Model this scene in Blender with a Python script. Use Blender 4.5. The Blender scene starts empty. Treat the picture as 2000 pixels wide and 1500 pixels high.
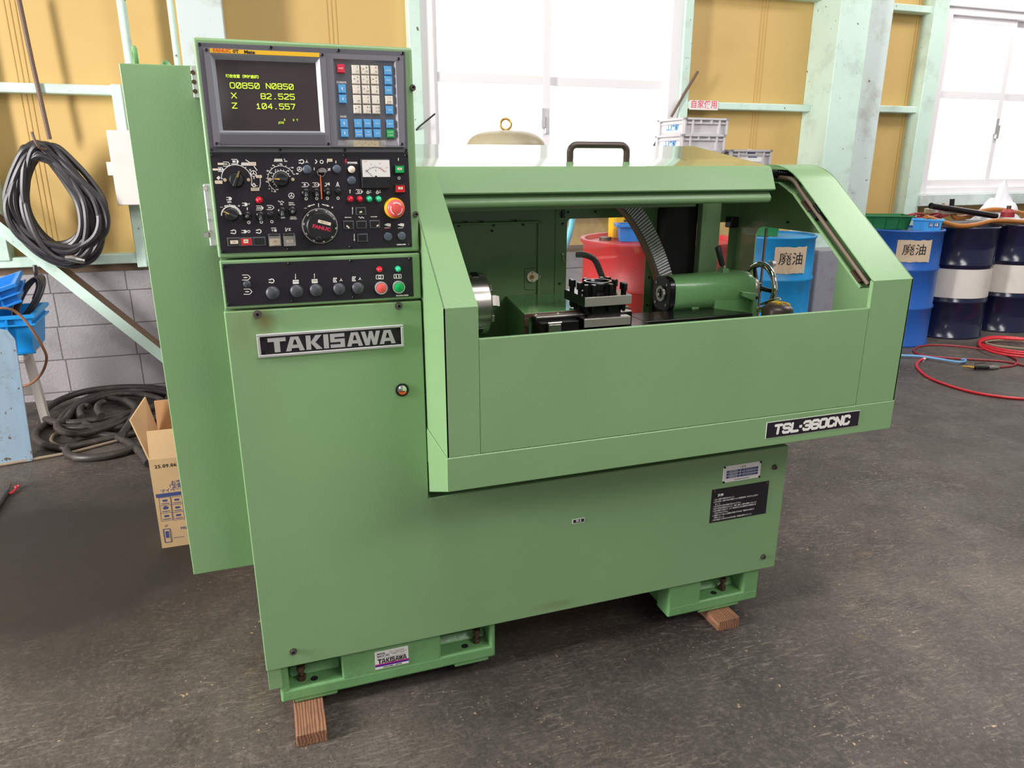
import bpy, bmesh, math, random
from mathutils import Vector, Matrix
from math import sin, cos, pi, radians, atan2, hypot

random.seed(7)
SC = bpy.context.scene
COL = SC.collection

# ---------------------------------------------------------------- camera
CAM = Vector((0.0, 0.0, 1.5))
FPX, PITCH, ROLL, YAW = 1410.83, 0.29456, -0.00118, 0.32877
_f0 = Vector((sin(YAW), cos(YAW), 0)); _r0 = Vector((cos(YAW), -sin(YAW), 0)); _u0 = Vector((0, 0, 1))
FWD = _f0 * cos(PITCH) - _u0 * sin(PITCH)
_uc = _u0 * cos(PITCH) + _f0 * sin(PITCH)
RGT = _r0 * cos(ROLL) + _uc * sin(ROLL)
UPV = _uc * cos(ROLL) - _r0 * sin(ROLL)
cam_data = bpy.data.cameras.new('camera')
cam_data.sensor_width = 36.0
cam_data.lens = FPX / 2000.0 * 36.0
cam_data.clip_start = 0.05
cam = bpy.data.objects.new('camera', cam_data)
COL.objects.link(cam)
cam.matrix_world = Matrix(((RGT.x, UPV.x, -FWD.x, CAM.x), (RGT.y, UPV.y, -FWD.y, CAM.y), (RGT.z, UPV.z, -FWD.z, CAM.z), (0, 0, 0, 1)))
SC.camera = cam

# ---------------------------------------------------------------- exposure, sky and lights
vs = SC.view_settings
vs.view_transform = 'Standard'; vs.look = 'None'; vs.gamma = 1.0; vs.use_curve_mapping = False
vs.exposure = 0.0
w = bpy.data.worlds.new('world'); SC.world = w; w.use_nodes = True
bg = w.node_tree.nodes['Background']
bg.inputs[0].default_value = (1.0, 0.985, 0.96, 1); bg.inputs[1].default_value = 0.33

def area(name, loc, target, sx, sy, power, color=(1, 1, 1)):
    d = bpy.data.lights.new(name, 'AREA'); d.shape = 'RECTANGLE'; d.size = sx; d.size_y = sy
    d.energy = power; d.color = color
    o = bpy.data.objects.new(name, d); COL.objects.link(o)
    o.location = loc
    o.rotation_euler = (Vector(target) - Vector(loc)).to_track_quat('-Z', 'Y').to_euler()
    return o
area('overhead_light', (1.0, 0.7, 4.6), (1.0, 0.9, 0), 3.2, 1.2, 92, (1, 0.98, 0.95))
area('overhead_light', (6.2, 3.2, 4.6), (6.0, 3.8, 0.5), 3.0, 1.2, 125, (1, 0.98, 0.95))
area('overhead_light', (-2.6, 2.8, 4.6), (-2.6, 2.81, 0), 3.0, 1.2, 14, (1, 0.98, 0.95))
area('doorway_daylight', (-6.5, 1.15, 2.7), (0.0, 1.5, 1.2), 1.0, 3.6, 900, (1, 0.99, 0.97))
area('entrance_daylight', (-0.95, -3.9, 1.95), (0.0, 1.9, 1.4), 0.75, 1.5, 13, (1, 0.985, 0.96))
area('overhead_light', (3.3, -2.0, 4.2), (1.2, 1.6, 0.7), 3.2, 1.0, 120, (1, 0.985, 0.95))  # front fill, added to brighten the machine's front faces

def at(px, py, y):
    d = RGT * ((px - 1000) / FPX) - UPV * ((py - 750) / FPX) + FWD
    return CAM + d * ((y - CAM.y) / d.y)
def atx(px, py, x):
    d = RGT * ((px - 1000) / FPX) - UPV * ((py - 750) / FPX) + FWD
    return CAM + d * ((x - CAM.x) / d.x)
def atz(px, py, z):
    d = RGT * ((px - 1000) / FPX) - UPV * ((py - 750) / FPX) + FWD
    return CAM + d * ((z - CAM.z) / d.z)

# ---------------------------------------------------------------- materials
def S(r, g, b):
    def c(v):
        v /= 255.0
        return v / 12.92 if v <= 0.04045 else ((v + 0.055) / 1.055) ** 2.4
    return (c(r), c(g), c(b), 1.0)

def mat(name, color, rough=0.5, metal=0.0, bump=0.0, bscale=200.0, var=0.0, vscale=3.0, dirt=None, dscale=6.0, damt=0.5, coat=0.0, emit=0.0, spec=0.5):
    m = bpy.data.materials.new(name); m.use_nodes = True
    nt = m.node_tree; N = nt.nodes; L = nt.links
    b = N['Principled BSDF']
    b.inputs['Base Color'].default_value = color
    b.inputs['Roughness'].default_value = rough
    b.inputs['Metallic'].default_value = metal
    b.inputs['Specular IOR Level'].default_value = spec
    b.inputs['Coat Weight'].default_value = coat
    b.inputs['Coat Roughness'].default_value = 0.1
    if emit:
        b.inputs['Emission Color'].default_value = color; b.inputs['Emission Strength'].default_value = emit
    tc = N.new('ShaderNodeTexCoord')
    src = None
    if var:
        n = N.new('ShaderNodeTexNoise'); n.inputs['Scale'].default_value = vscale; n.inputs['Detail'].default_value = 6
        L.new(tc.outputs['Object'], n.inputs['Vector'])
        r = N.new('ShaderNodeMapRange'); r.inputs[1].default_value = 0.3; r.inputs[2].default_value = 0.7
        r.inputs[3].default_value = 1 - var; r.inputs[4].default_value = 1 + var
        L.new(n.outputs[0], r.inputs[0])
        hs = N.new('ShaderNodeHueSaturation'); hs.inputs['Color'].default_value = color
        L.new(r.outputs[0], hs.inputs['Value']); src = hs.outputs[0]
    if dirt:
        n = N.new('ShaderNodeTexNoise'); n.inputs['Scale'].default_value = dscale; n.inputs['Detail'].default_value = 9; n.inputs['Roughness'].default_value = 0.7
        L.new(tc.outputs['Object'], n.inputs['Vector'])
        r = N.new('ShaderNodeMapRange'); r.inputs[1].default_value = 0.52; r.inputs[2].default_value = 0.75
        r.inputs[3].default_value = 0; r.inputs[4].default_value = damt
        L.new(n.outputs[0], r.inputs[0])
        mx = N.new('ShaderNodeMix'); mx.data_type = 'RGBA'
        L.new(r.outputs[0], mx.inputs['Factor'])
        if src: L.new(src, mx.inputs['A'])
        else: mx.inputs['A'].default_value = color
        mx.inputs['B'].default_value = dirt
        src = mx.outputs['Result']
    if src: L.new(src, b.inputs['Base Color'])
    if bump:
        n = N.new('ShaderNodeTexNoise'); n.inputs['Scale'].default_value = bscale; n.inputs['Detail'].default_value = 2
        L.new(tc.outputs['Object'], n.inputs['Vector'])
        bp = N.new('ShaderNodeBump'); bp.inputs['Strength'].default_value = bump; bp.inputs['Distance'].default_value = 0.002
        L.new(n.outputs[0], bp.inputs['Height']); L.new(bp.outputs[0], b.inputs['Normal'])
    return m

def pane_mat(name, tint=(1, 1, 1, 1), gloss=0.08, haze=0.06):
    m = bpy.data.materials.new(name); m.use_nodes = True
    nt = m.node_tree; N = nt.nodes; L = nt.links; N.clear()
    out = N.new('ShaderNodeOutputMaterial'); t = N.new('ShaderNodeBsdfTransparent'); t.inputs[0].default_value = tint
    g = N.new('ShaderNodeBsdfGlossy'); g.inputs['Roughness'].default_value = 0.05
    d = N.new('ShaderNodeBsdfDiffuse'); d.inputs[0].default_value = (0.8, 0.8, 0.78, 1)
    n = N.new('ShaderNodeTexNoise'); n.inputs['Scale'].default_value = 30; n.inputs['Detail'].default_value = 8
    tc = N.new('ShaderNodeTexCoord'); L.new(tc.outputs['Object'], n.inputs['Vector'])
    r = N.new('ShaderNodeMapRange'); r.inputs[1].default_value = 0.35; r.inputs[2].default_value = 0.75; r.inputs[3].default_value = haze * 0.4; r.inputs[4].default_value = haze * 2.4
    L.new(n.outputs[0], r.inputs[0])
    m1 = N.new('ShaderNodeMixShader'); L.new(r.outputs[0], m1.inputs[0]); L.new(t.outputs[0], m1.inputs[1]); L.new(d.outputs[0], m1.inputs[2])
    m2 = N.new('ShaderNodeMixShader'); m2.inputs[0].default_value = gloss; L.new(m1.outputs[0], m2.inputs[1]); L.new(g.outputs[0], m2.inputs[2])
    L.new(m2.outputs[0], out.inputs[0])
    return m

G = S(128, 162, 115)
M = {}
M['green'] = mat('green_paint', G, 0.30, bump=0.12, bscale=260, var=0.05, vscale=2.5)
M['green_top'] = mat('green_paint_polished', G, 0.06, var=0.04, vscale=4, coat=0.6)
M['green_cast'] = mat('green_cast_iron', S(112, 160, 104), 0.25, bump=0.35, bscale=90, var=0.08, vscale=6, dirt=S(70, 72, 40), dscale=9, damt=0.25)
M['green_oily'] = mat('green_oily_paint', S(98, 148, 92), 0.12, var=0.06, vscale=12, dirt=S(60, 60, 35), dscale=14, damt=0.25)
M['green_shaded'] = mat('green_guard_shaded', S(112, 142, 98), 0.26, var=0.06, vscale=5, dirt=S(52, 60, 42), dscale=5, damt=0.35)  # same paint as outside, darkened: shade inside the guard is in the colour
M['plate'] = mat('black_control_plate', S(33, 30, 37), 0.5, var=0.12, vscale=18, spec=0.35)
M['frame'] = mat('grey_bezel_plastic', S(118, 116, 124), 0.45, bump=0.05, bscale=900)
M['frame_dk'] = mat('dark_grey_plastic', S(92, 91, 97), 0.5)
M['bezel'] = mat('light_grey_bezel', S(150, 152, 160), 0.4)
M['black'] = mat('black_plastic', S(28, 27, 29), 0.32)
M['blackm'] = mat('black_oxide_steel', S(34, 32, 33), 0.22, metal=0.55, spec=0.8)
M['dome'] = mat('dark_grey_plug', S(66, 68, 74), 0.42)
M['plug'] = mat('blue_grey_plug', S(82, 92, 106), 0.4)
M['white'] = mat('white_print', S(236, 232, 228), 0.5)
M['cream'] = mat('cream_sticker', S(240, 222, 196), 0.6)
M['key'] = mat('ivory_key', S(240, 230, 216), 0.4)
M['blue_key'] = mat('blue_key', S(96, 170, 226), 0.35)
M['red_key'] = mat('red_key', S(222, 48, 76), 0.35)
M['green_key'] = mat('green_key', S(36, 170, 92), 0.35)
M['red'] = mat('red_plastic', S(206, 24, 34), 0.3, coat=0.3)
M['lampred'] = mat('red_lamp_lens', S(214, 20, 52), 0.2, coat=0.5)
M['lampgreen'] = mat('green_lamp_lens', S(40, 200, 140), 0.2, coat=0.5)
M['salmon'] = mat('faded_red_button', S(232, 86, 82), 0.4)
M['greenbtn'] = mat('green_button', S(8, 166, 84), 0.35)
M['yellow'] = mat('yellow_plastic', S(246, 192, 36), 0.4)
M['ivory'] = mat('ivory_lens', S(244, 226, 206), 0.35)
M['orange'] = mat('orange_tag', S(240, 110, 46), 0.5)
M['steel'] = mat('bright_steel', S(196, 190, 184), 0.24, metal=0.95, var=0.08, vscale=30)
M['steel_b'] = mat('brushed_steel', S(200, 192, 184), 0.38, metal=0.8, bump=0.05, bscale=400)
M['chrome'] = mat('chrome', S(225, 225, 225), 0.06, metal=1.0)
M['alu'] = mat('satin_aluminium', S(206, 204, 204), 0.35, metal=0.55)
M['brass'] = mat('brass', S(200, 160, 80), 0.3, metal=0.9)
M['rust'] = mat('rusty_steel', S(96, 70, 60), 0.5, metal=0.5, var=0.25, vscale=60)
M['brown_frame'] = mat('oily_brown_frame', S(92, 68, 60), 0.3, metal=0.3, var=0.2, vscale=30)
M['screen'] = mat('crt_glass', S(72, 64, 66), 0.12, spec=0.18)
M['crt'] = mat('crt_glow', S(196, 224, 62), 0.5, emit=0.75)
M['ink'] = mat('black_ink', S(30, 28, 32), 0.6)
M['redink'] = mat('red_ink', S(214, 44, 76), 0.5)
M['pink'] = mat('pink_red_ink', S(224, 92, 112), 0.6)
M['orangeink'] = mat('orange_ink', S(226, 92, 30), 0.5)
M['blueink'] = mat('blue_ink', S(60, 150, 214), 0.6)
M['violet'] = mat('violet_ink', S(58, 14, 146), 0.5)
M['magenta'] = mat('magenta_ink', S(196, 52, 128), 0.5)
M['navyink'] = mat('navy_ink', S(66, 74, 128), 0.6)
M['pane'] = pane_mat('clear_sheet')
M['pane_clean'] = pane_mat('clean_clear_sheet', gloss=0.03, haze=0.05)
M['hood'] = pane_mat('clear_flip_cover', tint=(0.92, 0.9, 0.84, 1), gloss=0.1, haze=0.12)
M['mint'] = mat('mint_steel_paint', S(208, 231, 217), 0.5, bump=0.08, bscale=60, dirt=S(120, 112, 96), dscale=5, damt=0.35, var=0.03)
M['mint_dk'] = mat('dusty_mint_paint', S(206, 218, 214), 0.6, bump=0.1, bscale=40, dirt=S(150, 132, 120), dscale=4, damt=0.6)
M['dust'] = mat('brown_dust_and_gap', S(112, 90, 74), 0.9, var=0.1, vscale=20)
M['yellow_wall'] = mat('ochre_wall_board', S(208, 173, 107), 0.6, var=0.03, vscale=1.2, dirt=S(172, 124, 62), dscale=2.2, damt=0.25)
M['groove'] = mat('ochre_groove', S(196, 158, 92), 0.7)
M['sash'] = mat('white_aluminium_sash', S(240, 236, 238), 0.35)
M['rubber'] = mat('black_rubber', S(50, 47, 50), 0.38, var=0.12, vscale=40)
M['cable'] = mat('dusty_black_cable', S(56, 50, 47), 0.45, dirt=S(120, 104, 86), dscale=18, damt=0.45)
M['card'] = mat('cardboard', S(206, 170, 126), 0.8, var=0.05, vscale=8)
M['card_in'] = mat('cardboard_inside', S(186, 140, 96), 0.85, var=0.08, vscale=10)
M['wood'] = None
M['bluebin'] = mat('blue_crate_plastic', S(24, 146, 220), 0.4)
M['bluebin2'] = mat('deep_blue_crate_plastic', S(30, 122, 206), 0.4)
M['palebin'] = mat('grey_crate_plastic', S(182, 178, 180), 0.55)
M['palebin2'] = mat('light_grey_crate_plastic', S(206, 202, 204), 0.55)
M['tray'] = mat('pale_blue_steel', S(136, 156, 172), 0.45, dirt=S(112, 104, 100), dscale=7, damt=0.6, var=0.05)
M['stool'] = mat('grey_white_painted_steel', S(196, 188, 182), 0.5)
M['boxwhite'] = mat('off_white_box', S(226, 218, 212), 0.5, dirt=S(180, 168, 160), dscale=3, damt=0.4)
M['navy'] = mat('navy_drum_paint', S(22, 26, 56), 0.16, var=0.15, vscale=4, coat=0.2)
M['drumwhite'] = mat('white_drum_band', S(226, 218, 210), 0.4, dirt=S(190, 180, 170), dscale=5, damt=0.5)
M['drumblue'] = mat('blue_drum_paint', S(34, 92, 176), 0.35, var=0.1, vscale=3, dirt=S(70, 90, 120), dscale=4, damt=0.3)
M['drumcyan'] = mat('sky_blue_drum_paint', S(20, 140, 204), 0.4, var=0.1, vscale=3, dirt=S(60, 80, 90), dscale=9, damt=0.5)
M['drumred'] = mat('red_drum_paint', S(196, 36, 44), 0.45, var=0.06, vscale=3, dirt=S(150, 60, 70), dscale=4, damt=0.4)
M['paper'] = mat('stained_paper', S(206, 184, 158), 0.8, dirt=S(168, 124, 88), dscale=9, damt=0.6)
M['greentub'] = mat('green_plastic_tub', S(30, 118, 62), 0.4, var=0.1, vscale=10)
M['skybin'] = mat('sky_blue_tub', S(70, 168, 232), 0.4)
M['redhose'] = mat('red_air_hose', S(216, 44, 56), 0.3)
M['redhose_dk'] = mat('dull_red_air_hose', S(150, 44, 50), 0.4)
M['bluehose'] = mat('pale_blue_hose', S(104, 158, 206), 0.4)
M['tanhose'] = mat('tan_hose', S(150, 134, 112), 0.6)
M['amber'] = mat('amber_hose', S(176, 112, 50), 0.35, var=0.12, vscale=10)
M['cloth'] = mat('white_cloth', S(226, 226, 232), 0.9)
M['concrete'] = mat('grey_painted_concrete', S(150, 148, 158), 0.7, bump=0.2, bscale=40, dirt=S(110, 100, 96), dscale=12, damt=0.5)
M['tank'] = mat('weathered_tank', S(160, 150, 122), 0.4, dirt=S(112, 98, 72), dscale=10, damt=0.5)
M['oldcan'] = mat('dark_brown_lid', S(78, 66, 58), 0.35, metal=0.3, var=0.1, vscale=20)
M['brownwire'] = mat('rusty_wire', S(110, 84, 72), 0.6)
M['browncord'] = mat('brown_cord', S(134, 92, 66), 0.5)
M['cyanhose'] = mat('cyan_hose', S(110, 200, 222), 0.4)
M['conduit'] = mat('ribbed_metal_conduit', S(196, 198, 204), 0.3, metal=0.35)
M['screwhead'] = mat('blackened_screw', S(112, 104, 100), 0.35, metal=0.7)
M['brownstrip'] = mat('brown_conduit_side', S(122, 104, 90), 0.45, metal=0.3)
M['redrubber'] = mat('red_rubber', S(150, 40, 40), 0.5)

def chips(key, scale=22, lo=0.685, hi=0.70, col=S(92, 74, 62)):
    # flaked paint: small sharp edged patches where the primer shows
    m = M[key]; N = m.node_tree.nodes; L = m.node_tree.links; b = N['Principled BSDF']
    old = b.inputs['Base Color'].links[0].from_socket
    tc = N.new('ShaderNodeTexCoord'); n = N.new('ShaderNodeTexNoise'); n.inputs['Scale'].default_value = scale; n.inputs['Detail'].default_value = 6; n.inputs['Roughness'].default_value = 0.6
    L.new(tc.outputs['Object'], n.inputs['Vector'])
    r = N.new('ShaderNodeMapRange'); r.inputs[1].default_value = lo; r.inputs[2].default_value = hi; L.new(n.outputs[0], r.inputs[0])
    x = N.new('ShaderNodeMix'); x.data_type = 'RGBA'; L.new(r.outputs[0], x.inputs['Factor']); L.new(old, x.inputs['A']); x.inputs['B'].default_value = col
    L.new(x.outputs['Result'], b.inputs['Base Color'])
chips('mint'); chips('mint_dk'); chips('tray', 30, 0.64, 0.66)
def stains(key, spots):
    # rust run below a screw and grease smears, each at its own place on the sheet
    m = M[key]; N = m.node_tree.nodes; L = m.node_tree.links; b = N['Principled BSDF']
    tc = N.new('ShaderNodeTexCoord'); n = N.new('ShaderNodeTexNoise'); n.inputs['Scale'].default_value = 22; n.inputs['Detail'].default_value = 6; L.new(tc.outputs['Object'], n.inputs['Vector'])
    c = b.inputs['Base Color'].links[0].from_socket
    for (p, sx, sz, amt, col) in spots:
        mp = N.new('ShaderNodeMapping'); mp.inputs['Location'].default_value = (-p[0] / sx, -p[1] / 1.0, -p[2] / sz); mp.inputs['Scale'].default_value = (1 / sx, 1, 1 / sz); L.new(tc.outputs['Object'], mp.inputs[0])
        vm = N.new('ShaderNodeVectorMath'); vm.operation = 'LENGTH'; L.new(mp.outputs[0], vm.inputs[0])
        ad = N.new('ShaderNodeMath'); ad.operation = 'MULTIPLY_ADD'; ad.inputs[1].default_value = 0.9; L.new(n.outputs[0], ad.inputs[0]); L.new(vm.outputs['Value'], ad.inputs[2])
        r = N.new('ShaderNodeMapRange'); r.inputs[1].default_value = 0.5; r.inputs[2].default_value = 1.4; r.inputs[3].default_value = amt; r.inputs[4].default_value = 0; L.new(ad.outputs[0], r.inputs[0])
        x = N.new('ShaderNodeMix'); x.data_type = 'RGBA'; L.new(r.outputs[0], x.inputs['Factor']); L.new(c, x.inputs['A']); x.inputs['B'].default_value = col; c = x.outputs['Result']
    L.new(c, b.inputs['Base Color'])
M['green_cover'] = mat('green_paint_front_cover', G, 0.30, bump=0.12, bscale=260, var=0.05, vscale=2.5)
stains('green_cover', [((-0.012, 1.785, 1.145), 0.035, 0.05, 0.75, S(104, 88, 40)), ((-0.06, 1.785, 1.12), 0.05, 0.10, 0.30, S(120, 104, 60)), ((0.75, 1.785, 0.205), 0.12, 0.018, 0.3, S(96, 84, 44))])

def wood_mat():
    m = mat('worn_wood', S(150, 104, 76), 0.75)
    N = m.node_tree.nodes; L = m.node_tree.links; b = N['Principled BSDF']
    tc = N.new('ShaderNodeTexCoord'); mp = N.new('ShaderNodeMapping'); mp.inputs['Scale'].default_value = (1, 0.12, 1)
    L.new(tc.outputs['Object'], mp.inputs[0])
    wv = N.new('ShaderNodeTexWave'); wv.bands_direction = 'X'; wv.inputs['Scale'].default_value = 38; wv.inputs['Distortion'].default_value = 7; wv.inputs['Detail'].default_value = 3; wv.inputs['Detail Scale'].default_value = 1.2
    L.new(mp.outputs[0], wv.inputs[0])
    n = N.new('ShaderNodeTexNoise'); n.inputs['Scale'].default_value = 16; n.inputs['Detail'].default_value = 6; L.new(tc.outputs['Object'], n.inputs['Vector'])
    cr = N.new('ShaderNodeValToRGB'); cr.color_ramp.elements[0].color = S(104, 66, 48); cr.color_ramp.elements[1].color = S(160, 114, 84)
    L.new(wv.outputs[0], cr.inputs[0])
    mx = N.new('ShaderNodeMix'); mx.data_type = 'RGBA'; mx.inputs['B'].default_value = S(92, 62, 50)
    r = N.new('ShaderNodeMapRange'); r.inputs[1].default_value = 0.5; r.inputs[2].default_value = 0.75; r.inputs[4].default_value = 0.6
    L.new(n.outputs[0], r.inputs[0]); L.new(r.outputs[0], mx.inputs['Factor']); L.new(cr.outputs[0], mx.inputs['A']); L.new(mx.outputs['Result'], b.inputs['Base Color'])
    return m
M['wood'] = wood_mat()

def floor_mat():
    m = bpy.data.materials.new('oil_stained_concrete'); m.use_nodes = True
    N = m.node_tree.nodes; L = m.node_tree.links; b = N['Principled BSDF']
    tc = N.new('ShaderNodeTexCoord')
    def noise(scale, detail=6, rough=0.6, vec=None, dist=0.0):
        n = N.new('ShaderNodeTexNoise'); n.inputs['Scale'].default_value = scale; n.inputs['Detail'].default_value = detail; n.inputs['Roughness'].default_value = rough; n.inputs['Distortion'].default_value = dist
        L.new(vec or tc.outputs['Object'], n.inputs['Vector']); return n.outputs[0]
    def rng(v, a, b_, c=0.0, d=1.0):
        r = N.new('ShaderNodeMapRange'); r.inputs[1].default_value = a; r.inputs[2].default_value = b_; r.inputs[3].default_value = c; r.inputs[4].default_value = d
        L.new(v, r.inputs[0]); return r.outputs[0]
    def mix(f, a, b_):
        x = N.new('ShaderNodeMix'); x.data_type = 'RGBA'; L.new(f, x.inputs['Factor'])
        if isinstance(a, tuple): x.inputs['A'].default_value = a
        else: L.new(a, x.inputs['A'])
        if isinstance(b_, tuple): x.inputs['B'].default_value = b_
        else: L.new(b_, x.inputs['B'])
        return x.outputs['Result']
    def mul(a, b_):
        x = N.new('ShaderNodeMath'); x.operation = 'MULTIPLY'; L.new(a, x.inputs[0]); L.new(b_, x.inputs[1]); return x.outputs[0]
    def mapv(rot, sc):
        mp = N.new('ShaderNodeMapping'); mp.inputs['Rotation'].default_value = (0, 0, rot); mp.inputs['Scale'].default_value = sc; L.new(tc.outputs['Object'], mp.inputs[0]); return mp.outputs[0]
    big = noise(0.9, 5, 0.6)
    c = mix(rng(big, 0.35, 0.65), S(62, 55, 52), S(98, 90, 84))
    c = mix(rng(noise(2.6, 8, 0.7), 0.52, 0.68, 0, 0.6), c, S(44, 39, 38))
    c = mix(rng(noise(1.7, 8, 0.75), 0.58, 0.7, 0, 0.5), c, S(108, 86, 68))
    c = mix(rng(noise(4.5, 10, 0.75), 0.5, 0.62, 0, 0.6), c, S(48, 42, 39))
    c = mix(rng(noise(8, 10, 0.8, None, 0.6), 0.57, 0.68, 0, 0.65), c, S(136, 126, 116))
    c = mix(rng(noise(3.3, 10, 0.75, None, 0.4), 0.62, 0.70, 0, 0.55), c, S(146, 112, 82))
    c = mix(rng(noise(55, 3, 0.7), 0.48, 0.72, 0, 0.6), c, S(118, 107, 97))
    c = mix(rng(noise(120, 2, 0.6), 0.3, 0.48, 0.55, 0), c, S(34, 30, 30))
    for rot, sc, amt in ((0.5, (16, 110, 1), 0.36), (-0.35, (20, 120, 1), 0.28), (1.2, (14, 90, 1), 0.36), (2.2, (18, 100, 1), 0.34)):
        s = rng(noise(1.0, 3, 0.6, mapv(rot, sc)), 0.56, 0.68, 0, amt * 1.3)
        s = mul(s, rng(noise(1.3 + rot, 5, 0.65), 0.5, 0.58))
        c = mix(s, c, S(146, 134, 120))
    v = N.new('ShaderNodeTexVoronoi'); v.inputs['Scale'].default_value = 24; v.inputs['Randomness'].default_value = 1.0
    wn_ = N.new('ShaderNodeTexNoise'); wn_.inputs['Scale'].default_value = 60; wn_.inputs['Detail'].default_value = 3; L.new(tc.outputs['Object'], wn_.inputs['Vector'])
    wa = N.new('ShaderNodeVectorMath'); wa.operation = 'MULTIPLY_ADD'; wa.inputs[1].default_value = (0.03, 0.03, 0); L.new(wn_.outputs['Color'], wa.inputs[0]); L.new(tc.outputs['Object'], wa.inputs[2])
    L.new(wa.outputs[0], v.inputs['Vector'])
    fl = rng(v.outputs[0], 0.05, 0.12, 1, 0)
    fl = mul(fl, rng(noise(4, 5, 0.7), 0.52, 0.57))
    c = mix(fl, c, S(196, 168, 132))
    v2 = N.new('ShaderNodeTexVoronoi'); v2.inputs['Scale'].default_value = 45; L.new(tc.outputs['Object'], v2.inputs['Vector'])
    fl2 = mul(rng(v2.outputs[0], 0.07, 0.15, 0.9, 0), rng(noise(2.5, 6, 0.7), 0.42, 0.6))
    c = mix(fl2, c, S(176, 160, 140))
    # oil patches at left, darker under the machine; right one tones down overlit floor
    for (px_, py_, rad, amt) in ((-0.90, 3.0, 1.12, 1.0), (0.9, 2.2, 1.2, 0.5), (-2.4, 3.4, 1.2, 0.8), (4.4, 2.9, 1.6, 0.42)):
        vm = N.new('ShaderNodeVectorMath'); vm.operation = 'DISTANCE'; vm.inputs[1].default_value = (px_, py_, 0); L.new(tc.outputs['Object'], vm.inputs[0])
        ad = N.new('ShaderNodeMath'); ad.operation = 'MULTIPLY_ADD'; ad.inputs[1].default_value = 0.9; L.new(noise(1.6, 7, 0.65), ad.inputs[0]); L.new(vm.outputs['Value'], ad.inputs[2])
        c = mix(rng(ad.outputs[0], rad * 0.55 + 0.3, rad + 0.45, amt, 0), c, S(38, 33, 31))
    L.new(c, b.inputs['Base Color'])
    L.new(rng(noise(3, 6, 0.7), 0.3, 0.7, 0.42, 0.72), b.inputs['Roughness'])
    bp = N.new('ShaderNodeBump'); bp.inputs['Strength'].default_value = 0.35; bp.inputs['Distance'].default_value = 0.004
    L.new(noise(30, 8, 0.75), bp.inputs['Height']); L.new(bp.outputs[0], b.inputs['Normal'])
    return m
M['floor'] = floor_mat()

def block_mat():
    m = bpy.data.materials.new('grey_concrete_blocks'); m.use_nodes = True
    N = m.node_tree.nodes; L = m.node_tree.links; b = N['Principled BSDF']; b.inputs['Roughness'].default_value = 0.8
    tc = N.new('ShaderNodeTexCoord'); mp = N.new('ShaderNodeMapping'); mp.inputs['Rotation'].default_value = (radians(90), 0, 0); mp.inputs['Location'].default_value = (0.86, 0.05, 0)
    L.new(tc.outputs['Object'], mp.inputs[0])
    br = N.new('ShaderNodeTexBrick'); br.offset = 0.03; br.inputs['Scale'].default_value = 1.0; br.inputs['Brick Width'].default_value = 0.444; br.inputs['Row Height'].default_value = 0.22
    br.inputs['Mortar Size'].default_value = 0.004; br.inputs['Mortar Smooth'].default_value = 0.3
    br.inputs['Color1'].default_value = S(160, 153, 156); br.inputs['Color2'].default_value = S(152, 146, 149); br.inputs['Mortar'].default_value = S(96, 88, 88)
    L.new(mp.outputs[0], br.inputs[0])
    n = N.new('ShaderNodeTexNoise'); n.inputs['Scale'].default_value = 5; n.inputs['Detail'].default_value = 9; n.inputs['Roughness'].default_value = 0.7; L.new(tc.outputs['Object'], n.inputs['Vector'])
    r = N.new('ShaderNodeMapRange'); r.inputs[1].default_value = 0.5; r.inputs[2].default_value = 0.8; r.inputs[4].default_value = 0.55; L.new(n.outputs[0], r.inputs[0])
    mx = N.new('ShaderNodeMix'); mx.data_type = 'RGBA'; mx.inputs['B'].default_value = S(104, 96, 92); L.new(r.outputs[0], mx.inputs['Factor']); L.new(br.outputs[0], mx.inputs['A']); L.new(mx.outputs['Result'], b.inputs['Base Color'])
    bp = N.new('ShaderNodeBump'); bp.inputs['Strength'].default_value = 0.5; bp.inputs['Distance'].default_value = 0.006; bp.invert = True
    ad = N.new('ShaderNodeMath'); ad.operation = 'ADD'; n2 = N.new('ShaderNodeTexNoise'); n2.inputs['Scale'].default_value = 60; n2.inputs['Detail'].default_value = 5; L.new(tc.outputs['Object'], n2.inputs['Vector'])
    L.new(br.outputs['Fac'], ad.inputs[0]); L.new(n2.outputs[0], ad.inputs[1]); L.new(ad.outputs[0], bp.inputs['Height']); L.new(bp.outputs[0], b.inputs['Normal'])
    return m
M['block'] = block_mat()

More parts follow.
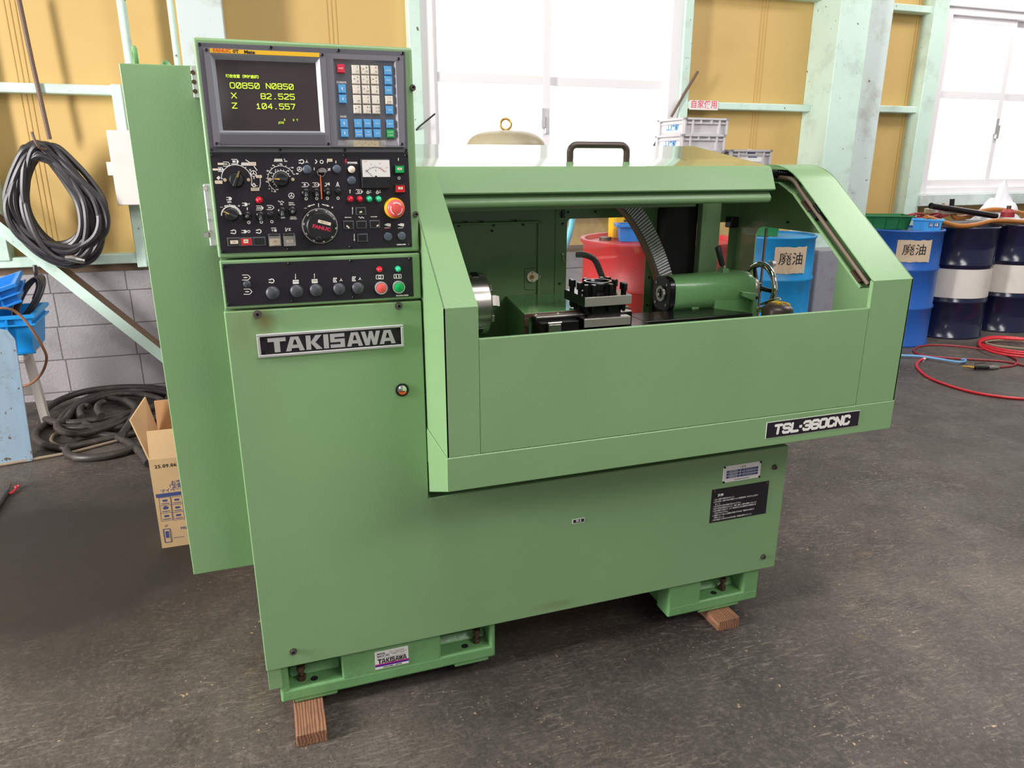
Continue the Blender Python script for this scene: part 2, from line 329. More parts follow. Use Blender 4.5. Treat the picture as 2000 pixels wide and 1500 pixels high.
def frosted_mat():
    # wired frosted window glass lit by the bright sky behind it
    m = bpy.data.materials.new('wired_frosted_glass'); m.use_nodes = True
    N = m.node_tree.nodes; L = m.node_tree.links; b = N['Principled BSDF']
    b.inputs['Roughness'].default_value = 0.25
    tc = N.new('ShaderNodeTexCoord')
    def wires(rot):
        mp = N.new('ShaderNodeMapping'); mp.inputs['Rotation'].default_value = (0, rot, 0); L.new(tc.outputs['Object'], mp.inputs[0])
        wv = N.new('ShaderNodeTexWave'); wv.bands_direction = 'X'; wv.inputs['Scale'].default_value = 13; L.new(mp.outputs[0], wv.inputs[0])
        r = N.new('ShaderNodeMapRange'); r.inputs[1].default_value = 0.0; r.inputs[2].default_value = 0.07; r.inputs[3].default_value = 0.78; r.inputs[4].default_value = 1.0; L.new(wv.outputs[0], r.inputs[0]); return r.outputs[0]
    mu = N.new('ShaderNodeMath'); mu.operation = 'MULTIPLY'; L.new(wires(0.8), mu.inputs[0]); L.new(wires(-0.8), mu.inputs[1])
    b.inputs['Base Color'].default_value = (0.85, 0.85, 0.86, 1)
    b.inputs['Emission Color'].default_value = (1, 0.985, 1.0, 1)
    m3 = N.new('ShaderNodeMath'); m3.operation = 'MULTIPLY'; m3.inputs[1].default_value = 2.0; L.new(mu.outputs[0], m3.inputs[0])
    L.new(m3.outputs[0], b.inputs['Emission Strength'])
    return m
M['frost'] = frosted_mat()

# ---------------------------------------------------------------- mesh builder
class MB:
    def __init__(s):
        s.bm = bmesh.new(); s.M = Matrix.Identity(4); s.slots = []; s.mi = 0; s.fn = None
    def use(s, key):
        if key not in s.slots: s.slots.append(key)
        s.mi = s.slots.index(key); return s
    def lift(s, h):
        s.k = (getattr(s, 'k', 0) + 1) % 41
        return h + s.k * 1.2e-5
    def add(s, vs_, fs):
        out = []
        for v in vs_:
            p = s.M @ Vector(v)
            if s.fn: p = Vector(s.fn(p))
            out.append(s.bm.verts.new(p))
        for f in fs:
            try:
                fc = s.bm.faces.new([out[i] for i in f]); fc.material_index = s.mi
            except ValueError: pass
        return s
    def box(s, x0, x1, y0, y1, z0, z1):
        v = [(x, y, z) for x in (x0, x1) for y in (y0, y1) for z in (z0, z1)]
        return s.add(v, [(0, 1, 3, 2), (4, 6, 7, 5), (0, 4, 5, 1), (2, 3, 7, 6), (0, 2, 6, 4), (1, 5, 7, 3)])
    def hexa(s, b, t):   # bottom 4 and top 4 corners
        return s.add(list(b) + list(t), [(3, 2, 1, 0), (4, 5, 6, 7)] + [(i, (i + 1) % 4, (i + 1) % 4 + 4, i + 4) for i in range(4)])
    def prism(s, pts, vec):
        n = len(pts); vec = Vector(vec); p = [Vector(q) for q in pts]
        return s.add(p + [q + vec for q in p], [tuple(range(n))[::-1], tuple(range(n, 2 * n))] + [(i, (i + 1) % n, (i + 1) % n + n, i + n) for i in range(n)])
    def poly(s, pts):
        return s.add(pts, [tuple(range(len(pts)))])
    def lathe(s, o, axis, prof, n=28, closed=False):
        o = Vector(o); a = Vector(axis).normalized(); q = a.to_track_quat('Z', 'Y')
        vs_, fs = [], []
        k = len(prof)
        for i in range(n):
            t = 2 * pi * i / n
            for r, h in prof: vs_.append(o + q @ Vector((r * cos(t), r * sin(t), h)))
        for i in range(n):
            j = (i + 1) % n
            for m_ in range(k - 1 if not closed else k):
                m2 = (m_ + 1) % k
                fs.append((i * k + m_, j * k + m_, j * k + m2, i * k + m2))
        s.add(vs_, fs)
        if not closed:
            if prof[0][0] > 1e-6: s.add([o + q @ Vector((prof[0][0] * cos(2 * pi * i / n), prof[0][0] * sin(2 * pi * i / n), prof[0][1])) for i in range(n)][::-1], [tuple(range(n))])
            if prof[-1][0] > 1e-6: s.add([o + q @ Vector((prof[-1][0] * cos(2 * pi * i / n), prof[-1][0] * sin(2 * pi * i / n), prof[-1][1])) for i in range(n)], [tuple(range(n))])
        return s
    def cyl(s, p0, p1, r0, r1=None, n=20):
        p0 = Vector(p0); p1 = Vector(p1); h = (p1 - p0).length
        return s.lathe(p0, p1 - p0, [(r0, 0), (r0 if r1 is None else r1, h)], n)
    def torus(s, o, axis, R, r, n=32, k=10):
        return s.lathe(o, axis, [(R + r * cos(2 * pi * i / k), r * sin(2 * pi * i / k)) for i in range(k)], n, True)
    def tube(s, path, r, n=8, closed=False):
        P = [Vector(p) for p in path]; m_ = len(P); vs_, fs = [], []
        T0 = (P[1] - P[0]).normalized(); ref = Vector((0, 0, 1)) if abs(T0.z) < 0.9 else Vector((1, 0, 0))
        U = T0.cross(ref).normalized()
        for i in range(m_):
            if closed: T = (P[(i + 1) % m_] - P[i - 1]).normalized()
            else: T = (P[min(i + 1, m_ - 1)] - P[max(i - 1, 0)]).normalized()
            U = (U - T * U.dot(T)).normalized(); V = T.cross(U)
            rr = r[i] if isinstance(r, (list, tuple)) else r
            for k in range(n):
                t = 2 * pi * k / n; vs_.append(P[i] + U * (rr * cos(t)) + V * (rr * sin(t)))
        for i in range(m_ if closed else m_ - 1):
            j = (i + 1) % m_
            for k in range(n): fs.append((i * n + k, i * n + (k + 1) % n, j * n + (k + 1) % n, j * n + k))
        if not closed: fs += [tuple(range(n))[::-1], tuple(range((m_ - 1) * n, m_ * n))]
        return s.add(vs_, fs)
    def ball(s, o, r, n=16, sz=1.0):
        return s.lathe(o, (0, 0, 1), [(max(r * sin(pi * i / n), 0), -r * sz * cos(pi * i / n)) for i in range(n + 1)], n * 2)
    # ---- flat marks in the local xy plane, lifted to z = h
    def line(s, p, q, wd, h=0.0):
        p = Vector((p[0], p[1], 0)); q = Vector((q[0], q[1], 0)); d = (q - p)
        if d.length < 1e-9: return s
        nn = Vector((-d.y, d.x, 0)).normalized() * (wd / 2); z = Vector((0, 0, s.lift(h)))
        return s.poly([p - nn + z, q - nn + z, q + nn + z, p + nn + z])
    def pline(s, pts, wd, h=0.0, closed=False):
        for a, b in zip(pts, pts[1:]): s.line(a, b, wd, h)
        if closed: s.line(pts[-1], pts[0], wd, h)
        return s
    def arc(s, c, r, a0, a1, wd, h=0.0, n=24):
        h = s.lift(h)
        for i in range(n):
            t0 = a0 + (a1 - a0) * i / n; t1 = a0 + (a1 - a0) * (i + 1) / n; ri, ro = r - wd / 2, r + wd / 2
            s.poly([(c[0] + ri * cos(t0), c[1] + ri * sin(t0), h), (c[0] + ro * cos(t0), c[1] + ro * sin(t0), h), (c[0] + ro * cos(t1), c[1] + ro * sin(t1), h), (c[0] + ri * cos(t1), c[1] + ri * sin(t1), h)])
        return s
    def ring(s, c, r, wd, h=0.0, n=24): return s.arc(c, r, 0, 2 * pi, wd, h, n)
    def disc(s, c, r, h=0.0, n=20):
        h = s.lift(h); return s.poly([(c[0] + r * cos(2 * pi * i / n), c[1] + r * sin(2 * pi * i / n), h) for i in range(n)])
    def rect(s, c, wx, wy, h=0.0, rot=0.0):
        co, si = cos(rot), sin(rot); h = s.lift(h)
        return s.poly([(c[0] + x * co - y * si, c[1] + x * si + y * co, h) for x, y in ((-wx / 2, -wy / 2), (wx / 2, -wy / 2), (wx / 2, wy / 2), (-wx / 2, wy / 2))])
    def flat(s, pts, h=0.0):
        h = s.lift(h); return s.poly([(p[0], p[1], h) for p in pts])
    def text(s, body, c, size, h=0.0, bold=0.0, rot=0.0, sx=1.0, align='CENTER', spacing=1.0):
        cu = bpy.data.curves.new('txt', 'FONT'); cu.body = body; cu.size = size; cu.align_x = align; cu.align_y = 'CENTER'
        cu.offset = bold; cu.resolution_u = 2; cu.space_character = spacing
        ob = bpy.data.objects.new('txt', cu); me = ob.to_mesh()
        co, si = cos(rot), sin(rot); vs_ = []
        for v in me.vertices:
            x, y = v.co.x * sx, v.co.y; vs_.append((c[0] + x * co - y * si, c[1] + x * si + y * co, h))
        fs = [tuple(p.vertices) for p in me.polygons]
        ob.to_mesh_clear(); bpy.data.objects.remove(ob); bpy.data.curves.remove(cu)
        return s.add(vs_, fs)
    def build(s, name, key=None, parent=None, bevel=0.0, seg=2, smooth=True, ang=38, label=None, recalc=True, weighted=False, **props):
        if not s.slots: s.slots = [key]
        if recalc: bmesh.ops.recalc_face_normals(s.bm, faces=s.bm.faces[:])
        me = bpy.data.meshes.new(name); s.bm.to_mesh(me); s.bm.free()
        for k in s.slots: me.materials.append(M[k])
        if smooth:
            me.shade_smooth(); me.set_sharp_from_angle(angle=radians(ang))
        o = bpy.data.objects.new(name, me); COL.objects.link(o)
        if parent: adopt(o, parent)
        if bevel:
            bv = o.modifiers.new('bevel', 'BEVEL'); bv.width = bevel; bv.segments = seg; bv.limit_method = 'ANGLE'; bv.angle_limit = radians(50)
        if smooth and (bevel or weighted):
            w_ = o.modifiers.new('weighted_normal', 'WEIGHTED_NORMAL'); w_.keep_sharp = True; w_.weight = 80
        if label: o['label'] = label
        for k, v in props.items(): o[k] = v
        return o

def wm(o):
    m_ = o.matrix_basis.copy()
    return wm(o.parent) @ o.matrix_parent_inverse @ m_ if o.parent else m_
def adopt(o, parent):
    o.parent = parent; o.matrix_parent_inverse = wm(parent).inverted()
def thing(name, label, cat, loc, group=None):
    o = bpy.data.objects.new(name, None); COL.objects.link(o); o.location = loc; o.empty_display_size = 0.1
    o['label'] = label; o['category'] = cat
    if group: o['group'] = group
    return o
def fuse(dst, src):
    # join a printed mark into the mesh it is printed on
    bm = bmesh.new(); bm.from_mesh(dst.data); n0 = len(bm.faces); off = len(dst.data.materials)
    for m_ in src.data.materials: dst.data.materials.append(m_)
    bm.from_mesh(src.data); bm.faces.ensure_lookup_table()
    for f in bm.faces[n0:]: f.material_index += off
    bm.to_mesh(dst.data); bm.free(); me = src.data; bpy.data.objects.remove(src); bpy.data.meshes.remove(me)
def tag(o, label, cat, group=None, kind=None):
    o['label'] = label; o['category'] = cat
    if group: o['group'] = group
    if kind: o['kind'] = kind
    return o
def struct(o, label=None):
    o['kind'] = 'structure'
    if label: o['label'] = label
    return o
def frontM(y, x=0.0, z=0.0):
    # local x right, local y up, local z towards the operator
    return Matrix(((1, 0, 0, x), (0, 0, -1, y), (0, 1, 0, z), (0, 0, 0, 1)))
def catmull(pts, k=8, closed=False):
    P = [Vector(p) for p in pts]; n = len(P); out = []
    for i in range(n if closed else n - 1):
        if closed: a, b, c, d = P[i - 1], P[i], P[(i + 1) % n], P[(i + 2) % n]
        else: a, b, c, d = P[max(i - 1, 0)], P[i], P[i + 1], P[min(i + 2, n - 1)]
        for j in range(k):
            t = j / k
            out.append(0.5 * ((2 * b) + (c - a) * t + (2 * a - 5 * b + 4 * c - d) * t * t + (3 * b - a - 3 * c + d) * t ** 3))
    if not closed: out.append(P[-1])
    return out

# square stroke lettering: each glyph is a list of polylines in a 1 x 1 cell
GL = {
 '0': [[(.15, 0), (0, .15), (0, .85), (.15, 1), (.85, 1), (1, .85), (1, .15), (.85, 0), (.15, 0)]],
 '1': [[(.2, .75), (.5, 1), (.5, 0)], [(.15, 0), (.85, 0)]],
 '2': [[(0, .85), (.15, 1), (.85, 1), (1, .85), (1, .6), (0, .15), (0, 0), (1, 0)]],
 '3': [[(0, .85), (.15, 1), (.85, 1), (1, .85), (1, .6), (.85, .5), (.35, .5)], [(.85, .5), (1, .4), (1, .15), (.85, 0), (.15, 0), (0, .15)]],
 '4': [[(.8, 0), (.8, 1), (0, .3), (1, .3)]],
 '5': [[(1, 1), (0, 1), (0, .58), (.85, .58), (1, .45), (1, .15), (.85, 0), (.15, 0), (0, .15)]],
 '6': [[(1, .85), (.85, 1), (.15, 1), (0, .85), (0, .15), (.15, 0), (.85, 0), (1, .15), (1, .4), (.85, .52), (0, .52)]],
 '7': [[(0, 1), (1, 1), (.4, 0)]],
 '8': [[(.15, .52), (0, .65), (0, .88), (.15, 1), (.85, 1), (1, .88), (1, .65), (.85, .52), (.15, .52), (0, .4), (0, .12), (.15, 0), (.85, 0), (1, .12), (1, .4), (.85, .52)]],
 '9': [[(0, .15), (.15, 0), (.85, 0), (1, .15), (1, .85), (.85, 1), (.15, 1), (0, .85), (0, .6), (.15, .48), (1, .48)]],
 'O': [[(.15, 0), (0, .15), (0, .85), (.15, 1), (.85, 1), (1, .85), (1, .15), (.85, 0), (.15, 0)]],
 'N': [[(0, 0), (0, 1), (1, 0), (1, 1)]], 'X': [[(0, 0), (1, 1)], [(0, 1), (1, 0)]], 'Z': [[(0, 1), (1, 1), (0, 0), (1, 0)]],
 'T': [[(0, 1), (1, 1)], [(.5, 1), (.5, 0)]], 'L': [[(0, 1), (0, 0), (1, 0)]],
 'S': [[(1, .85), (.85, 1), (.15, 1), (0, .85), (0, .64), (.15, .52), (.85, .5), (1, .38), (1, .15), (.85, 0), (.15, 0), (0, .15)]],
 'C': [[(1, .8), (1, .85), (.85, 1), (.15, 1), (0, .85), (0, .15), (.15, 0), (.85, 0), (1, .15), (1, .22)]],
 'J': [[(1, 1), (1, .15), (.85, 0), (.15, 0), (0, .15), (0, .3)]], 'G': [[(1, .85), (.85, 1), (.15, 1), (0, .85), (0, .15), (.15, 0), (.85, 0), (1, .15), (1, .45), (.6, .45)]],
 '-': [[(.1, .5), (.9, .5)]], '.': [[(.4, .04), (.6, .04)]], ' ': [],
}
def strokes(mb, s_, x, y, cw, ch, gap, wd, h, slash=False, shear=0.0):
    for c in s_:
        g = list(GL.get(c, []))
        if slash and c == '0': g = g + [[(.1, .1), (.9, .9)]]
        for pl in g:
            pts = [(x + (px + shear * py) * cw, y + py * ch) for px, py in pl]
            mb.pline(pts, wd, h)
            for p in pts: mb.disc(p, wd / 2, h, 8)
        x += cw + gap
    return x
GA = {
 'T': [[(0, 1), (1, 1), (1, .74), (0, .74)], [(.34, .76), (.66, .76), (.66, 0), (.34, 0)]],
 'A': [[(0, 0), (.27, 0), (.47, .8), (.29, 1)], [(1, 0), (.73, 0), (.55, .8), (.72, 1)], [(.29, 1), (.47, .8), (.55, .8), (.72, 1)], [(.32, .2), (.68, .2), (.63, .42), (.375, .42)]],
 'K': [[(0, 0), (.3, 0), (.3, 1), (0, 1)], [(.28, .5), (.62, 1), (1, 1), (.58, .5)], [(.28, .5), (.58, .5), (1, 0), (.62, 0)]],
 'I': [[(0, 0), (1, 0), (1, 1), (0, 1)]],
 'S': [[(0, 1), (1, 1), (1, .76), (0, .76)], [(0, .62), (1, .62), (1, .4), (0, .4)], [(0, .23), (1, .23), (1, 0), (0, 0)], [(0, .77), (.3, .77), (.3, .6), (0, .6)], [(.7, .42), (1, .42), (1, .2), (.7, .2)]],
 'W': [[(0, 1), (.22, 1), (.40, 0), (.20, 0)], [(.25, 0), (.42, 0), (.57, .95), (.42, .95)], [(.42, 1), (.60, 1), (.77, 0), (.60, 0)], [(.62, 0), (.80, 0), (1, 1), (.79, 1)]],
}
TK = [('T', 0, .136), ('A', .132, .274), ('K', .288, .412), ('I', .424, .463), ('S', .476, .590), ('A', .606, .733), ('W', .722, .876), ('A', .870, 1.0)]
def takisawa(mb, x, y, wd, ht, h, lift=0.0):
    for c, a, b in TK:
        for pg in GA[c]:
            pts = [(x + (a + px * (b - a)) * wd, y + py * ht, h) for px, py in pg]
            if lift: mb.prism(pts, (0, 0, mb.lift(lift)))
            else: mb.flat(pts, h)

# ================================================================ the room
YF, YB = 5.30, 5.40      # faces of the steel frame and of the ochre boards
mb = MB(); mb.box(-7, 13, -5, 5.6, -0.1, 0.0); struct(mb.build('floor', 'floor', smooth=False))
# back wall: block plinth, ochre boards around two windows
mb = MB(); mb.use('block'); mb.box(-7, 13, 5.33, 5.6, -0.02, 0.835)
mb.use('yellow_wall')
for x0, x1, z0, z1 in ((-7, 1.11, 0.88, 4.6), (3.27, 5.72, 0.88, 4.6), (8.9, 13, 0.88, 4.6), (1.11, 3.27, 0.88, 1.14), (5.72, 8.9, 0.88, 1.14), (1.11, 3.27, 3.45, 4.6), (5.72, 8.9, 2.80, 4.6)):
    mb.box(x0, x1, YB, 5.6, z0, z1)
mb.use('groove')
for x in (-1.30, 0.55, 3.95, 5.55, -3.0):
    for k in range(3): mb.box(x + k * 0.028, x + k * 0.028 + 0.006, YB - 0.0025, YB + 0.01, 0.9, 4.6)
mb.use('dust'); mb.box(-7, 13, 5.37, 5.6, 0.83, 0.882)  # strip in the dark gap above the blocks, its shade put into the brown
struct(mb.build('wall_back', smooth=False))

def beam(name, x0, x1, y0, y1, z0, z1, key='mint', bevel=0.006):
    m_ = MB(); m_.box(x0, x1, y0, y1, z0, z1); return struct(m_.build(name, key, bevel=bevel))
beam('trim_1', -7, -0.72, YF, YB, 1.913, 1.969)
beam('trim_2', -7, 0.30, YF, YB + 0.02, 0.886, 0.949)
beam('trim_3', -0.785, -0.725, YF - 0.02, YB, 0.86, 1.975)
beam('trim_4', -1.70, -1.49, YF - 0.01, YB, 0.93, 4.6)
beam('trim_5', -0.35, -0.092, YF - 0.16, YB, 0.0, 4.6, 'mint_dk')
beam('trim_6', 1.075, 1.16, YF, YB + 0.02, 0.88, 4.6)
beam('trim_7', 3.20, 3.275, YF, YB + 0.02, 0.88, 4.6)
beam('trim_8', 3.275, 4.45, YF, YB, 1.923, 1.977)
beam('trim_9', 3.275, 4.45, YF, YB, 2.765, 2.82)
beam('trim_10', 4.45, 4.75, YF - 0.22, YB, 0.80, 4.6)
beam('trim_11', 4.72, 5.06, YF - 0.13, YB, 0.80, 4.6, 'mint_dk')
beam('trim_12', 5.05, 5.74, YF, YB, 1.935, 1.99)
beam('trim_13', 5.05, 5.74, YF, YB, 2.735, 2.79)
beam('trim_14', 5.60, 5.76, YF - 0.03, YB + 0.02, 0.88, 4.6)
beam('trim_15', 5.74, 8.95, YF - 0.06, YB + 0.02, 1.13, 1.235, 'mint_dk')
beam('trim_16', 5.74, 8.95, YF - 0.02, YB + 0.02, 2.80, 2.95, 'sash')
beam('trim_17', 1.10, 3.25, YF - 0.02, YB + 0.02, 1.13, 1.235, 'mint_dk')
m_ = MB(); m_.cyl((-0.655, YF - 0.05, 0.95), (-0.655, YF - 0.05, 4.6), 0.026); struct(m_.build('trim_18', 'mint'))
m_ = MB(); m_.cyl((-0.39, YF - 0.03, 0.95), (-0.39, YF - 0.03, 4.6), 0.018); struct(m_.build('trim_19', 'mint'))
# diagonal angle brace on the left
m_ = MB(); m_.use('mint')
def br(x): return 1.128 - (x + 1.515) * 1.108
m_.prism([(-1.62, 5.18, br(-1.62)), (-0.45, 5.18, br(-0.45)), (-0.45, 5.18, br(-0.45) + 0.094), (-1.62, 5.18, br(-1.62) + 0.094)], (0, 0.008, 0))
m_.use('dust')
m_.prism([(-1.62, 5.185, br(-1.62) + 0.094), (-0.45, 5.185, br(-0.45) + 0.094), (-0.45, 5.27, br(-0.45) + 0.118), (-1.62, 5.27, br(-1.62) + 0.118)], (0, 0, -0.008))
struct(m_.build('trim_20', smooth=False))

# windows: outer frame, two sliding sashes, wired frosted panes, catch
def window(name, x0, x1, z0, z1, xm, zr, y):
    m_ = MB()
    for a, b, c, d in ((x0, x0 + 0.09, z0, z1), (x1 - 0.09, x1, z0, z1), (x0 + 0.09, x1 - 0.09, z0, z0 + 0.06), (x0 + 0.09, x1 - 0.09, z1 - 0.06, z1)): m_.box(a, b, y, y + 0.1, c, d)
    fr = struct(m_.build(name, 'sash', bevel=0.004))
    for a, b, yy in ((x0 + 0.06, xm + 0.03, y + 0.025), (xm - 0.03, x1 - 0.06, y + 0.06)):
        m_ = MB()
        for p in ((a, a + 0.06, z0 + 0.05, z1 - 0.05), (b - 0.06, b, z0 + 0.05, z1 - 0.05), (a + .06, b - .06, z0 + 0.05, z0 + 0.13), (a + .06, b - .06, z1 - 0.11, z1 - 0.05), (a + .06, b - .06, zr, zr + 0.064)): m_.box(p[0], p[1], yy, yy + 0.03, p[2], p[3])
        sa = m_.build('sash', 'sash', fr, bevel=0.003)
        m_ = MB(); m_.box(a + 0.055, b - 0.055, yy + 0.011, yy + 0.018, z0 + 0.12, z1 - 0.1); m_.build('pane', 'frost', sa, smooth=False)
    m_ = MB(); m_.box(xm - 0.05, xm - 0.015, y - 0.005, y + 0.03, zr - 0.30, zr - 0.16); m_.box(xm - 0.015, xm + 0.02, y + 0.0, y + 0.03, zr - 0.34, zr - 0.22)
    m_.build('catch', 'alu', fr, bevel=0.004)
window('window_1', 1.16, 3.20, 1.235, 3.45, 2.10, 2.063, 5.33)
window('window_2', 5.76, 8.90, 1.235, 2.80, 6.62, 2.069, 5.30)

# sign on the girt, wires, switch box
m_ = MB(); m_.use('white'); m_.box(3.285, 3.545, YF - 0.006, YF, 1.915, 1.985)
m_.use('pink'); m_.M = frontM(YF - 0.0065); m_.text('自家使用', (3.415, 1.952), 0.062, 0.0, bold=0.001)
tag(m_.build('sign', smooth=False), 'small white sign with red writing on the girt right of the left window', 'sign')
m_ = MB(); m_.tube([at(1311, 228, 5.29), at(1336, 184, 5.29), at(1363, 140, 5.29)], 0.011)
tag(m_.build('wire_rod', 'brownwire'), 'long thin rod leaning up beside the left window above the grey crates', 'rod')
m_ = MB(); m_.tube([at(1276, 287, 5.325), at(1286, 268, 5.325), at(1292, 262, 5.325)], 0.009)
tag(m_.build('wire_rod', 'black'), 'short dark rod sticking up just left of the grey crates', 'rod')
m_ = MB(); m_.tube([at(813, 254, 5.302), at(818, 248, 5.28), at(850, 222, 5.24)], 0.006)
tag(m_.build('wire_rod', 'black'), 'thin bent wire sticking out by the left edge of the left window', 'wire')
m_ = MB(); m_.tube([at(33, -20, 5.29), at(62, 118, 5.29), at(97, 272, 5.29)], 0.013)
tag(m_.build('wire_rod', 'brownwire'), 'long brown rod hanging down the ochre wall to the black hose coil', 'rod')
t = thing('switch_box', 'off white switch box on the wall left of the green machine', 'box', (-0.70, 5.28, 1.26))
m_ = MB(); m_.box(-0.827, -0.55, 5.16, 5.28, 1.262, 1.704); m_.build('body', 'boxwhite', t, bevel=0.006)
m_ = MB(); m_.box(-0.857, -0.827, 5.18, 5.25, 1.44, 1.52); m_.cyl((-0.842, 5.178, 1.455), (-0.842, 5.185, 1.455), 0.006); m_.build('latch', 'boxwhite', t, bevel=0.003)

# ================================================================ the machine
F = 1.785
ML = thing('cnc_lathe', 'green CNC turning lathe with a black control pendant and its guard slid open', 'lathe', (0.75, 2.0, 0.039))

# cast base feet with pockets, levelling bolts
def foot(x0, x1, pockets, z1, label=None, padx=None):
    m_ = MB(); z0 = .050; yb = 1.875; yf = 1.802
    m_.box(x0 + .012, x1 - .012, yb, 2.40, z0, z1)
    m_.box(x0 + .0012, x1 - .0012, yf, yb + .003, z0 + .0008, z0 + .040)
    edges = sorted(pockets)
    xs = [x0] + [v for p in edges for v in p] + [x1]
    for a, b in zip(xs[0::2], xs[1::2]):
        if b - a > .004: m_.box(a, b, yf + .0006, yb + .004, z0, z1)
    for a, b in padx or []: m_.box(a, b, yf + .002, 2.38, .039, z0 + .01)
    for a, b in edges:    # fillets at the pocket backs
        m_.prism([(a, yb, z0 + .04), (a, yb - .022, z0 + .04), (a, yb, z0 + .066)], (b - a, 0, 0))
    return m_.build('foot', 'green_cast', ML, bevel=.009, seg=3, label=label)
lf = at(547, 1345, 1.802).x; lr = at(968, 1270, 1.802).x
foot(lf, lr, [(at(566, 1340, 1.81).x, at(668, 1310, 1.81).x), (at(861, 1275, 1.81).x, at(956, 1250, 1.81).x)], .205, padx=[(lf + .035, lf + .155), (lr - .13, lr - .02)])
rf0 = at(1306, 1180, 1.802).x; rr1 = at(1481, 1140, 1.802).x
foot(rf0, rr1, [(at(1366, 1160, 1.81).x, at(1449, 1140, 1.81).x)], .205, padx=[(rf0 + .12, rr1 - .07)])
def bolt(px, py, y):
    p = at(px, py, y); m_ = MB(); z0 = .089
    m_.cyl((p.x, y, z0), (p.x, y, z0 + .016), .0125, n=6); m_.cyl((p.x, y, z0 + .016), (p.x, y, z0 + .034), .0075, n=14); m_.cyl((p.x, y, z0 + .034), (p.x, y, z0 + .047), .0125, .0118, n=6)
    m_.build('leveling_bolt', 'rust', ML)
    m_ = MB(); m_.lathe((p.x + (.034 if px < 1000 and px > 0 and px < 700 else -.040), y - .008, z0 + .0008), (0, 0, 1), [(0, 0), (.0105, 0), (.0105, .0006), (0, .0006)], 20); m_.build('bolt_hole', 'ink', ML)
def each(name, key, items, parent=None):
    for f in items:
        m_ = MB(); f(m_); m_.build(name, key, parent or ML)
bolt(590, 1332, 1.838); bolt(931, 1260, 1.838); bolt(1410, 1155, 1.838)
# skirt plate left of the foot
m_ = MB(); m_.box(-.098, -.062, 1.80, 2.3, .105, .19); m_.build('skirt_plate', 'green', ML, bevel=.001)
# hidden machine body: bed and headstock housing
m_ = MB(); m_.box(-.088, 1.52, 1.86, 2.40, .20, .575); m_.box(-.088, .36, 1.86, 2.40, .575, 1.17); m_.box(.03, 1.50, 1.95, 2.36, .14, .20); m_.build('body', 'green', ML, bevel=.004)
# L shaped front cover
z_b, z_p, z_d = .1775, .6235, 1.1735
m_ = MB(); m_.prism([(-.0995, F, z_b), (1.5615, F, z_b), (1.5615, F, z_p), (.367, F, z_p), (.367, F, z_d - .002), (-.0995, F, z_d)], (0, .055, 0))
m_.build('front_cover', 'green_cover', ML, bevel=.003)
def cap_screw(px, py, y=F, r=.0072, key='screwhead', parent=ML):
    p = at(px, py, y); m_ = MB(); m_.use(key); m_.lathe((p.x, y + .001, p.z), (0, -1, 0), [(r * .5, .004), (r * 1.35, 0), (r * 1.35, .002), (r, .002), (r, .009), (r * .55, .009), (r * .5, .004)], 20); m_.use('ink'); m_.lathe((p.x, y + .001, p.z), (0, -1, 0), [(0, .004), (r * .54, .004), (r * .54, .0085), (0, .0045)], 6); m_.build('cap_screw', parent=parent)
for px, py in ((503, 614), (779, 597.5), (573, 1272), (1512, 912), (1490, 1087)): cap_screw(px, py)
# round sight glass on the door
p = at(785.5, 761.5, F); m_ = MB(); m_.use('black'); m_.lathe((p.x, F + .002, p.z), (0, -1, 0), [(.0135, 0), (.0175, 0), (.0175, .005), (.0135, .005)], 32, True); m_.build('sight_glass_ring', parent=ML)
m_ = MB(); m_.use('chrome'); m_.lathe((p.x, F + .001, p.z), (0, -1, 0), [(0, .004), (.008, .0035), (.0136, .001)][::-1], 32); m_.use('orangeink'); m_.M = frontM(F - .0056, p.x, p.z); m_.flat([(.0115 * cos(a), .0115 * sin(a)) for a in [radians(200 + 14 * i) for i in range(11)]]); m_.build('sight_glass', parent=ML)
# maker's plate
pc = [at(x, y, F) for x, y in ((500.5, 652), (786.5, 633.8), (789, 676.5), (505.5, 698))]
cx = sum(q.x for q in pc) / 4; cz = sum(q.z for q in pc) / 4; pw = ((pc[1].x - pc[0].x) + (pc[2].x - pc[3].x)) / 2; ph = ((pc[0].z - pc[3].z) + (pc[1].z - pc[2].z)) / 2
m_ = MB(); m_.use('alu'); m_.M = frontM(F, cx, cz)
for p in ((-pw/2, pw/2, -ph/2, -ph/2 + .0065), (-pw/2, pw/2, ph/2 - .0065, ph/2), (-pw/2, -pw/2 + .0065, -ph/2 + .0065, ph/2 - .0065), (pw/2 - .0065, pw/2, -ph/2 + .0065, ph/2 - .0065)): m_.box(p[0], p[1], p[2], p[3], 0, .007)
np_ = m_.build('maker_plate_rim', parent=ML, bevel=.001)
m_ = MB(); m_.use('plate'); m_.M = frontM(F, cx, cz); m_.box(-pw/2 + .006, pw/2 - .006, -ph/2 + .006, ph/2 - .006, 0, .0025); m_.use('alu'); takisawa(m_, -pw * .433, -ph * .305, pw * .872, ph * .61, .0024, .0035)
m_.use('blackm')
for sx in (-1, 1):
    for sy in (-1, 1): m_.cyl((sx * (pw/2 - .0125), sy * (ph/2 - .0125), .002), (sx * (pw/2 - .0125), sy * (ph/2 - .0125), .0045), .0035, n=12)
m_.build('maker_plate', parent=ML, ang=20, label='black plate with raised silver maker lettering')
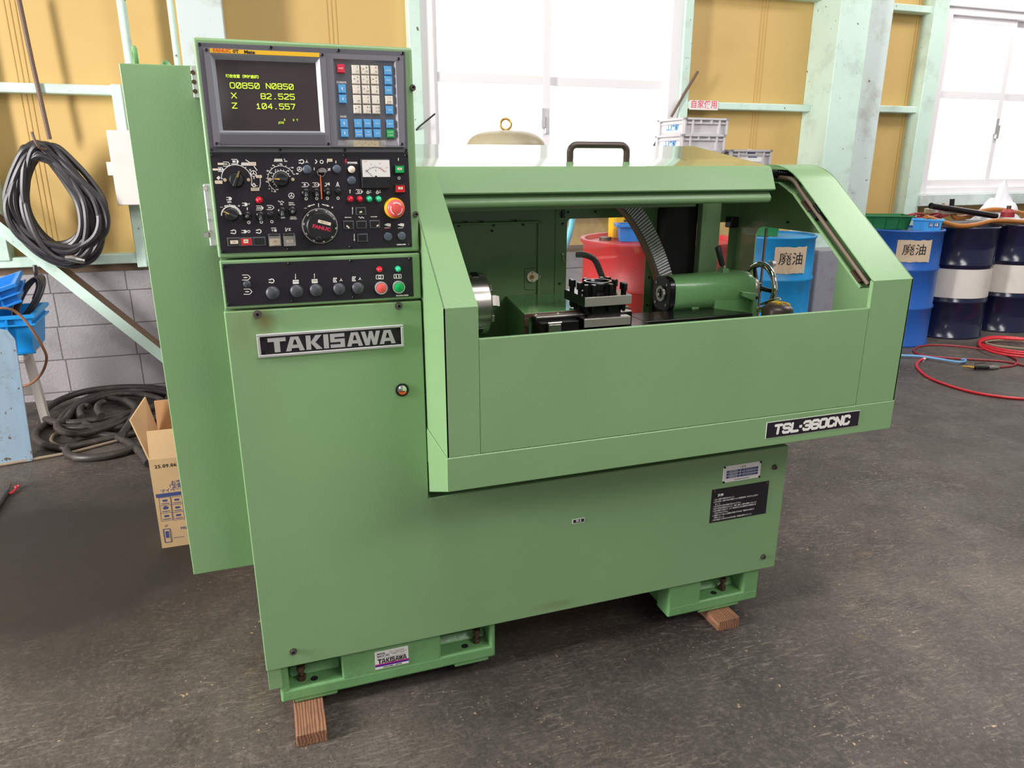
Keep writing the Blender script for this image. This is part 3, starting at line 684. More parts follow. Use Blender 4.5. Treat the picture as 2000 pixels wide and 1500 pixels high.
# plates on the lower cover
def plateM(cs, y):
    q = [at(x, yy, y) for x, yy in cs]
    return sum(a.x for a in q) / 4, sum(a.z for a in q) / 4, (q[1].x - q[0].x + q[2].x - q[3].x) / 2, (q[0].z - q[3].z + q[1].z - q[2].z) / 2
x_, z_, w_, h_ = plateM(((1413.5, 911), (1486.5, 900), (1483, 932), (1410.5, 942.5)), F)
m_ = MB(); m_.use('white'); m_.M = frontM(F, x_, z_); m_.box(-w_/2, w_/2, -h_/2, h_/2, 0, .002); m_.use('navyink'); h = .0024
for k in range(3):
    yy = h_ * (.14 - .17 * k); m_.rect((-w_ * .24, yy), w_ * .36, h_ * .14, h); m_.rect((w_ * .19, yy), w_ * .48, h_ * .14, h)
m_.use('ink'); m_.text('注 意 書', (0, h_ * .33), h_ * .12, h); m_.rect((0, -h_ * .40), w_ * .4, h_ * .03, h)
m_.use('white')
for k, s_ in enumerate(('油圧作動油', '主軸台用油', '摺動面用油')):
    yy = h_ * (.14 - .17 * k); m_.text(s_, (-w_ * .24, yy), h_ * .115, h + .0004); m_.text('モービルバクトラ', (w_ * .19, yy), h_ * .105, h + .0004)
m_.use('black')
for sx in (-1, 1):
    for sy in (-1, 1): m_.cyl((sx * w_ * .48, sy * h_ * .45, .001), (sx * w_ * .48, sy * h_ * .45, .005), .0035, n=10)
m_.build('oil_plate', parent=ML, smooth=False, label='small white lubrication plate')
x_, z_, w_, h_ = plateM(((1390.5, 957), (1501.5, 938.5), (1495.5, 1001.5), (1385.5, 1022)), F)
m_ = MB(); m_.use('plate'); m_.M = frontM(F, x_, z_); m_.box(-w_/2, w_/2, -h_/2, h_/2, 0, .0015); m_.use('white'); h = .002; ts = .0068
m_.text('注意', (-w_ * .40, h_ * .30), .011, h, bold=.0004, align='LEFT')
for k, s_ in enumerate(('1. 正しい服装で作業を行いましょう。', '2. 機械を操作、作業する時は作業標準により作業要領を熟、暖めきちんと給付け', '    ましょう。', '3. 機械を操作する時は手袋を使用しないで下さい。', '4. 機械の周辺は作業台をきれいにし、整理、整頓して清潔な環境にしましょう。', '5. 機械を運転する時はドア、カバー等は閉めると共に回転部分や可動部分に身', '    体を近づけないで下さい。', '6. 作業者でカバー等に入る機器類の作業を行う時は必ず電源を切り自札をで', '    確認をしましょう。', '7. 機械を精度よく使用するための機械点検、作業場の清掃をしましょう。')):
    m_.text(s_, (-w_ * .46, h_ * (.19 - .069 * k)), ts * .86, h, bold=.00012, align='LEFT', sx=.80)
m_.use('rust')
for sx, sy in ((-1, 1), (1, 1), (-1, -1)): m_.cyl((sx * w_ * .46, sy * h_ * .45, .001), (sx * w_ * .46, sy * h_ * .45, .004), .004, n=10)
m_.build('caution_plate', parent=ML, smooth=False, label='black caution plate with white text')
x_, z_, w_, h_ = plateM(((1118, 1014.5), (1142, 1011), (1141.5, 1019), (1118, 1022.5)), F)
m_ = MB(); m_.use('white'); m_.M = frontM(F, x_, z_); m_.box(-w_/2, w_/2, -h_/2, h_/2, 0, .001); m_.use('ink'); m_.rect((0, 0), w_ * .9, h_ * .78, .0013); m_.use('white'); m_.text('M 5', (0, 0), h_ * .8, .0016, bold=.0004); m_.build('number_sticker', parent=ML, smooth=False)
x_, z_, w_, h_ = plateM(((731.5, 1274), (797, 1260.5), (798, 1294), (733, 1308)), 1.802)
m_ = MB(); m_.use('white'); m_.M = frontM(1.802, x_, z_); m_.box(-w_/2, w_/2, -h_/2, h_/2, 0, .0015); h = .002; m_.use('ink'); takisawa(m_, -w_ * .42, -h_ * .20, w_ * .86, h_ * .27, h)
m_.text('MODEL', (-w_ * .43, h_ * .36), h_ * .12, h, bold=.0002, align='LEFT'); m_.text('MACH. NO.', (-w_ * .43, h_ * .21), h_ * .12, h, bold=.0002, align='LEFT'); m_.text('TSL-360CNC', (-w_ * .08, h_ * .37), h_ * .11, h, align='LEFT', spacing=1.3); m_.text('TSRK 1203', (0, h_ * .22), h_ * .11, h, align='LEFT', spacing=1.3); m_.text('OKAYAMA · JAPAN', (0, -h_ * .43), h_ * .11, h, bold=.0002)
m_.rect((0, h_ * .29), w_ * .9, h_ * .012, h); m_.rect((0, h_ * .12), w_ * .9, h_ * .012, h)
m_.use('magenta'); m_.rect((0, -h_ * .235), w_, h_ * .065, h); m_.use('violet'); m_.rect((0, -h_ * .31), w_, h_ * .085, h)
m_.build('serial_plate', parent=ML, smooth=False, label='white serial plate with pink and violet stripes')

# electrical cabinet on the left
YC = 1.92
m_ = MB(); m_.box(-.262, -.092, YC, 2.30, .432, 1.7165); m_.box(-.092, .30, 1.96, 2.30, 1.20, 1.70); m_.build('electrical_cabinet', 'green', ML, bevel=.002)
for px, py, R0, ax in ((264, 112, .019, (1, .22, 0)), (325, 133, .010, (1, 1, 0))):
    p = at(px, py, 2.12); m_ = MB(); m_.torus((p.x, 2.12, p.z + .002), ax, R0, .006, 24, 8); m_.cyl((p.x, 2.12, 1.70), (p.x, 2.12, p.z - R0), .008); m_.build('lifting_eye', 'green_cast', ML)
m_ = MB(); a = at(374, 130, 1.90); b = at(381, 191, 1.90); m_.box(a.x - .002, a.x + .010, 1.895, 1.92, b.z, a.z); m_.use('alu'); m_.slots = ['alu']; hg = m_.build('hinge', parent=ML, bevel=.001)
for z in (.2, .5, .8):
    m_ = MB(); m_.cyl((a.x + .002, 1.896, a.z + (b.z - a.z) * z), (a.x + .002, 1.890, a.z + (b.z - a.z) * z), .005, n=12); m_.build('hinge_screw', 'rust', hg)
m_ = MB(); p0, p1 = at(397, 359, 1.905), at(407, 481, 1.905); m_.box(p0.x - .001, p0.x + .030, 1.90, 1.918, p1.z, p0.z); bk = m_.build('terminal_bracket', 'alu', ML, bevel=.003)
for px, py, r in ((401, 368, .007), (406, 410, .004), (408, 430, .004), (410, 452, .004), (403, 459, .008)):
    p = at(px, py, 1.895); m_ = MB(); m_.cyl((p.x, 1.902, p.z), (p.x, 1.892, p.z), r, r * .8, n=6); m_.build('bracket_screw', 'steel', bk)

# ---------------------------------------------------------------- splash guard
YG = 1.568; XL, XLI, XRI, XR = .372, .4535, 1.595, 1.737; ZT, ZS, ZO = .8275, .739, 1.114
# outer profile of a guard post (y, z): front, crease, slope, rounded top, back
def prof(off=0.0):
    pts = [(YG, 1.190)]
    s0, s1 = (1.568, 1.190), (1.905, 1.449)
    pts.append(s1)
    for t in [i / 9 for i in range(1, 10)]:      # rounded top corner
        a, b, c = s1, (1.972, 1.5005), (2.06, 1.5005)
        pts.append(((1 - t) ** 2 * a[0] + 2 * t * (1 - t) * b[0] + t * t * c[0], (1 - t) ** 2 * a[1] + 2 * t * (1 - t) * b[1] + t * t * c[1]))
    pts.append((2.42, 1.5005))
    return pts
PO = prof()
def inset(P, d):
    out = []
    for i, p in enumerate(P):
        a = P[max(i - 1, 0)]; b = P[min(i + 1, len(P) - 1)]
        n1 = Vector((b[0] - a[0], b[1] - a[1])).normalized(); nn = Vector((n1.y, -n1.x)); out.append((p[0] + nn.x * d, p[1] + nn.y * d))
    return out
def skin(x0, x1, P, key='green', name='guard_post', th=.003, front=None, label=None):
    PI = inset(P, th); m_ = MB()
    m_.prism([(x0, y, z) for y, z in P + PI[::-1]], (x1 - x0, 0, 0))
    if front: m_.box(x0, x1, YG, YG + .012, front, 1.1905)
    return m_.build(name, key, ML, ang=30, label=label, weighted=True)
skin(XL, XLI, PO, front=ZT + .001, label='left sloped post of the guard')
skin(XRI, XR, PO, front=ZT + .001, label='right sloped post of the guard')
# left and right side plates
m_ = MB(); o_ = [(YG, ZT + .001)] + PO + [(2.42, .70), (1.80, .70), (1.80, ZT + .001)]
m_.prism([(XL - .0005, y, z) for y, z in o_], (.004, 0, 0)); m_.build('left_side_plate', 'green', ML, smooth=False)
# right side plate with an opening: built from bands around the hole (y .. z)
hy0, hy1, hz0, hz1 = 1.858, 2.282, .88, 1.2835
m_ = MB(); X0 = XR - .004
def band(pts): m_.prism([(X0, y, z) for y, z in pts], (.0045, 0, 0))
band([(YG, .745), (hy0, .745), (hy0, 1.235), (1.93, hz1), (1.93, 1.30), (1.905, 1.449), (YG, 1.19)])
band([(hy0, .70), (2.42, .70), (2.42, hz0), (hy0, hz0)])
band([(hy1, hz0), (2.42, hz0), (2.42, 1.30), (1.93, 1.30), (1.93, hz1), (hy1 - .03, hz1), (hy1 - .009, hz1 - .009), (hy1, hz1 - .03)])
band([(1.93, 1.2995), (2.42, 1.2995), (2.42, 1.5005)] + PO[2:-1][::-1] + [(1.905, 1.449)])
m_.prism([(XRI + .0002, y, z) for y, z in ((1.945, 1.4745), (1.97, 1.483), (2.0, 1.4845), (2.42, 1.4845), (2.42, 1.4985), (2.06, 1.4985), (2.0, 1.491), (1.955, 1.479))], (.003, 0, 0))
m_.build('right_side_plate', 'green', ML, smooth=False)
m_ = MB(); m_.box(XR - .010, XR - .005, 2.222, 2.36, .88, 1.30); sp = m_.build('sliding_pane', 'pane_clean', ML, smooth=False)
m_ = MB(); m_.use('brownstrip'); m_.box(XR - .011, XR - .004, 2.218, 2.224, .88, 1.28); m_.build('pane_edge', parent=sp, smooth=False)
m_ = MB(); p = atx(1511, 515, XR - .02); m_.cyl((XR - .03, p.y, p.z), (XR - .016, p.y, p.z), .0095, n=24); m_.tube([(XR - .012, p.y + .04, p.z + .004), (XR - .018, p.y, p.z)], .0025); m_.build('pane_knob', 'alu', sp)
for px, py in ((1538, 434), (1582, 418)):
    m_ = MB(); p = atx(px, py, XR - .008); m_.cyl((XR - .010, p.y, p.z), (XR - .003, p.y, p.z), .004, n=10); m_.build('plate_screw', 'ink', ML)
# channel with the rod the cover slides on (right post)
s0 = Vector((1.595, 1.568, 1.190)); sd = Vector((0, .337, .259)).normalized(); sn = Vector((0, -sd.z, sd.y))
def sl(x, t, d): p = s0 + sd * t - sn * d; return (x, p.y, p.z)
m_ = MB()
PL = [sl(0, .012, .048), sl(0, .40, .048)]
for (x0, x1, d0, d1) in ((1.592, 1.600, .043, .049), (1.592, 1.66, .047, .050)):
    m_.hexa([sl(x0, .02, d1), sl(x1, .02, d1), sl(x1, .425, d1), sl(x0, .425, d1)], [sl(x0, .02, d0), sl(x1, .02, d0), sl(x1, .425, d0), sl(x0, .425, d0)])
pe = Vector(sl(1.592, .425, .046))
m_.hexa([(1.592, pe.y, pe.z - .004), (1.66, pe.y, pe.z - .004), (1.66, 2.01, 1.442), (1.592, 2.01, 1.442)], [(1.592, pe.y, pe.z), (1.66, pe.y, pe.z), (1.66, 2.01, 1.446), (1.592, 2.01, 1.446)])
m_.box(1.592, 1.66, 2.01, 2.40, 1.442, 1.4455)
m_.build('slide_channel', 'green', ML, bevel=.001)
m_ = MB(); m_.prism([sl(1.66, .01, .004), sl(1.66, .42, .004), (1.66, 1.95, 1.466), (1.66, 2.0, 1.485), (1.66, 2.06, 1.495), (1.66, 2.38, 1.496), (1.66, 2.38, 1.444), (1.66, 2.01, 1.444), sl(1.66, .42, .049), sl(1.66, .01, .049)], (.003, 0, 0)); m_.build('channel_web', 'green_shaded', ML, smooth=False)
m_ = MB(); m_.tube(catmull([sl(1.604, .012, .026), sl(1.604, .20, .026), sl(1.604, .40, .026), (1.604, 1.95, 1.452), (1.604, 1.99, 1.459), (1.604, 2.06, 1.460), (1.604, 2.36, 1.460)], 6), .0065, 12); m_.build('slide_rod', 'brownstrip', ML)
m_ = MB(); q0, q1 = at(1505, 341, 2.03), at(1546, 345, 2.0)
n_ = 60; pts = []
m_.cyl((1.535, 2.03, 1.470), (1.655, 2.03, 1.470), .009)
for i in range(n_ * 3):
    t = i / (n_ * 3 - 1); pts.append((1.538 + .11 * t, 2.03 + .0125 * cos(t * 2 * pi * 14), 1.470 + .0125 * sin(t * 2 * pi * 14)))
m_.tube(pts, .0022, 5); m_.build('spring', 'black', ML)
for t in (.19, .30):
    pass
for t, x in ((.035, 1.597), (.335, 1.597)):
    m_ = MB(); m_.hexa([sl(x - .004, t, .047), sl(x + .016, t, .047), sl(x + .016, t + .045, .047), sl(x - .004, t + .045, .047)], [sl(x - .004, t, .037), sl(x + .016, t, .037), sl(x + .016, t + .045, .037), sl(x - .004, t + .045, .037)]); m_.build('rod_clip', 'brown_frame', ML)
m_ = MB(); m_.hexa([sl(1.60, .30, .046), sl(1.655, .30, .046), sl(1.655, .34, .046), sl(1.60, .34, .046)], [sl(1.60, .30, .012), sl(1.655, .30, .012), sl(1.655, .34, .012), sl(1.60, .34, .012)]); m_.build('stop_block', 'black', ML, bevel=.002)
# lower front panel and drip band
m_ = MB(); m_.box(XLI + .0008, XRI - .0008, YG, YG + .012, ZT + .001, ZO); m_.build('front_panel', 'green', ML, bevel=.0012)
m_ = MB(); m_.prism([(XL - .003, YG - .002, ZS), (XL - .003, YG - .002, ZT), (XL - .003, 1.80, ZT - .001), (XL - .003, 1.80, .728)], (XR - XL + .004, 0, 0)); m_.prism([(XL - .0022, YG + .01, ZS + .01), (XL - .0022, 1.79, .735), (XL - .0022, 1.79, .640), (XL - .0022, YG + .002, ZS - .0005)], (.004, 0, 0)); m_.build('drip_band', 'green', ML, bevel=.003)
m_ = MB(); m_.box(XL, 1.737, 1.80, 2.42, .655, .70); m_.build('chip_tray', 'green_shaded', ML, smooth=False)
x_, z_, w_, h_ = plateM(((1497, 824.5), (1680, 802), (1675, 832), (1495.5, 856.5)), YG - .002)
m_ = MB(); m_.use('white'); m_.M = frontM(YG - .002, x_, z_); m_.box(-w_/2, w_/2, -h_/2, h_/2, 0, .001); m_.use('plate'); m_.box(-w_/2 + .001, w_/2 - .001, -h_/2 + .001, h_/2 - .001, .0005, .0014); m_.use('white')
h = .0018; chh = h_ * .50; x0 = -w_ * .415; y0 = -chh * .5; cw = w_ * .066; gp = w_ * .0225; wd = .0082
x1 = strokes(m_, 'TSL', x0, y0, cw, chh, gp, wd, h, shear=.10)
m_.rect((x1 + .002, 0), w_ * .03, wd, h); x1 += w_ * .037
x1 = strokes(m_, '360', x1, y0, cw, chh, gp, wd, h, shear=.10)
strokes(m_, 'CNC', x1, y0, cw * .93, chh, gp, wd, h, shear=.10)
m_.build('model_plate', parent=ML, smooth=False, label='black plate with white model lettering')
# sliding cover, raised
LX0, LX1 = .385, 1.532
def lid(P, y_off=0): pass
prf = [(2.435, 1.561), (2.42, 1.5645), (1.985, 1.496), (1.972, 1.491), (1.942, 1.4275), (1.944, 1.424), (1.972, 1.4205)]
m_ = MB(); th = .003
inn = [(2.435, 1.557), (2.42, 1.5605), (1.988, 1.4925), (1.976, 1.488), (1.948, 1.430), (1.948, 1.4275), (1.972, 1.4235)]
m_.use('green_top'); m_.prism([(LX0, *q) for q in prf[:3] + inn[:3][::-1]], (LX1 - LX0, 0, 0))
m_.use('green'); m_.prism([(LX0, *q) for q in prf[2:] + inn[2:][::-1]], (LX1 - LX0, 0, 0))
m_.use('green')
m_.prism([(LX1 - .003, y, z) for y, z in [(2.42, 1.562), (1.985, 1.494), (1.972, 1.489), (1.945, 1.428), (2.40, 1.47)]], (.003, 0, 0))
m_.prism([(LX0, y, z) for y, z in [(2.42, 1.562), (1.985, 1.494), (1.972, 1.489), (1.945, 1.428), (2.40, 1.47)]], (.003, 0, 0))
cv = m_.build('sliding_cover', parent=ML, ang=25, label='raised sliding cover with polished top')
m_ = MB(); pr = [(1.972, 1.4205), (1.968, 1.4195), (1.952, 1.404), (1.953, 1.392), (1.962, 1.386), (2.02, 1.386)]
m_.prism([(LX0, *q) for q in pr + [(a + .003, b + .003) for a, b in pr[::-1]]], (LX1 - LX0 - .006, 0, 0))
m_.build('cover_lip', 'green', cv, ang=60)
m_ = MB(); m_.box(LX0 + .01, 1.30, 2.02, 2.06, 1.374, 1.388); m_.build('cover_stiffener', 'green_shaded', cv, bevel=.002)
hy = 2.03
def hz(px): return 1.503
hb0, hb1 = at(1113, 322, hy).x, at(1223, 322, hy).x; htz = at(1168, 283, hy).z
m_ = MB(); rr = .0095; pts = [(hb0, hy, 1.500), (hb0, hy, htz - .020)]
pts += [(hb0 + .020 - .020 * cos(a), hy, htz - .020 + .020 * sin(a)) for a in [radians(15 * i) for i in range(1, 7)]]
pts += [(hb1 - .020 + .020 * sin(a), hy, htz - .020 + .020 * cos(a)) for a in [radians(15 * i) for i in range(0, 7)]] + [(hb1, hy, 1.500)]
m_.tube(pts, rr, 16); hd = m_.build('handle', 'oldcan', cv)
for x in (hb0, hb1): m_ = MB(); m_.cyl((x, hy, 1.498), (x, hy, 1.508), .0115, .0105); m_.build('handle_foot', 'green', hd)
# rear wall with windows
YW = 2.40
wl0, wl1, wz0, wz1 = 1.025, 1.345, .955, 1.318
w20, w21 = 1.555, 1.70
m_ = MB()
def wbox(a, b, c, d, y0=YW, y1=YW + .004): m_.box(a, b, y0, y1, c, d)
wbox(XL, wl0, .68, 1.50); wbox(wl0, wl1, wz1, 1.50); wbox(wl0, wl1, .68, wz0); wbox(wl1, w20, .68, 1.50); wbox(w20, w21, 1.29, 1.50); wbox(w20, w21, .68, .90); wbox(w21, XR, .68, 1.50)
# rounded corners of the left window
for sx, sz, x, z in ((1, 1, wl0, wz0), (-1, 1, wl1, wz0), (1, -1, wl0, wz1), (-1, -1, wl1, wz1)):
    r = .016; c = (x + sx * r, z + sz * r); pts = [(x, z)] + [(c[0] - sx * r * cos(a), c[1] - sz * r * sin(a)) for a in [radians(15 * i) for i in range(7)]]
    m_.prism([(p[0], YW, p[1]) for p in pts], (0, .004, 0))
m_.build('rear_wall', 'green_shaded', ML, smooth=False)
m_ = MB(); m_.box(wl0 - .01, wl1 + .01, YW + .006, YW + .010, wz0 - .01, wz1 + .01); m_.build('rear_window', 'pane', ML, smooth=False)
m_ = MB(); m_.box(w20 - .01, w21 + .01, YW + .006, YW + .010, .89, 1.30); m_.build('rear_window', 'pane', ML, smooth=False)
m_ = MB(); m_.box(wl0 - .045, wl0 - .041, YW - .004, YW, .88, 1.35); m_.box(wl0 - .045, wl1 + .05, YW - .008, YW - .002, 1.345, 1.352); m_.box(wl1 + .03, wl1 + .036, YW - .004, YW, .88, 1.35)
m_.build('window_frame_seam', 'green_shaded', ML, smooth=False)
for px, py in ((1099, 437), (1110, 414), (1163, 413), (1216, 412), (1093, 554), (1268, 542), (1264, 596), (1253, 620)):
    m_ = MB(); p = at(px, py, YW - .002); m_.cyl((p.x, YW + .001, p.z), (p.x, YW - .004, p.z), .0042, n=10); m_.build('window_screw', 'ink', ML)
m_ = MB(); p = at(1098, 496, YW); m_.use('steel'); m_.tube([(p.x, YW - .002, p.z), (p.x - .002, YW - .012, p.z - .012), (p.x + .003, YW - .012, p.z - .026), (p.x + .011, YW - .008, p.z - .024)], .0018, 6); m_.cyl((p.x, YW, p.z), (p.x, YW - .006, p.z), .0045, n=12); m_.build('wire_clip', 'steel', ML)
m_ = MB(); p = at(1098, 408, YW); m_.box(p.x - .006, p.x + .006, YW - .014, YW, p.z - .03, p.z + .006); m_.build('latch', 'blackm', ML, bevel=.002)
# black box giving the recess its shade by colour, upright bar between the windows
m_ = MB(); a, b = at(1290, 500, 2.36).x, at(1352, 500, 2.36).x; m_.box(a, b, 2.34, YW, .90, 1.42); m_.build('dark_recess', 'ink', ML, bevel=.003)
m_ = MB(); a, b = at(1366, 500, 2.28).x, at(1402, 500, 2.28).x; m_.box(a, b, 2.28, 2.31, .90, 1.43); m_.build('upright_bar', 'green', ML, bevel=.002)
p = at(1430, 440, 2.36); m_ = MB(); m_.box(p.x - .005, p.x + .03, 2.36, YW, p.z - .01, p.z + .03); m_.build('latch', 'blackm', ML, bevel=.004)
m_ = MB(); a = at(1446, 500, 2.385).x; m_.box(a - .004, a + .004, 2.375, YW, .95, 1.27); m_.build('rear_hinge', 'green_shaded', ML, bevel=.002)
# access panel of the headstock side and its white plug
a, b, c = at(870, 437, 2.385), at(1054, 432, 2.385), at(1048, 604, 2.385)
m_ = MB(); m_.box(.40, b.x, 2.382, YW, .86, b.z); m_.build('access_panel', 'green_shaded', ML, bevel=.003)
m_ = MB(); m_.box(b.x - .010, b.x, 2.372, 2.384, .88, b.z); m_.box(.40, b.x, 2.372, 2.384, b.z - .006, b.z + .002); m_.build('access_panel_rim', 'green_shaded', ML, bevel=.002)
for px, py in ((911, 434), (942, 433), (1007, 431), (896, 441), (964, 440), (1022, 439), (961, 451)):
    m_ = MB(); p = at(px, py, 2.38); m_.cyl((p.x, 2.384, p.z), (p.x, 2.376, p.z), .004, n=10); m_.build('panel_screw', 'ink', ML)
p = at(1040, 541, 2.37)
m_ = MB(); m_.M = frontM(2.38, p.x, p.z); r = .019
pts = [(r * cos(a_), r * sin(a_)) for a_ in [radians(50 + 20 * i) for i in range(14)]]
m_.prism([(q[0], q[1], 0) for q in pts] + [(.012, -.016, 0), (.032, -.002, 0), (.030, .004, 0)], (0, 0, .008)); m_.build('plug_flange', 'ivory', ML, bevel=.002, label='white plastic connector flange')
m_ = MB(); m_.use('brass'); m_.M = frontM(2.371, p.x - .002, p.z); m_.cyl((0, 0, 0), (0, 0, .005), .007); m_.use('ink'); m_.cyl((0, .015, 0), (0, .015, .002), .002, n=8); m_.cyl((0, -.015, 0), (0, -.015, .002), .002, n=8); m_.build('plug_core', parent=ML)
m_ = MB(); m_.M = frontM(2.3815, p.x, p.z); m_.pline([(-.026, -.045), (-.026, .028), (.016, .030)], .0018, 0); m_.pline([(-.026, -.045), (.012, -.048)], .0018, 0); m_.build('cover_seam', 'ink', ML, smooth=False)

# ================================================================ control pendant
PX0, PX1, PZ0, PZ1 = -.0975, .3675, 1.2955, 1.7575
PEN = None
m_ = MB(); m_.box(PX0, PX1, F, 1.905, PZ0, PZ1); PEN = m_.build('control_pendant', 'green', ML, bevel=.006, seg=3)
def pt(px, py, y=F): p = at(px, py, y); return (p.x, p.z)
def Z1(X, Y): return pt(360 + X / 4.1667, 60 + Y / 4.1667)
def ZA(X, Y): return pt(400 + X / 4.5455, 280 + Y / 4.5455)
def ZK(X, Y): return pt(640 + X / 8.33, 110 + Y / 8.33)
def ZS_(X, Y): return pt(400 + X / 4.348, 480 + Y / 4.348)
FM = frontM(F)
U = .000247      # metres for one unit of the panel drawing
def pmb(key): m_ = MB(); m_.M = FM; m_.use(key); return m_
def ubox(m_, c, wx, wy, z0, z1): return m_.box(c[0] - wx / 2, c[0] + wx / 2, c[1] - wy / 2, c[1] + wy / 2, z0, z1)
def screw(c, z, parent, r=.0034, key='blackm'):
    m_ = pmb(key); m_.lathe((c[0], c[1], z - .0005), (0, 0, 1), [(0, 0), (r, 0), (r, .0022), (r * .8, .003), (r * .45, .003), (r * .4, .001), (0, .001)], 14); return m_.build('screw', parent=parent)
# grey outer plate
q = [Z1(105, 95), Z1(1795, 170), Z1(1818, 990), Z1(206, 990)]
m_ = pmb('frame_dk'); m_.prism([(a, b, 0) for a, b in q], (0, 0, .003)); CRT = m_.build('crt_plate', parent=PEN, bevel=.0008)
for c in ((125, 113), (705, 138), (1253, 162), (1773, 185), (222, 968), (780, 968), (1305, 970), (1802, 972)): screw(Z1(*c), .003, PEN)
# raised bezel with recessed screen: frames as stepped quads
def frame(m_, oc, ic, z0, z1, zi):
    n = 4; v = [(a, b, z0) for a, b in oc] + [(a, b, z1) for a, b in oc] + [(a, b, z1) for a, b in ic[0]] + [(a, b, zi) for a, b in ic[1]]
    f = []
    for i in range(4):
        j = (i + 1) % 4; f += [(i, j, j + 4, i + 4), (i + 4, j + 4, j + 8, i + 8), (i + 8, j + 8, j + 12, i + 12)]
    m_.add(v, f)
oc = [Z1(158, 142), Z1(1146, 188), Z1(1190, 948), Z1(245, 943)]
i0 = [Z1(212, 194), Z1(1097, 228), Z1(1140, 832), Z1(287, 828)]
i1 = [Z1(250, 236), Z1(1066, 264), Z1(1106, 818), Z1(316, 812)]
m_ = pmb('frame'); frame(m_, oc, (i0, i0), .0025, .012, .0118); m_.use('bezel'); v = [(a, b, .0118) for a, b in i0] + [(a, b, .0034) for a, b in i1]
m_.add(v, [(i, (i + 1) % 4, (i + 1) % 4 + 4, i + 4) for i in range(4)])
CB = m_.build('crt_bezel', parent=PEN, smooth=False)
m_ = pmb('screen'); n = 14
cc = [Vector((*p, 0)) for p in i1]
def bil(u, v): return cc[0] * (1 - u) * (1 - v) + cc[1] * u * (1 - v) + cc[2] * u * v + cc[3] * (1 - u) * v
vs_ = []
for i in range(n + 1):
    for j in range(n + 1):
        u, v = i / n, j / n; p = bil(u, v); vs_.append((p.x, p.y, .0036 + .0022 * (1 - (2 * u - 1) ** 2) * (1 - (2 * v - 1) ** 2) ** .8))
m_.add(vs_, [(i * (n + 1) + j, (i + 1) * (n + 1) + j, (i + 1) * (n + 1) + j + 1, i * (n + 1) + j + 1) for i in range(n) for j in range(n)])
scr = m_.build('crt_screen', parent=CB)
m_ = pmb('crt'); ht = .0066
def crt(s_, X0, Y0, X1, Y1, hh):
    a = Z1(X0, Y0); b = Z1(X1, Y1); nch = len(s_); pitch = (b[0] - a[0]) / (nch - .25); cw = pitch * .72
    for i, c in enumerate(s_):
        if c == ' ': continue
        x = a[0] + pitch * i; y = a[1] + (b[1] - a[1]) * i / nch
        strokes(m_, c, x, y, cw, hh, 0, .0017, ht, slash=True)
crt('00850'.replace('0', 'O', 1), 376, 468, 612, 473, .0105); crt('N0850', 668, 473, 888, 481, .0105)
crt('X', 386, 550, 428, 551, .0105); crt('82.525', 626, 556, 897, 561, .0105)
crt('Z', 392, 632, 433, 633, .0105); crt('104.557', 588, 636, 902, 641, .0105)
m_.text('現在位置（絶対座標）', Z1(482, 377), .0072, ht, bold=.0002)
for s_, X, Y in (('S', 815, 727), ('0', 888, 729), ('T', 918, 730), ('JOG', 788, 750)): m_.text(s_, Z1(X, Y), .0064, ht, bold=.0001)
m_.build('screen_text', parent=CB, smooth=False, label='glowing yellow green position readout')
m_ = pmb('yellow'); m_.prism([(a, b, .012) for a, b in (Z1(207, 150), Z1(1095, 187), Z1(1095, 221), Z1(210, 184))], (0, 0, .0006)); m_.use('orangeink')
rt = atan2(Z1(1095, 187)[1] - Z1(207, 150)[1], Z1(1095, 187)[0] - Z1(207, 150)[0])
m_.text('FANUC', Z1(307, 169), .0098, .013, bold=.0004, sx=1.08, rot=rt); m_.use('ink'); m_.text('0T', Z1(420, 176), .009, .013, bold=.0003, sx=1.2, rot=rt); m_.text('Mate', Z1(530, 182), .009, .013, bold=.0004, sx=1.2, rot=rt)
m_.build('name_strip', parent=CB, smooth=False, label='yellow name strip above the screen')
m_ = pmb('frame_dk'); m_.prism([(a, b, .0119) for a, b in (Z1(287, 842), Z1(1140, 846), Z1(1146, 930), Z1(292, 926))], (0, 0, .0012)); m_.build('blank_strip', parent=CB, bevel=.0004)
for c in ((182, 162), (1119, 202), (266, 918), (1168, 922)): screw(Z1(*c), .012, CB, .0033, 'black')
oc = [Z1(1148, 189), Z1(1775, 214), Z1(1790, 948), Z1(1192, 946)]
i0 = [Z1(1206, 232), Z1(1712, 252), Z1(1742, 935), Z1(1242, 932)]; i1 = [Z1(1216, 250), Z1(1700, 266), Z1(1722, 892), Z1(1250, 890)]
m_ = pmb('frame'); frame(m_, oc, (i0, i1), .0025, .011, .006); m_.use('frame_dk'); m_.poly([(a, b, .006) for a, b in i1]); KB = m_.build('keypad', parent=PEN, smooth=False)
for c in ((1735, 234), (1764, 924)): screw(Z1(*c), .011, KB, .0033, 'black')
kw, kh = .0178, .0190
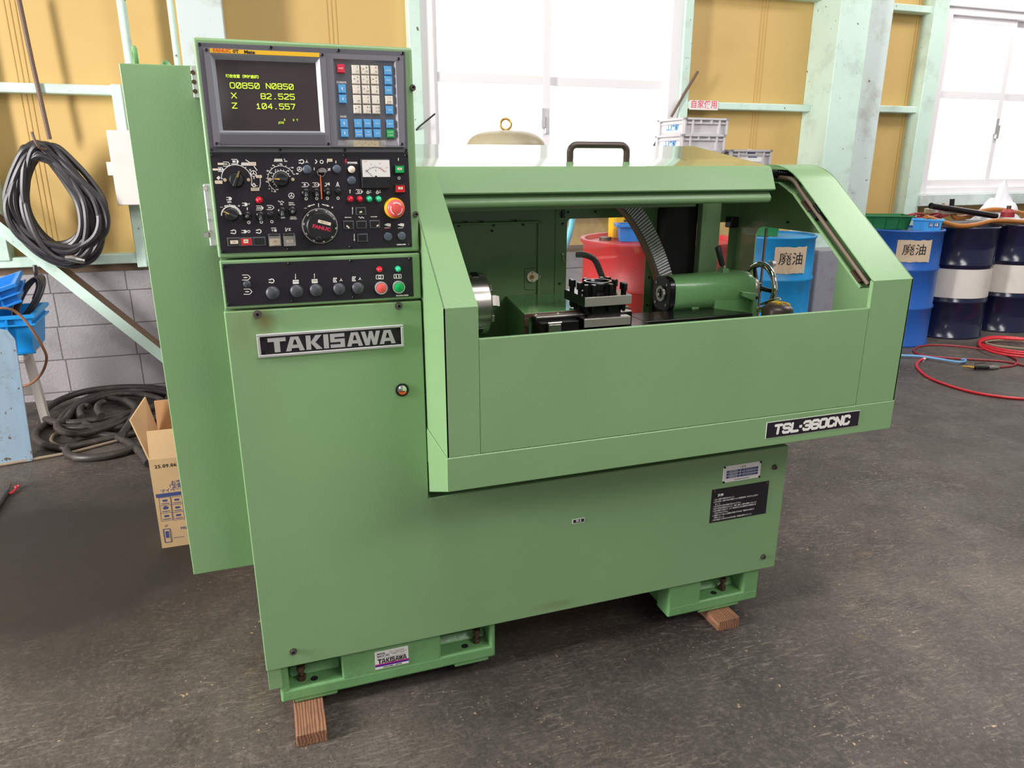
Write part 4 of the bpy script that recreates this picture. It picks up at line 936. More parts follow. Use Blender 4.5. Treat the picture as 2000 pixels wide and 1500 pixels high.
def key(X, Y, mk, lines, wk='white', ts=.0046):
    c = ZK(X, Y); m_ = pmb(mk); a, b, z = kw / 2, kh / 2, .0058
    m_.hexa([(c[0] - a, c[1] - b, z), (c[0] + a, c[1] - b, z), (c[0] + a, c[1] + b, z), (c[0] - a, c[1] + b, z)], [(c[0] - a, c[1] - b, z + .002), (c[0] + a, c[1] - b, z + .002), (c[0] + a, c[1] + b, z + .002), (c[0] - a, c[1] + b, z + .002)])
    a *= .82; b *= .82
    m_.hexa([(c[0] - a * 1.1, c[1] - b * 1.1, z + .002), (c[0] + a * 1.1, c[1] - b * 1.1, z + .002), (c[0] + a * 1.1, c[1] + b * 1.1, z + .002), (c[0] - a * 1.1, c[1] + b * 1.1, z + .002)], [(c[0] - a, c[1] - b, z + .0048), (c[0] + a, c[1] - b, z + .0048), (c[0] + a, c[1] + b, z + .0048), (c[0] - a, c[1] + b, z + .0048)])
    m_.use(wk)
    for t_, dx, dy, s_ in lines:
        if t_ in '↑↓←→':
            d = {'↑': (0, 1), '↓': (0, -1), '←': (-1, 0), '→': (1, 0)}[t_]; x, y = c[0] + dx, c[1] + dy; L_ = s_ * .5
            m_.line((x - d[0] * L_, y - d[1] * L_), (x + d[0] * L_ * .4, y + d[1] * L_ * .4), s_ * .22, z + .0066)
            tip = (x + d[0] * L_, y + d[1] * L_); bs = (x + d[0] * L_ * .1, y + d[1] * L_ * .1); m_.flat([tip, (bs[0] - d[1] * s_ * .3, bs[1] + d[0] * s_ * .3), (bs[0] + d[1] * s_ * .3, bs[1] - d[0] * s_ * .3)], z + .0066)
        else: m_.text(t_, (c[0] + dx, c[1] + dy), s_, z + .0066)
    return m_.build('key', parent=KB, ang=25)
key(207, 207, 'red_key', [('RESET', 0, 0, .0042)])
dx_, up, dn = .0036, .0044, -.0040
grid = [[(('7', 'O'), ''), (('8', 'N'), '↑'), (('9', 'G'), '')], [(('4', 'X'), '←'), (('5', 'Z'), 'w'), (('6', 'F'), '→')], [(('1', 'U'), ''), (('2', 'W'), '↓'), (('3', 'R'), '')], [(('-', 'M'), ''), (('0', 'S'), ''), (('.', 'T'), '')], [(('B', 'C'), '←'), (('K I', 'Y H'), ''), (('J Q', 'V P'), '')]]
for r_ in range(5):
    for c_ in range(3):
        X = (445, 597, 747)[c_] + r_ * 8; Y = (225, 228, 231)[c_] + r_ * 160; (a, b), ar = grid[r_][c_]; ls = [(a, dx_, up, .0066), (b, dx_, dn, .0066)]
        if ar == 'w': ls.append(('%', -.0040, 0, .0050))
        elif ar: ls.append((ar, -.0040, .0012, .0044))
        key(X, Y, 'key', ls, 'ink')
for (X, Y), s_ in (((970, 240), 'ALTER'), ((976, 398), 'INSRT'), ((981, 560), 'DELET'), ((996, 878), 'CAN')): key(X, Y, 'blue_key', [(s_, 0, 0, .0040)])
key(988, 718, 'key', [('/ . #', 0, up, .0044), ('EOB', 0, dn, .0050)], 'ink')
key(1004, 1105, 'blue_key', [('INPUT', 0, 0, .0040)]); key(1012, 1262, 'green_key', [('OUTPT', 0, .003, .0044), ('START', 0, -.0034, .0044)])
for (X, Y), a in (((225, 535), '↑'), ((237, 698), '↓'), ((258, 1095), '↑'), ((268, 1250), '↓')): key(X, Y, 'blue_key', [(a, 0, 0, .0072)])
for (X, Y), l_ in (((488, 1097), ['POS']), ((640, 1097), ['PRGRM']), ((790, 1100), ['OFSET']), ((500, 1255), ['DGNOS', 'PARAM']), ((650, 1257), ['OPR', 'ALARM']), ((797, 1257), ['AUX'])):
    key(X, Y, 'blue_key', [(l_[0], 0, 0 if len(l_) == 1 else .003, .0038)] + ([(l_[1], 0, -.0032, .0038)] if len(l_) > 1 else []))
m_ = pmb('white'); m_.text('CURSOR', ZK(220, 430), .0056, .0064, bold=.0002); m_.text('PAGE', ZK(250, 985), .0056, .0064, bold=.0002); fuse(KB, m_.build('keypad_print', smooth=False))
m_ = pmb('cream'); c0, c1 = ZK(415, 1372), ZK(825, 1472); m_.box(c0[0], c1[0], c1[1], c0[1], .0085, .0115); m_.use('ink')
for k in range(7): m_.text('XZUWBCR'[k], (c0[0] + (k + .7) * (c1[0] - c0[0]) / 8, (c0[1] + c1[1]) / 2 + (.002 if k % 2 else -.002)), .0036, .0118)
m_.use('hood'); d0, d1 = ZK(270, 1362), ZK(935, 1478); m_.box(d0[0], d1[0], d1[1], d0[1], .0117, .0120); m_.build('taped_note', parent=KB, smooth=False, label='cream note under clear tape')

# black control plate
q = [ZA(46, 82), ZA(1802, 82), ZA(1840, 918), ZA(146, 976)]
m_ = pmb('plate'); m_.prism([(a, b, 0) for a, b in q], (0, 0, .003)); CP = m_.build('control_plate', parent=PEN, bevel=.0006)
H3 = .0034
for c in ((68, 104), (670, 106), (1242, 106), (1786, 106), (163, 958), (743, 938), (1295, 916), (1818, 898)): screw(ZA(*c), .003, CP, .0036, 'blackm')
P_ = pmb('white')
A = ZA
def ln(pts, wd=6, closed=False, f=A): P_.pline([f(*p) for p in pts], wd * U, H3, closed)
def arr(a, b, wd=7, hd=26, f=A, both=False):
    a = Vector((*f(*a), 0)); b = Vector((*f(*b), 0)); d = (b - a).normalized(); n_ = Vector((-d.y, d.x, 0)); k = b - d * hd * U
    P_.line(a, k, wd * U, H3); P_.flat([b, k + n_ * hd * .38 * U, k - n_ * hd * .38 * U], H3)
def O_(X, Y, r=11, w_=7): P_.ring(A(X, Y), r * U, w_ * U, H3, 16)
def bar_(X, Y, h_=24): ln([(X, Y - h_ / 2), (X, Y + h_ / 2)], 8)
def tx(s_, X, Y, sz=20, b=1.0, f=A, sx=1.0): P_.text(s_, f(X, Y), sz * U, H3, bold=b * U * 1.2, sx=sx)
def tape(X, Y, w_=66, h_=38, f=A, t=None):     # tape / program symbol: bracket with pointed end
    ln([(X - w_ / 2, Y - h_ / 2), (X + w_ * .22, Y - h_ / 2), (X + w_ / 2, Y), (X + w_ * .22, Y + h_ / 2), (X - w_ / 2, Y + h_ / 2)], 6, f=f)
    if t == 'd': P_.rect(f(X - 6, Y), 18 * U, 18 * U, H3, .78)
    elif t == 'o': P_.ring(f(X - 6, Y), 9 * U, 6 * U, H3, 14)
    elif t == 'w': ln([(X - 28, Y + 8), (X - 20, Y - 8), (X - 12, Y + 8), (X - 4, Y - 8), (X + 4, Y + 8), (X + 12, Y - 8)], 6, f=f)
    elif t == '>': arr((X - 22, Y), (X + 14, Y), 8, 18, f)
    elif t == 'b': P_.rect(f(X - 8, Y), 26 * U, 20 * U, H3)
    if t in ('w', 'o', 'b'): P_.flat([f(X + w_ * .22, Y - h_ / 2), f(X + w_ / 2, Y), f(X + w_ * .22, Y + h_ / 2)], H3)
def plug(X, Y, s_=1.0, f=A):
    P_.rect(f(X + 12 * s_, Y), 20 * s_ * U, 40 * s_ * U, H3); P_.disc(f(X + 20 * s_, Y), 16 * s_ * U, H3)
    for d in (-13, 13): ln([(X - 26 * s_, Y + d * s_), (X + 4 * s_, Y + d * s_)], 6, f=f)
def chuckico(X, Y, f=A):
    P_.arc(f(X + 4, Y), 17 * U, radians(-150), radians(150), 9 * U, H3, 14); ln([(X - 24, Y - 10), (X - 2, Y - 10)], 9, f=f); ln([(X - 24, Y + 12), (X - 2, Y + 12)], 9, f=f)
def tri3(X, Y, r=20, f=A):
    P_.disc(f(X, Y - 4), 5 * U, H3)
    for a_ in (90, 210, 330): P_.flat([f(X + r * .2 * cos(radians(a_ + 90)), Y - r * .2 * sin(radians(a_ + 90))), f(X + r * cos(radians(a_)), Y - r * sin(radians(a_))), f(X - r * .2 * cos(radians(a_ + 90)), Y + r * .2 * sin(radians(a_ + 90)))], H3)
def handw(X, Y, r=24):
    P_.ring(A(X, Y), r * U, 6 * U, H3); P_.disc(A(X, Y), 6 * U, H3)
    for a_ in (90, 210, 330): ln([(X, Y), (X + r * cos(radians(a_)), Y - r * sin(radians(a_)))], 6)
def zig(X, Y, w_=70, h_=26, n_=5):
    ln([(X - w_ / 2 + w_ * i / (2 * n_), Y + (h_ / 2 if i % 2 == 0 else -h_ / 2)) for i in range(2 * n_ + 1)], 7)
def wave(X, Y, w_=52, h_=8):
    ln([(X - w_ / 2 + w_ * i / 12, Y - h_ * sin(i / 12 * 4 * pi)) for i in range(13)], 6)
# mode dial
c0 = A(283, 322); R0 = 128 * U
P_.arc(c0, R0, radians(-15), radians(178), 6 * U, H3, 40); ln([(150, 312), (162, 314)], 7); ln([(413, 350), (414, 372), (424, 374)], 6)
for a_ in (22, 50, 80, 110, 150): P_.line((c0[0] + R0 * cos(radians(a_)), c0[1] + R0 * sin(radians(a_))), (c0[0] + (R0 + 14 * U) * cos(radians(a_)), c0[1] + (R0 + 14 * U) * sin(radians(a_))), 6 * U, H3)
tape(142, 232, 50, 34, t='b'); tape(192, 184, 60, 36, t='>'); tape(268, 162, 66, 40, t='b'); zig(358, 184, 68, 30, 5); P_.flat([A(104, 306), A(124, 288), A(140, 306), A(122, 326)], H3)
ln([(362, 146), (430, 190)], 7); ln([(435, 200), (465, 242)], 7); handw(432, 268, 25); tx('X', 402, 237, 20); tx('Z', 436, 308, 20); P_.ring(A(436, 372), 12 * U, 10 * U, H3); ln([(436, 350), (436, 362)], 8); ln([(448, 376), (468, 378)], 6)
ln([(492, 305), (494, 350), (488, 392), (480, 396)], 6)
# feed override dial
c0 = A(680, 318)
for R_, a0, a1, n_ in ((118 * U, 20, 238, 15), (75 * U, 18, 232, 13)):
    P_.arc(c0, R_, radians(a0), radians(a1), 5 * U, H3, 48)
    for i in range(n_):
        a_ = radians(a0 + (a1 - a0) * i / (n_ - 1)); P_.line((c0[0] + R_ * cos(a_), c0[1] + R_ * sin(a_)), (c0[0] + (R_ + 14 * U) * cos(a_), c0[1] + (R_ + 14 * U) * sin(a_)), 5 * U, H3)
for s_, X, Y in (('100', 672, 184), ('30', 606, 196), ('20', 556, 244), ('10', 548, 340), ('2', 572, 402), ('0', 596, 424), ('150', 775, 216), ('200', 820, 270), ('50', 740, 245), ('5', 628, 236), ('0.5', 588, 262)): tx(s_, X, Y, 15, .8)
tx('inch', 642, 408, 14, .8); tx('mm', 622, 428, 14, .8); zig(652, 150, 70, 28, 5); tx('%', 706, 144, 18); tx('/min', 718, 158, 14)
# upper middle icons
chuckico(856, 162); tri3(904, 164, 22); handw(840, 230, 20)
ln([(978, 144), (996, 162), (978, 180)], 8); P_.ring(A(1036, 164), 14 * U, 7 * U, H3); ln([(1086, 175), (1086, 150), (1108, 150)], 7); bar_(1162, 166); bar_(970, 226); P_.rect(A(1102, 232), 32 * U, 10 * U, H3, .8); P_.rect(A(1102, 232), 8 * U, 30 * U, H3, .8)
tx('POWER', 1310, 174, 24, 1.3, sx=1.1); bar_(1716, 142); O_(1722, 308)
tape(892, 367, 66, 36, t='d'); tape(986, 367, 66, 36, t='o')
ln([(1062, 378), (1080, 378), (1080, 362), (1104, 362)], 8); ln([(1074, 348), (1074, 358)], 8); ln([(1090, 350), (1104, 372)], 7); ln([(1104, 348), (1104, 374)], 7)
ln([(1170, 368), (1178, 342), (1186, 368)], 6); ln([(1166, 370), (1190, 370)], 6)
for d in (-14, 0, 14): ln([(1178 + d * .7, 374), (1178 + d * 1.1, 384)], 5)
for X in (899, 993, 1087, 1182): O_(X, {899: 491, 993: 489, 1087: 487, 1182: 486}[X])
tx('?', 1288, 428, 42, 2.0); tape(1370, 428, 64, 34, t='o')
for X, s_ in ((1446, 'X'), (1530, 'Z')): P_.ring(A(X, 436), 10 * U, 9 * U, H3); ln([(X, 412), (X, 426)], 7); tx(s_, X + 22, 422, 16); ln([(X + 14, 436), (X + 30, 436)], 5)
# lower left icons
plug(212, 490, .8); tx('100%', 217, 521, 17, 1.1); tx('—', 148, 565, 20); tx('+', 303, 556, 30, 1.2)
c0 = A(235, 640); P_.arc(c0, 82 * U, radians(5), radians(85), 20 * U, H3, 20); P_.arc(c0, 82 * U, radians(85), radians(180), 10 * U, H3, 20)
arr((212, 548), (168, 558), 6, 20); arr((228, 546), (280, 558), 6, 20); bar_(221, 546, 16)
plug(352, 541, .8); tx('%', 394, 540, 20); bar_(377, 580); tape(488, 573, 66, 36, t='w'); tape(582, 569, 66, 36, t='>'); wave(676, 517, 52); tx('F0', 681, 540, 20, 1.1); handw(768, 464, 24)
tx('0.01mm', 766, 527, 14, .8); tx('0.001inch', 772, 544, 14, .8); tx('100%', 693, 660, 18, 1.1); tx('0.001mm', 784, 654, 14, .8); tx('0.0001inch', 786, 669, 14, .8)
for X, Y in ((391, 701), (502, 698), (595, 694)): O_(X, Y)
chuckico(254, 784); plug(346, 782, .8); P_.ring(A(391, 781), 10 * U, 6 * U, H3); chuckico(478, 780)
P_.rect(A(626, 772), 22 * U, 22 * U, H3); ln([(588, 752), (634, 750)], 6); P_.flat([A(590, 768), A(606, 764), A(604, 782)], H3); ln([(716, 748), (720, 782), (736, 752)], 7); tx('Z', 752, 764, 30, 1.5)
# hand wheel marks, jog arrows
arr((975, 540), (908, 562), 9, 26); arr((1040, 540), (1108, 558), 9, 26); ln([(1008, 530), (1009, 564)], 8); tx('—', 893, 574, 22, 1.2); tx('+', 1131, 570, 32, 1.4)
arr((1310, 628), (1310, 562), 6, 18); arr((1300, 657), (1236, 657), 6, 18); arr((1470, 651), (1532, 650), 6, 18); arr((1325, 802), (1326, 868), 6, 18); wave(1388, 657, 50, 8)
for X in (1620, 1738): P_.flat([A(X - 30, 722), A(X, 708), A(X + 28, 712), A(X + 28, 738), A(X, 734)], H3); ln([(X - 26, 750), (X + 22, 748)], 5)
tx('HZ82000-00EA', 1742, 897, 14, 1.0)
P_.use('redink'); P_.flat([A(1246, 138), A(1258, 138), A(1252, 158), A(1262, 156), A(1250, 188), A(1252, 168), A(1242, 168)], H3); ln([(1600, 753), (1645, 750)], 5)
P_.use('cream')
for X, Y, w_, h_ in ((142, 182, 50, 18), (94, 232, 44, 18), (124, 344, 62, 28), (424, 182, 60, 30), (480, 294, 50, 24), (446, 407, 72, 26), (1108, 150, 48, 26)): P_.rect(A(X, Y), w_ * U, h_ * U, H3 + .0002)
P_.use('ink')
for X, Y, s_ in ((124, 344, 'ハンドル'), (424, 182, 'ジョグ'), (480, 294, 'リモ'), (446, 407, '原点復帰'), (1108, 150, 'メモリ')): P_.text(s_, A(X, Y), 14 * U, H3 + .0006)
fuse(CP, P_.build('plate_print', smooth=False))
# brass rivets
for X, Y in ((180, 325), (388, 323), (580, 321), (781, 320)):
    m_ = pmb('paper'); c = A(X, Y); m_.lathe((c[0], c[1], .003), (0, 0, 1), [(0, 0), (.0038, 0), (.0038, .0016), (.002, .002), (0, .0016)], 16); m_.build('rivet', parent=CP)
def rotary(X, Y, r, ang, L_, key='black'):
    c = A(X, Y); m_ = pmb(key); m_.lathe((c[0], c[1], .003), (0, 0, 1), [(0, 0), (r * 1.12, 0), (r * 1.12, .003), (r, .006), (r * .92, .013), (0, .013)], 32)
    T = FM @ Matrix.Translation((c[0], c[1], 0)) @ Matrix.Rotation(ang, 4, 'Z'); m_.M = T; w_ = r * .34
    m_.hexa([(-L_ * .72, -w_, .012), (L_, -w_ * .7, .012), (L_, w_ * .7, .012), (-L_ * .72, w_, .012)], [(-L_ * .66, -w_ * .7, .028), (L_ * .94, -w_ * .45, .026), (L_ * .94, w_ * .45, .026), (-L_ * .66, w_ * .7, .028)])
    k = m_.build('rotary_knob', parent=CP, bevel=.001)
    m_ = MB(); m_.M = T; m_.use('brass'); m_.poly([(L_ * .30, -w_ * .35, .0285), (L_ * .9, -w_ * .14, .0275), (L_ * .9, w_ * .14, .0275), (L_ * .30, w_ * .35, .0285)]); m_.build('pointer', parent=k, smooth=False)
rotary(282, 325, .0150, radians(66), .0225); rotary(682, 318, .0150, radians(176), .0180); rotary(240, 630, .0135, radians(153), .0190)
def cap(name, X, Y, r, key, hgt=.004, dome=.3, base=None, f=A, parent=None, zz=.003):
    c = f(X, Y); m_ = pmb(base or key); pr = [(0, 0), (r * 1.12, 0), (r * 1.12, .002), (r, .003)]
    if base: m_.lathe((c[0], c[1], zz), (0, 0, 1), pr + [(0, .003)], 28); m_.use(key); pr = [(0, .0028), (r * .92, .0028)]; r *= .92
    m_.lathe((c[0], c[1], zz), (0, 0, 1), pr + [(r, .003 + hgt * .6)] + [(r * cos(a), .003 + hgt * .6 + hgt * .6 * dome * sin(a) + hgt * .3 * sin(a)) for a in [radians(18 * i) for i in range(1, 6)]], 28)
    return m_.build(name, parent=parent or CP)
cap('blank_plug', 908, 232, .0088, 'plug'); cap('blank_plug', 1171, 230, .0088, 'plug'); cap('blank_plug', 1303, 328, .0088, 'plug'); cap('power_lamp', 1300, 232, .0088, 'ivory', .006, .5, 'black')
cap('blank_plug', 1182, 427, .0066, 'black', .003); cap('blank_plug', 586, 630, .0066, 'black', .003)
cap('blank_plug', 1624, 826, .0090, 'plug', .003); cap('blank_plug', 1745, 821, .0090, 'plug', .003)
for X, k in ((1291, 'lampred'), (1373, 'lampred'), (1457, 'lampgreen'), (1540, 'lampgreen')): cap('indicator_lamp', X, 493, .0066, k, .010, .5, k)
cap('indicator_lamp', 484, 503, .0068, 'lampred', .010, .5, 'red')
def toggle(X, Y, dy):
    c = A(X, Y); m_ = pmb('black'); m_.lathe((c[0], c[1], .003), (0, 0, 1), [(0, 0), (.0100, 0), (.0100, .002), (.0085, .0045), (.0062, .006), (.0046, .012), (0, .012)], 24); b = m_.build('toggle_switch', parent=CP)
    m_ = pmb('dome'); m_.tube([(c[0], c[1], .010), (c[0], c[1] + dy * .5, .018), (c[0], c[1] + dy, .025)], [.0030, .0036, .0042], 12); m_.ball((c[0], c[1] + dy, .025), .0042, 8); m_.build('lever', parent=b)
for X, Y, d in ((896, 436, -.006), (990, 434, -.006), (1088, 430, -.002), (378, 640, -.001), (494, 640, -.007), (685, 600, -.007), (778, 596, -.002)): toggle(X, Y, d)
# key switch with key, ring and tag
c = A(1040, 240); m_ = pmb('blackm'); m_.lathe((c[0], c[1], .003), (0, 0, 1), [(0, 0), (.0095, 0), (.0095, .004), (.0075, .008), (0, .008)], 24); m_.build('key_switch', parent=CP)
kt = thing('key', 'key in the pendant key switch with a split ring and an orange strip tag', 'key', tuple(FM @ Vector((c[0], c[1], .011))))
m_ = pmb('steel'); m_.box(c[0] - .001, c[0] + .001, c[1] - .004, c[1] + .004, .0105, .020); m_.prism([(c[0] + .0095 * cos(a), c[1] - .004 + .011 * sin(a) * .9, .020) for a in [radians(15 * i) for i in range(13)]] , (0, 0, .002)); m_.build('blade', parent=kt)
m_ = pmb('chrome'); rc = A(1026, 258); m_.torus((rc[0], rc[1], .0235), (.1, .1, 1), .0086, .0008, 32, 8); m_.build('split_ring', parent=kt)
m_ = pmb('orange'); t0, t1 = A(1020, 280), A(1031, 490); m_.hexa([(t0[0] - .0008, t0[1], .018), (t0[0] + .0008, t0[1], .018), (t0[0] + .0008, t0[1], .0215), (t0[0] - .0008, t0[1], .0215)], [(t1[0] - .0012, t1[1], .020), (t1[0] + .0012, t1[1], .020), (t1[0] + .0012, t1[1], .0245), (t1[0] - .0012, t1[1], .0245)]); m_.build('strip_tag', parent=kt, smooth=False)
# load meter
q = [A(1378, 136), A(1640, 138), A(1640, 396), A(1392, 396)]
x0, x1, y0, y1 = A(1384, 266)[0], A(1640, 266)[0], A(1500, 396)[1], A(1500, 138)[1]
m_ = pmb('black'); m_.box(x0, x1, y0, y1, .0025, .013); MT = m_.build('load_meter', parent=CP, bevel=.0012)
m_ = pmb('white'); a0, a1 = A(1396, 298), A(1630, 148); m_.box(a0[0], a1[0], a0[1], a1[1], .0126, .0133); mc = A(1512, 318); h = .0137
m_.use('ink'); m_.arc(mc, 108 * U, radians(37), radians(143), 2.2 * U, h, 24)
for i in range(13):
    a = radians(143 - 106 * i / 12); m_.line((mc[0] + 108 * U * cos(a), mc[1] + 108 * U * sin(a)), (mc[0] + (126 if i % 3 == 0 else 118) * U * cos(a), mc[1] + (126 if i % 3 == 0 else 118) * U * sin(a)), 2.4 * U, h)
m_.line(A(1422, 234), A(1484, 296), 3.5 * U, h); m_.disc(A(1512, 295), 10 * U, h); m_.text('%', A(1510, 240), 20 * U, h)
m_.use('ink'); m_.text('50', A(1470, 186), 13 * U, h); m_.text('100', A(1546, 180), 13 * U, h); m_.text('150', A(1606, 216), 12 * U, h); m_.use('redink'); m_.arc(mc, 108 * U, radians(37), radians(72), 4 * U, h, 12); m_.text('LOAD', A(1420, 162), 11 * U, h)
m_.build('meter_dial', parent=MT, smooth=False)
for X, Y in ((1417, 328), (1618, 328)): screw(A(X, Y), .013, MT, .0028, 'black')
m_ = pmb('ink'); m_.rect(A(1520, 358), 26 * U, 14 * U, .0134); m_.build('zero_adjuster', parent=MT, smooth=False)
# rectangular push buttons
def pushb(X, Y, w_, h_, key, base='black', note=None, hh=.010, name='push_button'):
    c = A(X, Y); m_ = pmb(base); ubox(m_, c, w_ * U, h_ * U, .0025, .006); b = m_.build(name, parent=CP, bevel=.0006)
    m_ = pmb(key); ubox(m_, c, (w_ - 18) * U, (h_ - 18) * U, .005, hh)
    if note: m_.use('cream'); m_.rect((c[0] + note[0] * U, c[1] + note[1] * U), note[2] * U, note[3] * U, hh + .0004, note[4] if len(note) > 4 else 0); m_.use('ink'); m_.text(note[5] if len(note) > 5 else '', (c[0] + note[0] * U, c[1] + note[1] * U), 14 * U, hh + .0008)
    m_.build('button_cap', parent=b, smooth=False)
pushb(1722, 230, 100, 80, 'greenbtn', 'black', (-2, 4, 44, 22, 0, 'ON'), .014); pushb(1728, 402, 104, 80, 'red', 'black', (0, 6, 44, 22, 0, 'OFF'), .014)
pushb(257, 872, 108, 78, 'black', 'frame_dk', (4, -2, 68, 32, 0, '正転'), .0066); pushb(370, 872, 108, 78, 'red', 'frame_dk', (-4, 6, 42, 34, 0, '停止'), .0075); pushb(485, 868, 108, 80, 'black', 'frame_dk', None, .0066)
pushb(1383, 600, 98, 72, 'black', 'frame_dk', (-2, -8, 26, 16, .3), .0066); pushb(1274, 722, 98, 78, 'black', 'frame_dk', (-8, -18, 36, 14, -.8), .0066); pushb(1388, 720, 98, 74, 'black', 'frame_dk', None, .0066); pushb(1506, 716, 98, 74, 'black', 'frame_dk', (26, -14, 22, 14, .4), .0066); pushb(1398, 836, 98, 76, 'black', 'frame_dk', None, .0066)
# flip covers
for X, Y, k in ((620, 855, 'cream'), (750, 853, 'frame_dk')):
    c = A(X, Y); m_ = pmb('frame_dk'); ubox(m_, c, 110 * U, 112 * U, .0025, .0055); m_.use(k); m_.rect((c[0], c[1] - 18 * U), 92 * U, 62 * U, .0060); m_.use('cream'); m_.rect((c[0] + 2 * U, c[1] - 14 * U), 62 * U, 26 * U, .0064); m_.use('ink'); m_.text('主軸' if k == 'cream' else '切換', (c[0] + 2 * U, c[1] - 14 * U), 16 * U, .0068)
    fc = m_.build('flip_switch', parent=CP, smooth=False)
    m_ = pmb('hood'); ubox(m_, (c[0], c[1] - 10 * U), 108 * U, 92 * U, .0072, .0115); m_.build('clear_flap', parent=fc, smooth=False)
    m_ = pmb('black'); m_.cyl((c[0] - 40 * U, c[1] + 48 * U, .008), (c[0] + 40 * U, c[1] + 48 * U, .008), .0020); m_.build('flap_hinge', parent=fc)
# handwheel (manual pulse generator)
c = A(1021, 732); R_ = 167 * U
m_ = pmb('black'); m_.lathe((c[0], c[1], .003), (0, 0, 1), [(0, 0), (R_ * 1.03, 0), (R_ * 1.03, .002), (R_, .004), (R_ * .80, .008), (R_ * .78, .008), (R_ * .74, .022), (R_ * .70, .024), (0, .024)], 72)
m_.use('white'); h = .0055
for i in range(100):
    a = 2 * pi * i / 100; m_.poly([(c[0] + r * cos(a + d), c[1] + r * sin(a + d), .003 + (.0042 + .0002 if r > R_ * .95 else .0057)) for r, d in ((R_ * .985, -.009), (R_ * .985, .009), (R_ * .93, .009), (R_ * .93, -.009))])
for k, s_ in enumerate(('0', '10', '20', '30', '40', '50', '60', '70', '80', '90')):
    a = radians(63 - 36 * k); m_.text(s_, (c[0] + R_ * .865 * cos(a), c[1] + R_ * .865 * sin(a)), 20 * U, .0100, bold=.8 * U, rot=a - pi / 2)
m_.use('redink'); m_.text('FANUC', A(1028, 744), 44 * U, .0276, bold=2.0 * U, rot=radians(-14), sx=1.15); m_.use('cream'); m_.rect(A(1053, 696), 118 * U, 28 * U, .0275, radians(-16)); m_.use('ink'); m_.text('手動パルス', A(1053, 696), 16 * U, .0279, rot=radians(-16))
HW = m_.build('pulse_handwheel', parent=CP, ang=25)
k = A(1001, 832); m_ = pmb('black'); m_.lathe((k[0], k[1], .026), (0, 0, 1), [(0, 0), (.0058, 0), (.0050, .014), (.0032, .015), (.0028, .013), (0, .013)], 20); m_.build('crank_knob', parent=HW)
# emergency stop
c = A(1680, 574); m_ = pmb('yellow'); m_.lathe((c[0], c[1], .003), (0, 0, 1), [(0, 0), (.0245, 0), (.0245, .004), (.021, .016), (0, .016)], 40); ES = m_.build('emergency_stop', parent=CP, label='yellow collar with big red stop button')
m_ = pmb('salmon'); m_.lathe((c[0], c[1], .018), (0, 0, 1), [(.010, 0), (.020, .001), (.0212, .005), (.0200, .010), (.016, .0135), (.008, .015), (0, .0152)], 40); m_.use('white')
for a0 in (35, 155, 275):
    for i in range(8):
        t0, t1 = radians(a0 + 11 * i), radians(a0 + 11 * (i + 1)); m_.poly([(c[0] + r * cos(t), c[1] + r * sin(t), .018 + z) for r, t, z in ((.0125, t0, .0150), (.0145, t0, .0146), (.0145, t1, .0146), (.0125, t1, .0150))])
m_.build('mushroom_head', parent=ES)
for px, py in ((806, 171.5), (812, 418.5)): cap_screw(px, py, F, .0055, 'screwhead', PEN)

# strip panel under the pendant
m_ = MB(); m_.box(PX0 + .001, PX1, F, 1.86, 1.1775, 1.2915); SPN = m_.build('strip_panel', 'green', ML, bevel=.004, seg=3)
q = [ZS_(148, 156), ZS_(1760, 95), ZS_(1773, 428), ZS_(190, 515)]
m_ = pmb('plate'); m_.prism([(a, b, 0) for a, b in q], (0, 0, .0025)); BP = m_.build('button_plate', parent=SPN, bevel=.0005)
for c in ((167, 174), (717, 148), (1240, 126), (1740, 108), (207, 496), (747, 466), (1264, 436), (1754, 406)): screw(ZS_(*c), .0025, SPN, .0036)
for X, Y, r in ((577, 398, .0158), (780, 383, .0155), (943, 375, .0155), (1140, 365, .0148), (1298, 358, .0148)):
    c = ZS_(X, Y); m_ = pmb('dome'); m_.lathe((c[0], c[1], .002), (0, 0, 1), [(0, 0), (r, 0), (r, .002)] + [(r * cos(a), .002 + r * .55 * sin(a)) for a in [radians(15 * i) for i in range(1, 7)]], 32); m_.build('dome_plug', parent=BP)
c = ZS_(360, 325); m_ = pmb('dome'); m_.lathe((c[0], c[1], .002), (0, 0, 1), [(0, 0), (.0085, 0), (.0085, .002), (.006, .004), (0, .0045)], 24); m_.build('blank_plug', parent=BP)
for X, Y, k in ((1495, 355, 'salmon'), (1643, 348, 'greenbtn')):
    c = ZS_(X, Y); m_ = pmb('alu'); m_.lathe((c[0], c[1], .002), (0, 0, 1), [(.0120, 0), (.0155, 0), (.0155, .007), (.0150, .009), (.0128, .009), (.0120, .004)], 36, True); b = m_.build('push_button', parent=BP)
    m_ = pmb(k); m_.lathe((c[0], c[1], .003), (0, 0, 1), [(0, 0), (.0122, 0), (.0122, .0075), (.0105, .0088), (0, .0092)], 32); m_.build('button_cap', parent=b)
for X, Y, k in ((1482, 198, 'lampred'), (1638, 195, 'lampgreen')): cap('indicator_lamp', X, Y, .0066, k, .010, .5, k, ZS_, BP, .002)
H3 = .003; P_ = pmb('white'); U = .000262
tape(352, 268, 70, 42, f=ZS_, t='>'); tape(366, 388, 70, 44, f=ZS_, t='>'); chuckico(566, 297, f=ZS_)
for X, up_ in ((772, False), (932, True)):
    Y = 305 if not up_ else 299; P_.rect(ZS_(X, Y), 52 * U, 36 * U, H3)
    arr((X - 2, Y - 68), (X - 2, Y - 20), 5, 16, ZS_) if not up_ else arr((X - 2, Y - 22), (X - 2, Y - 68), 5, 16, ZS_)
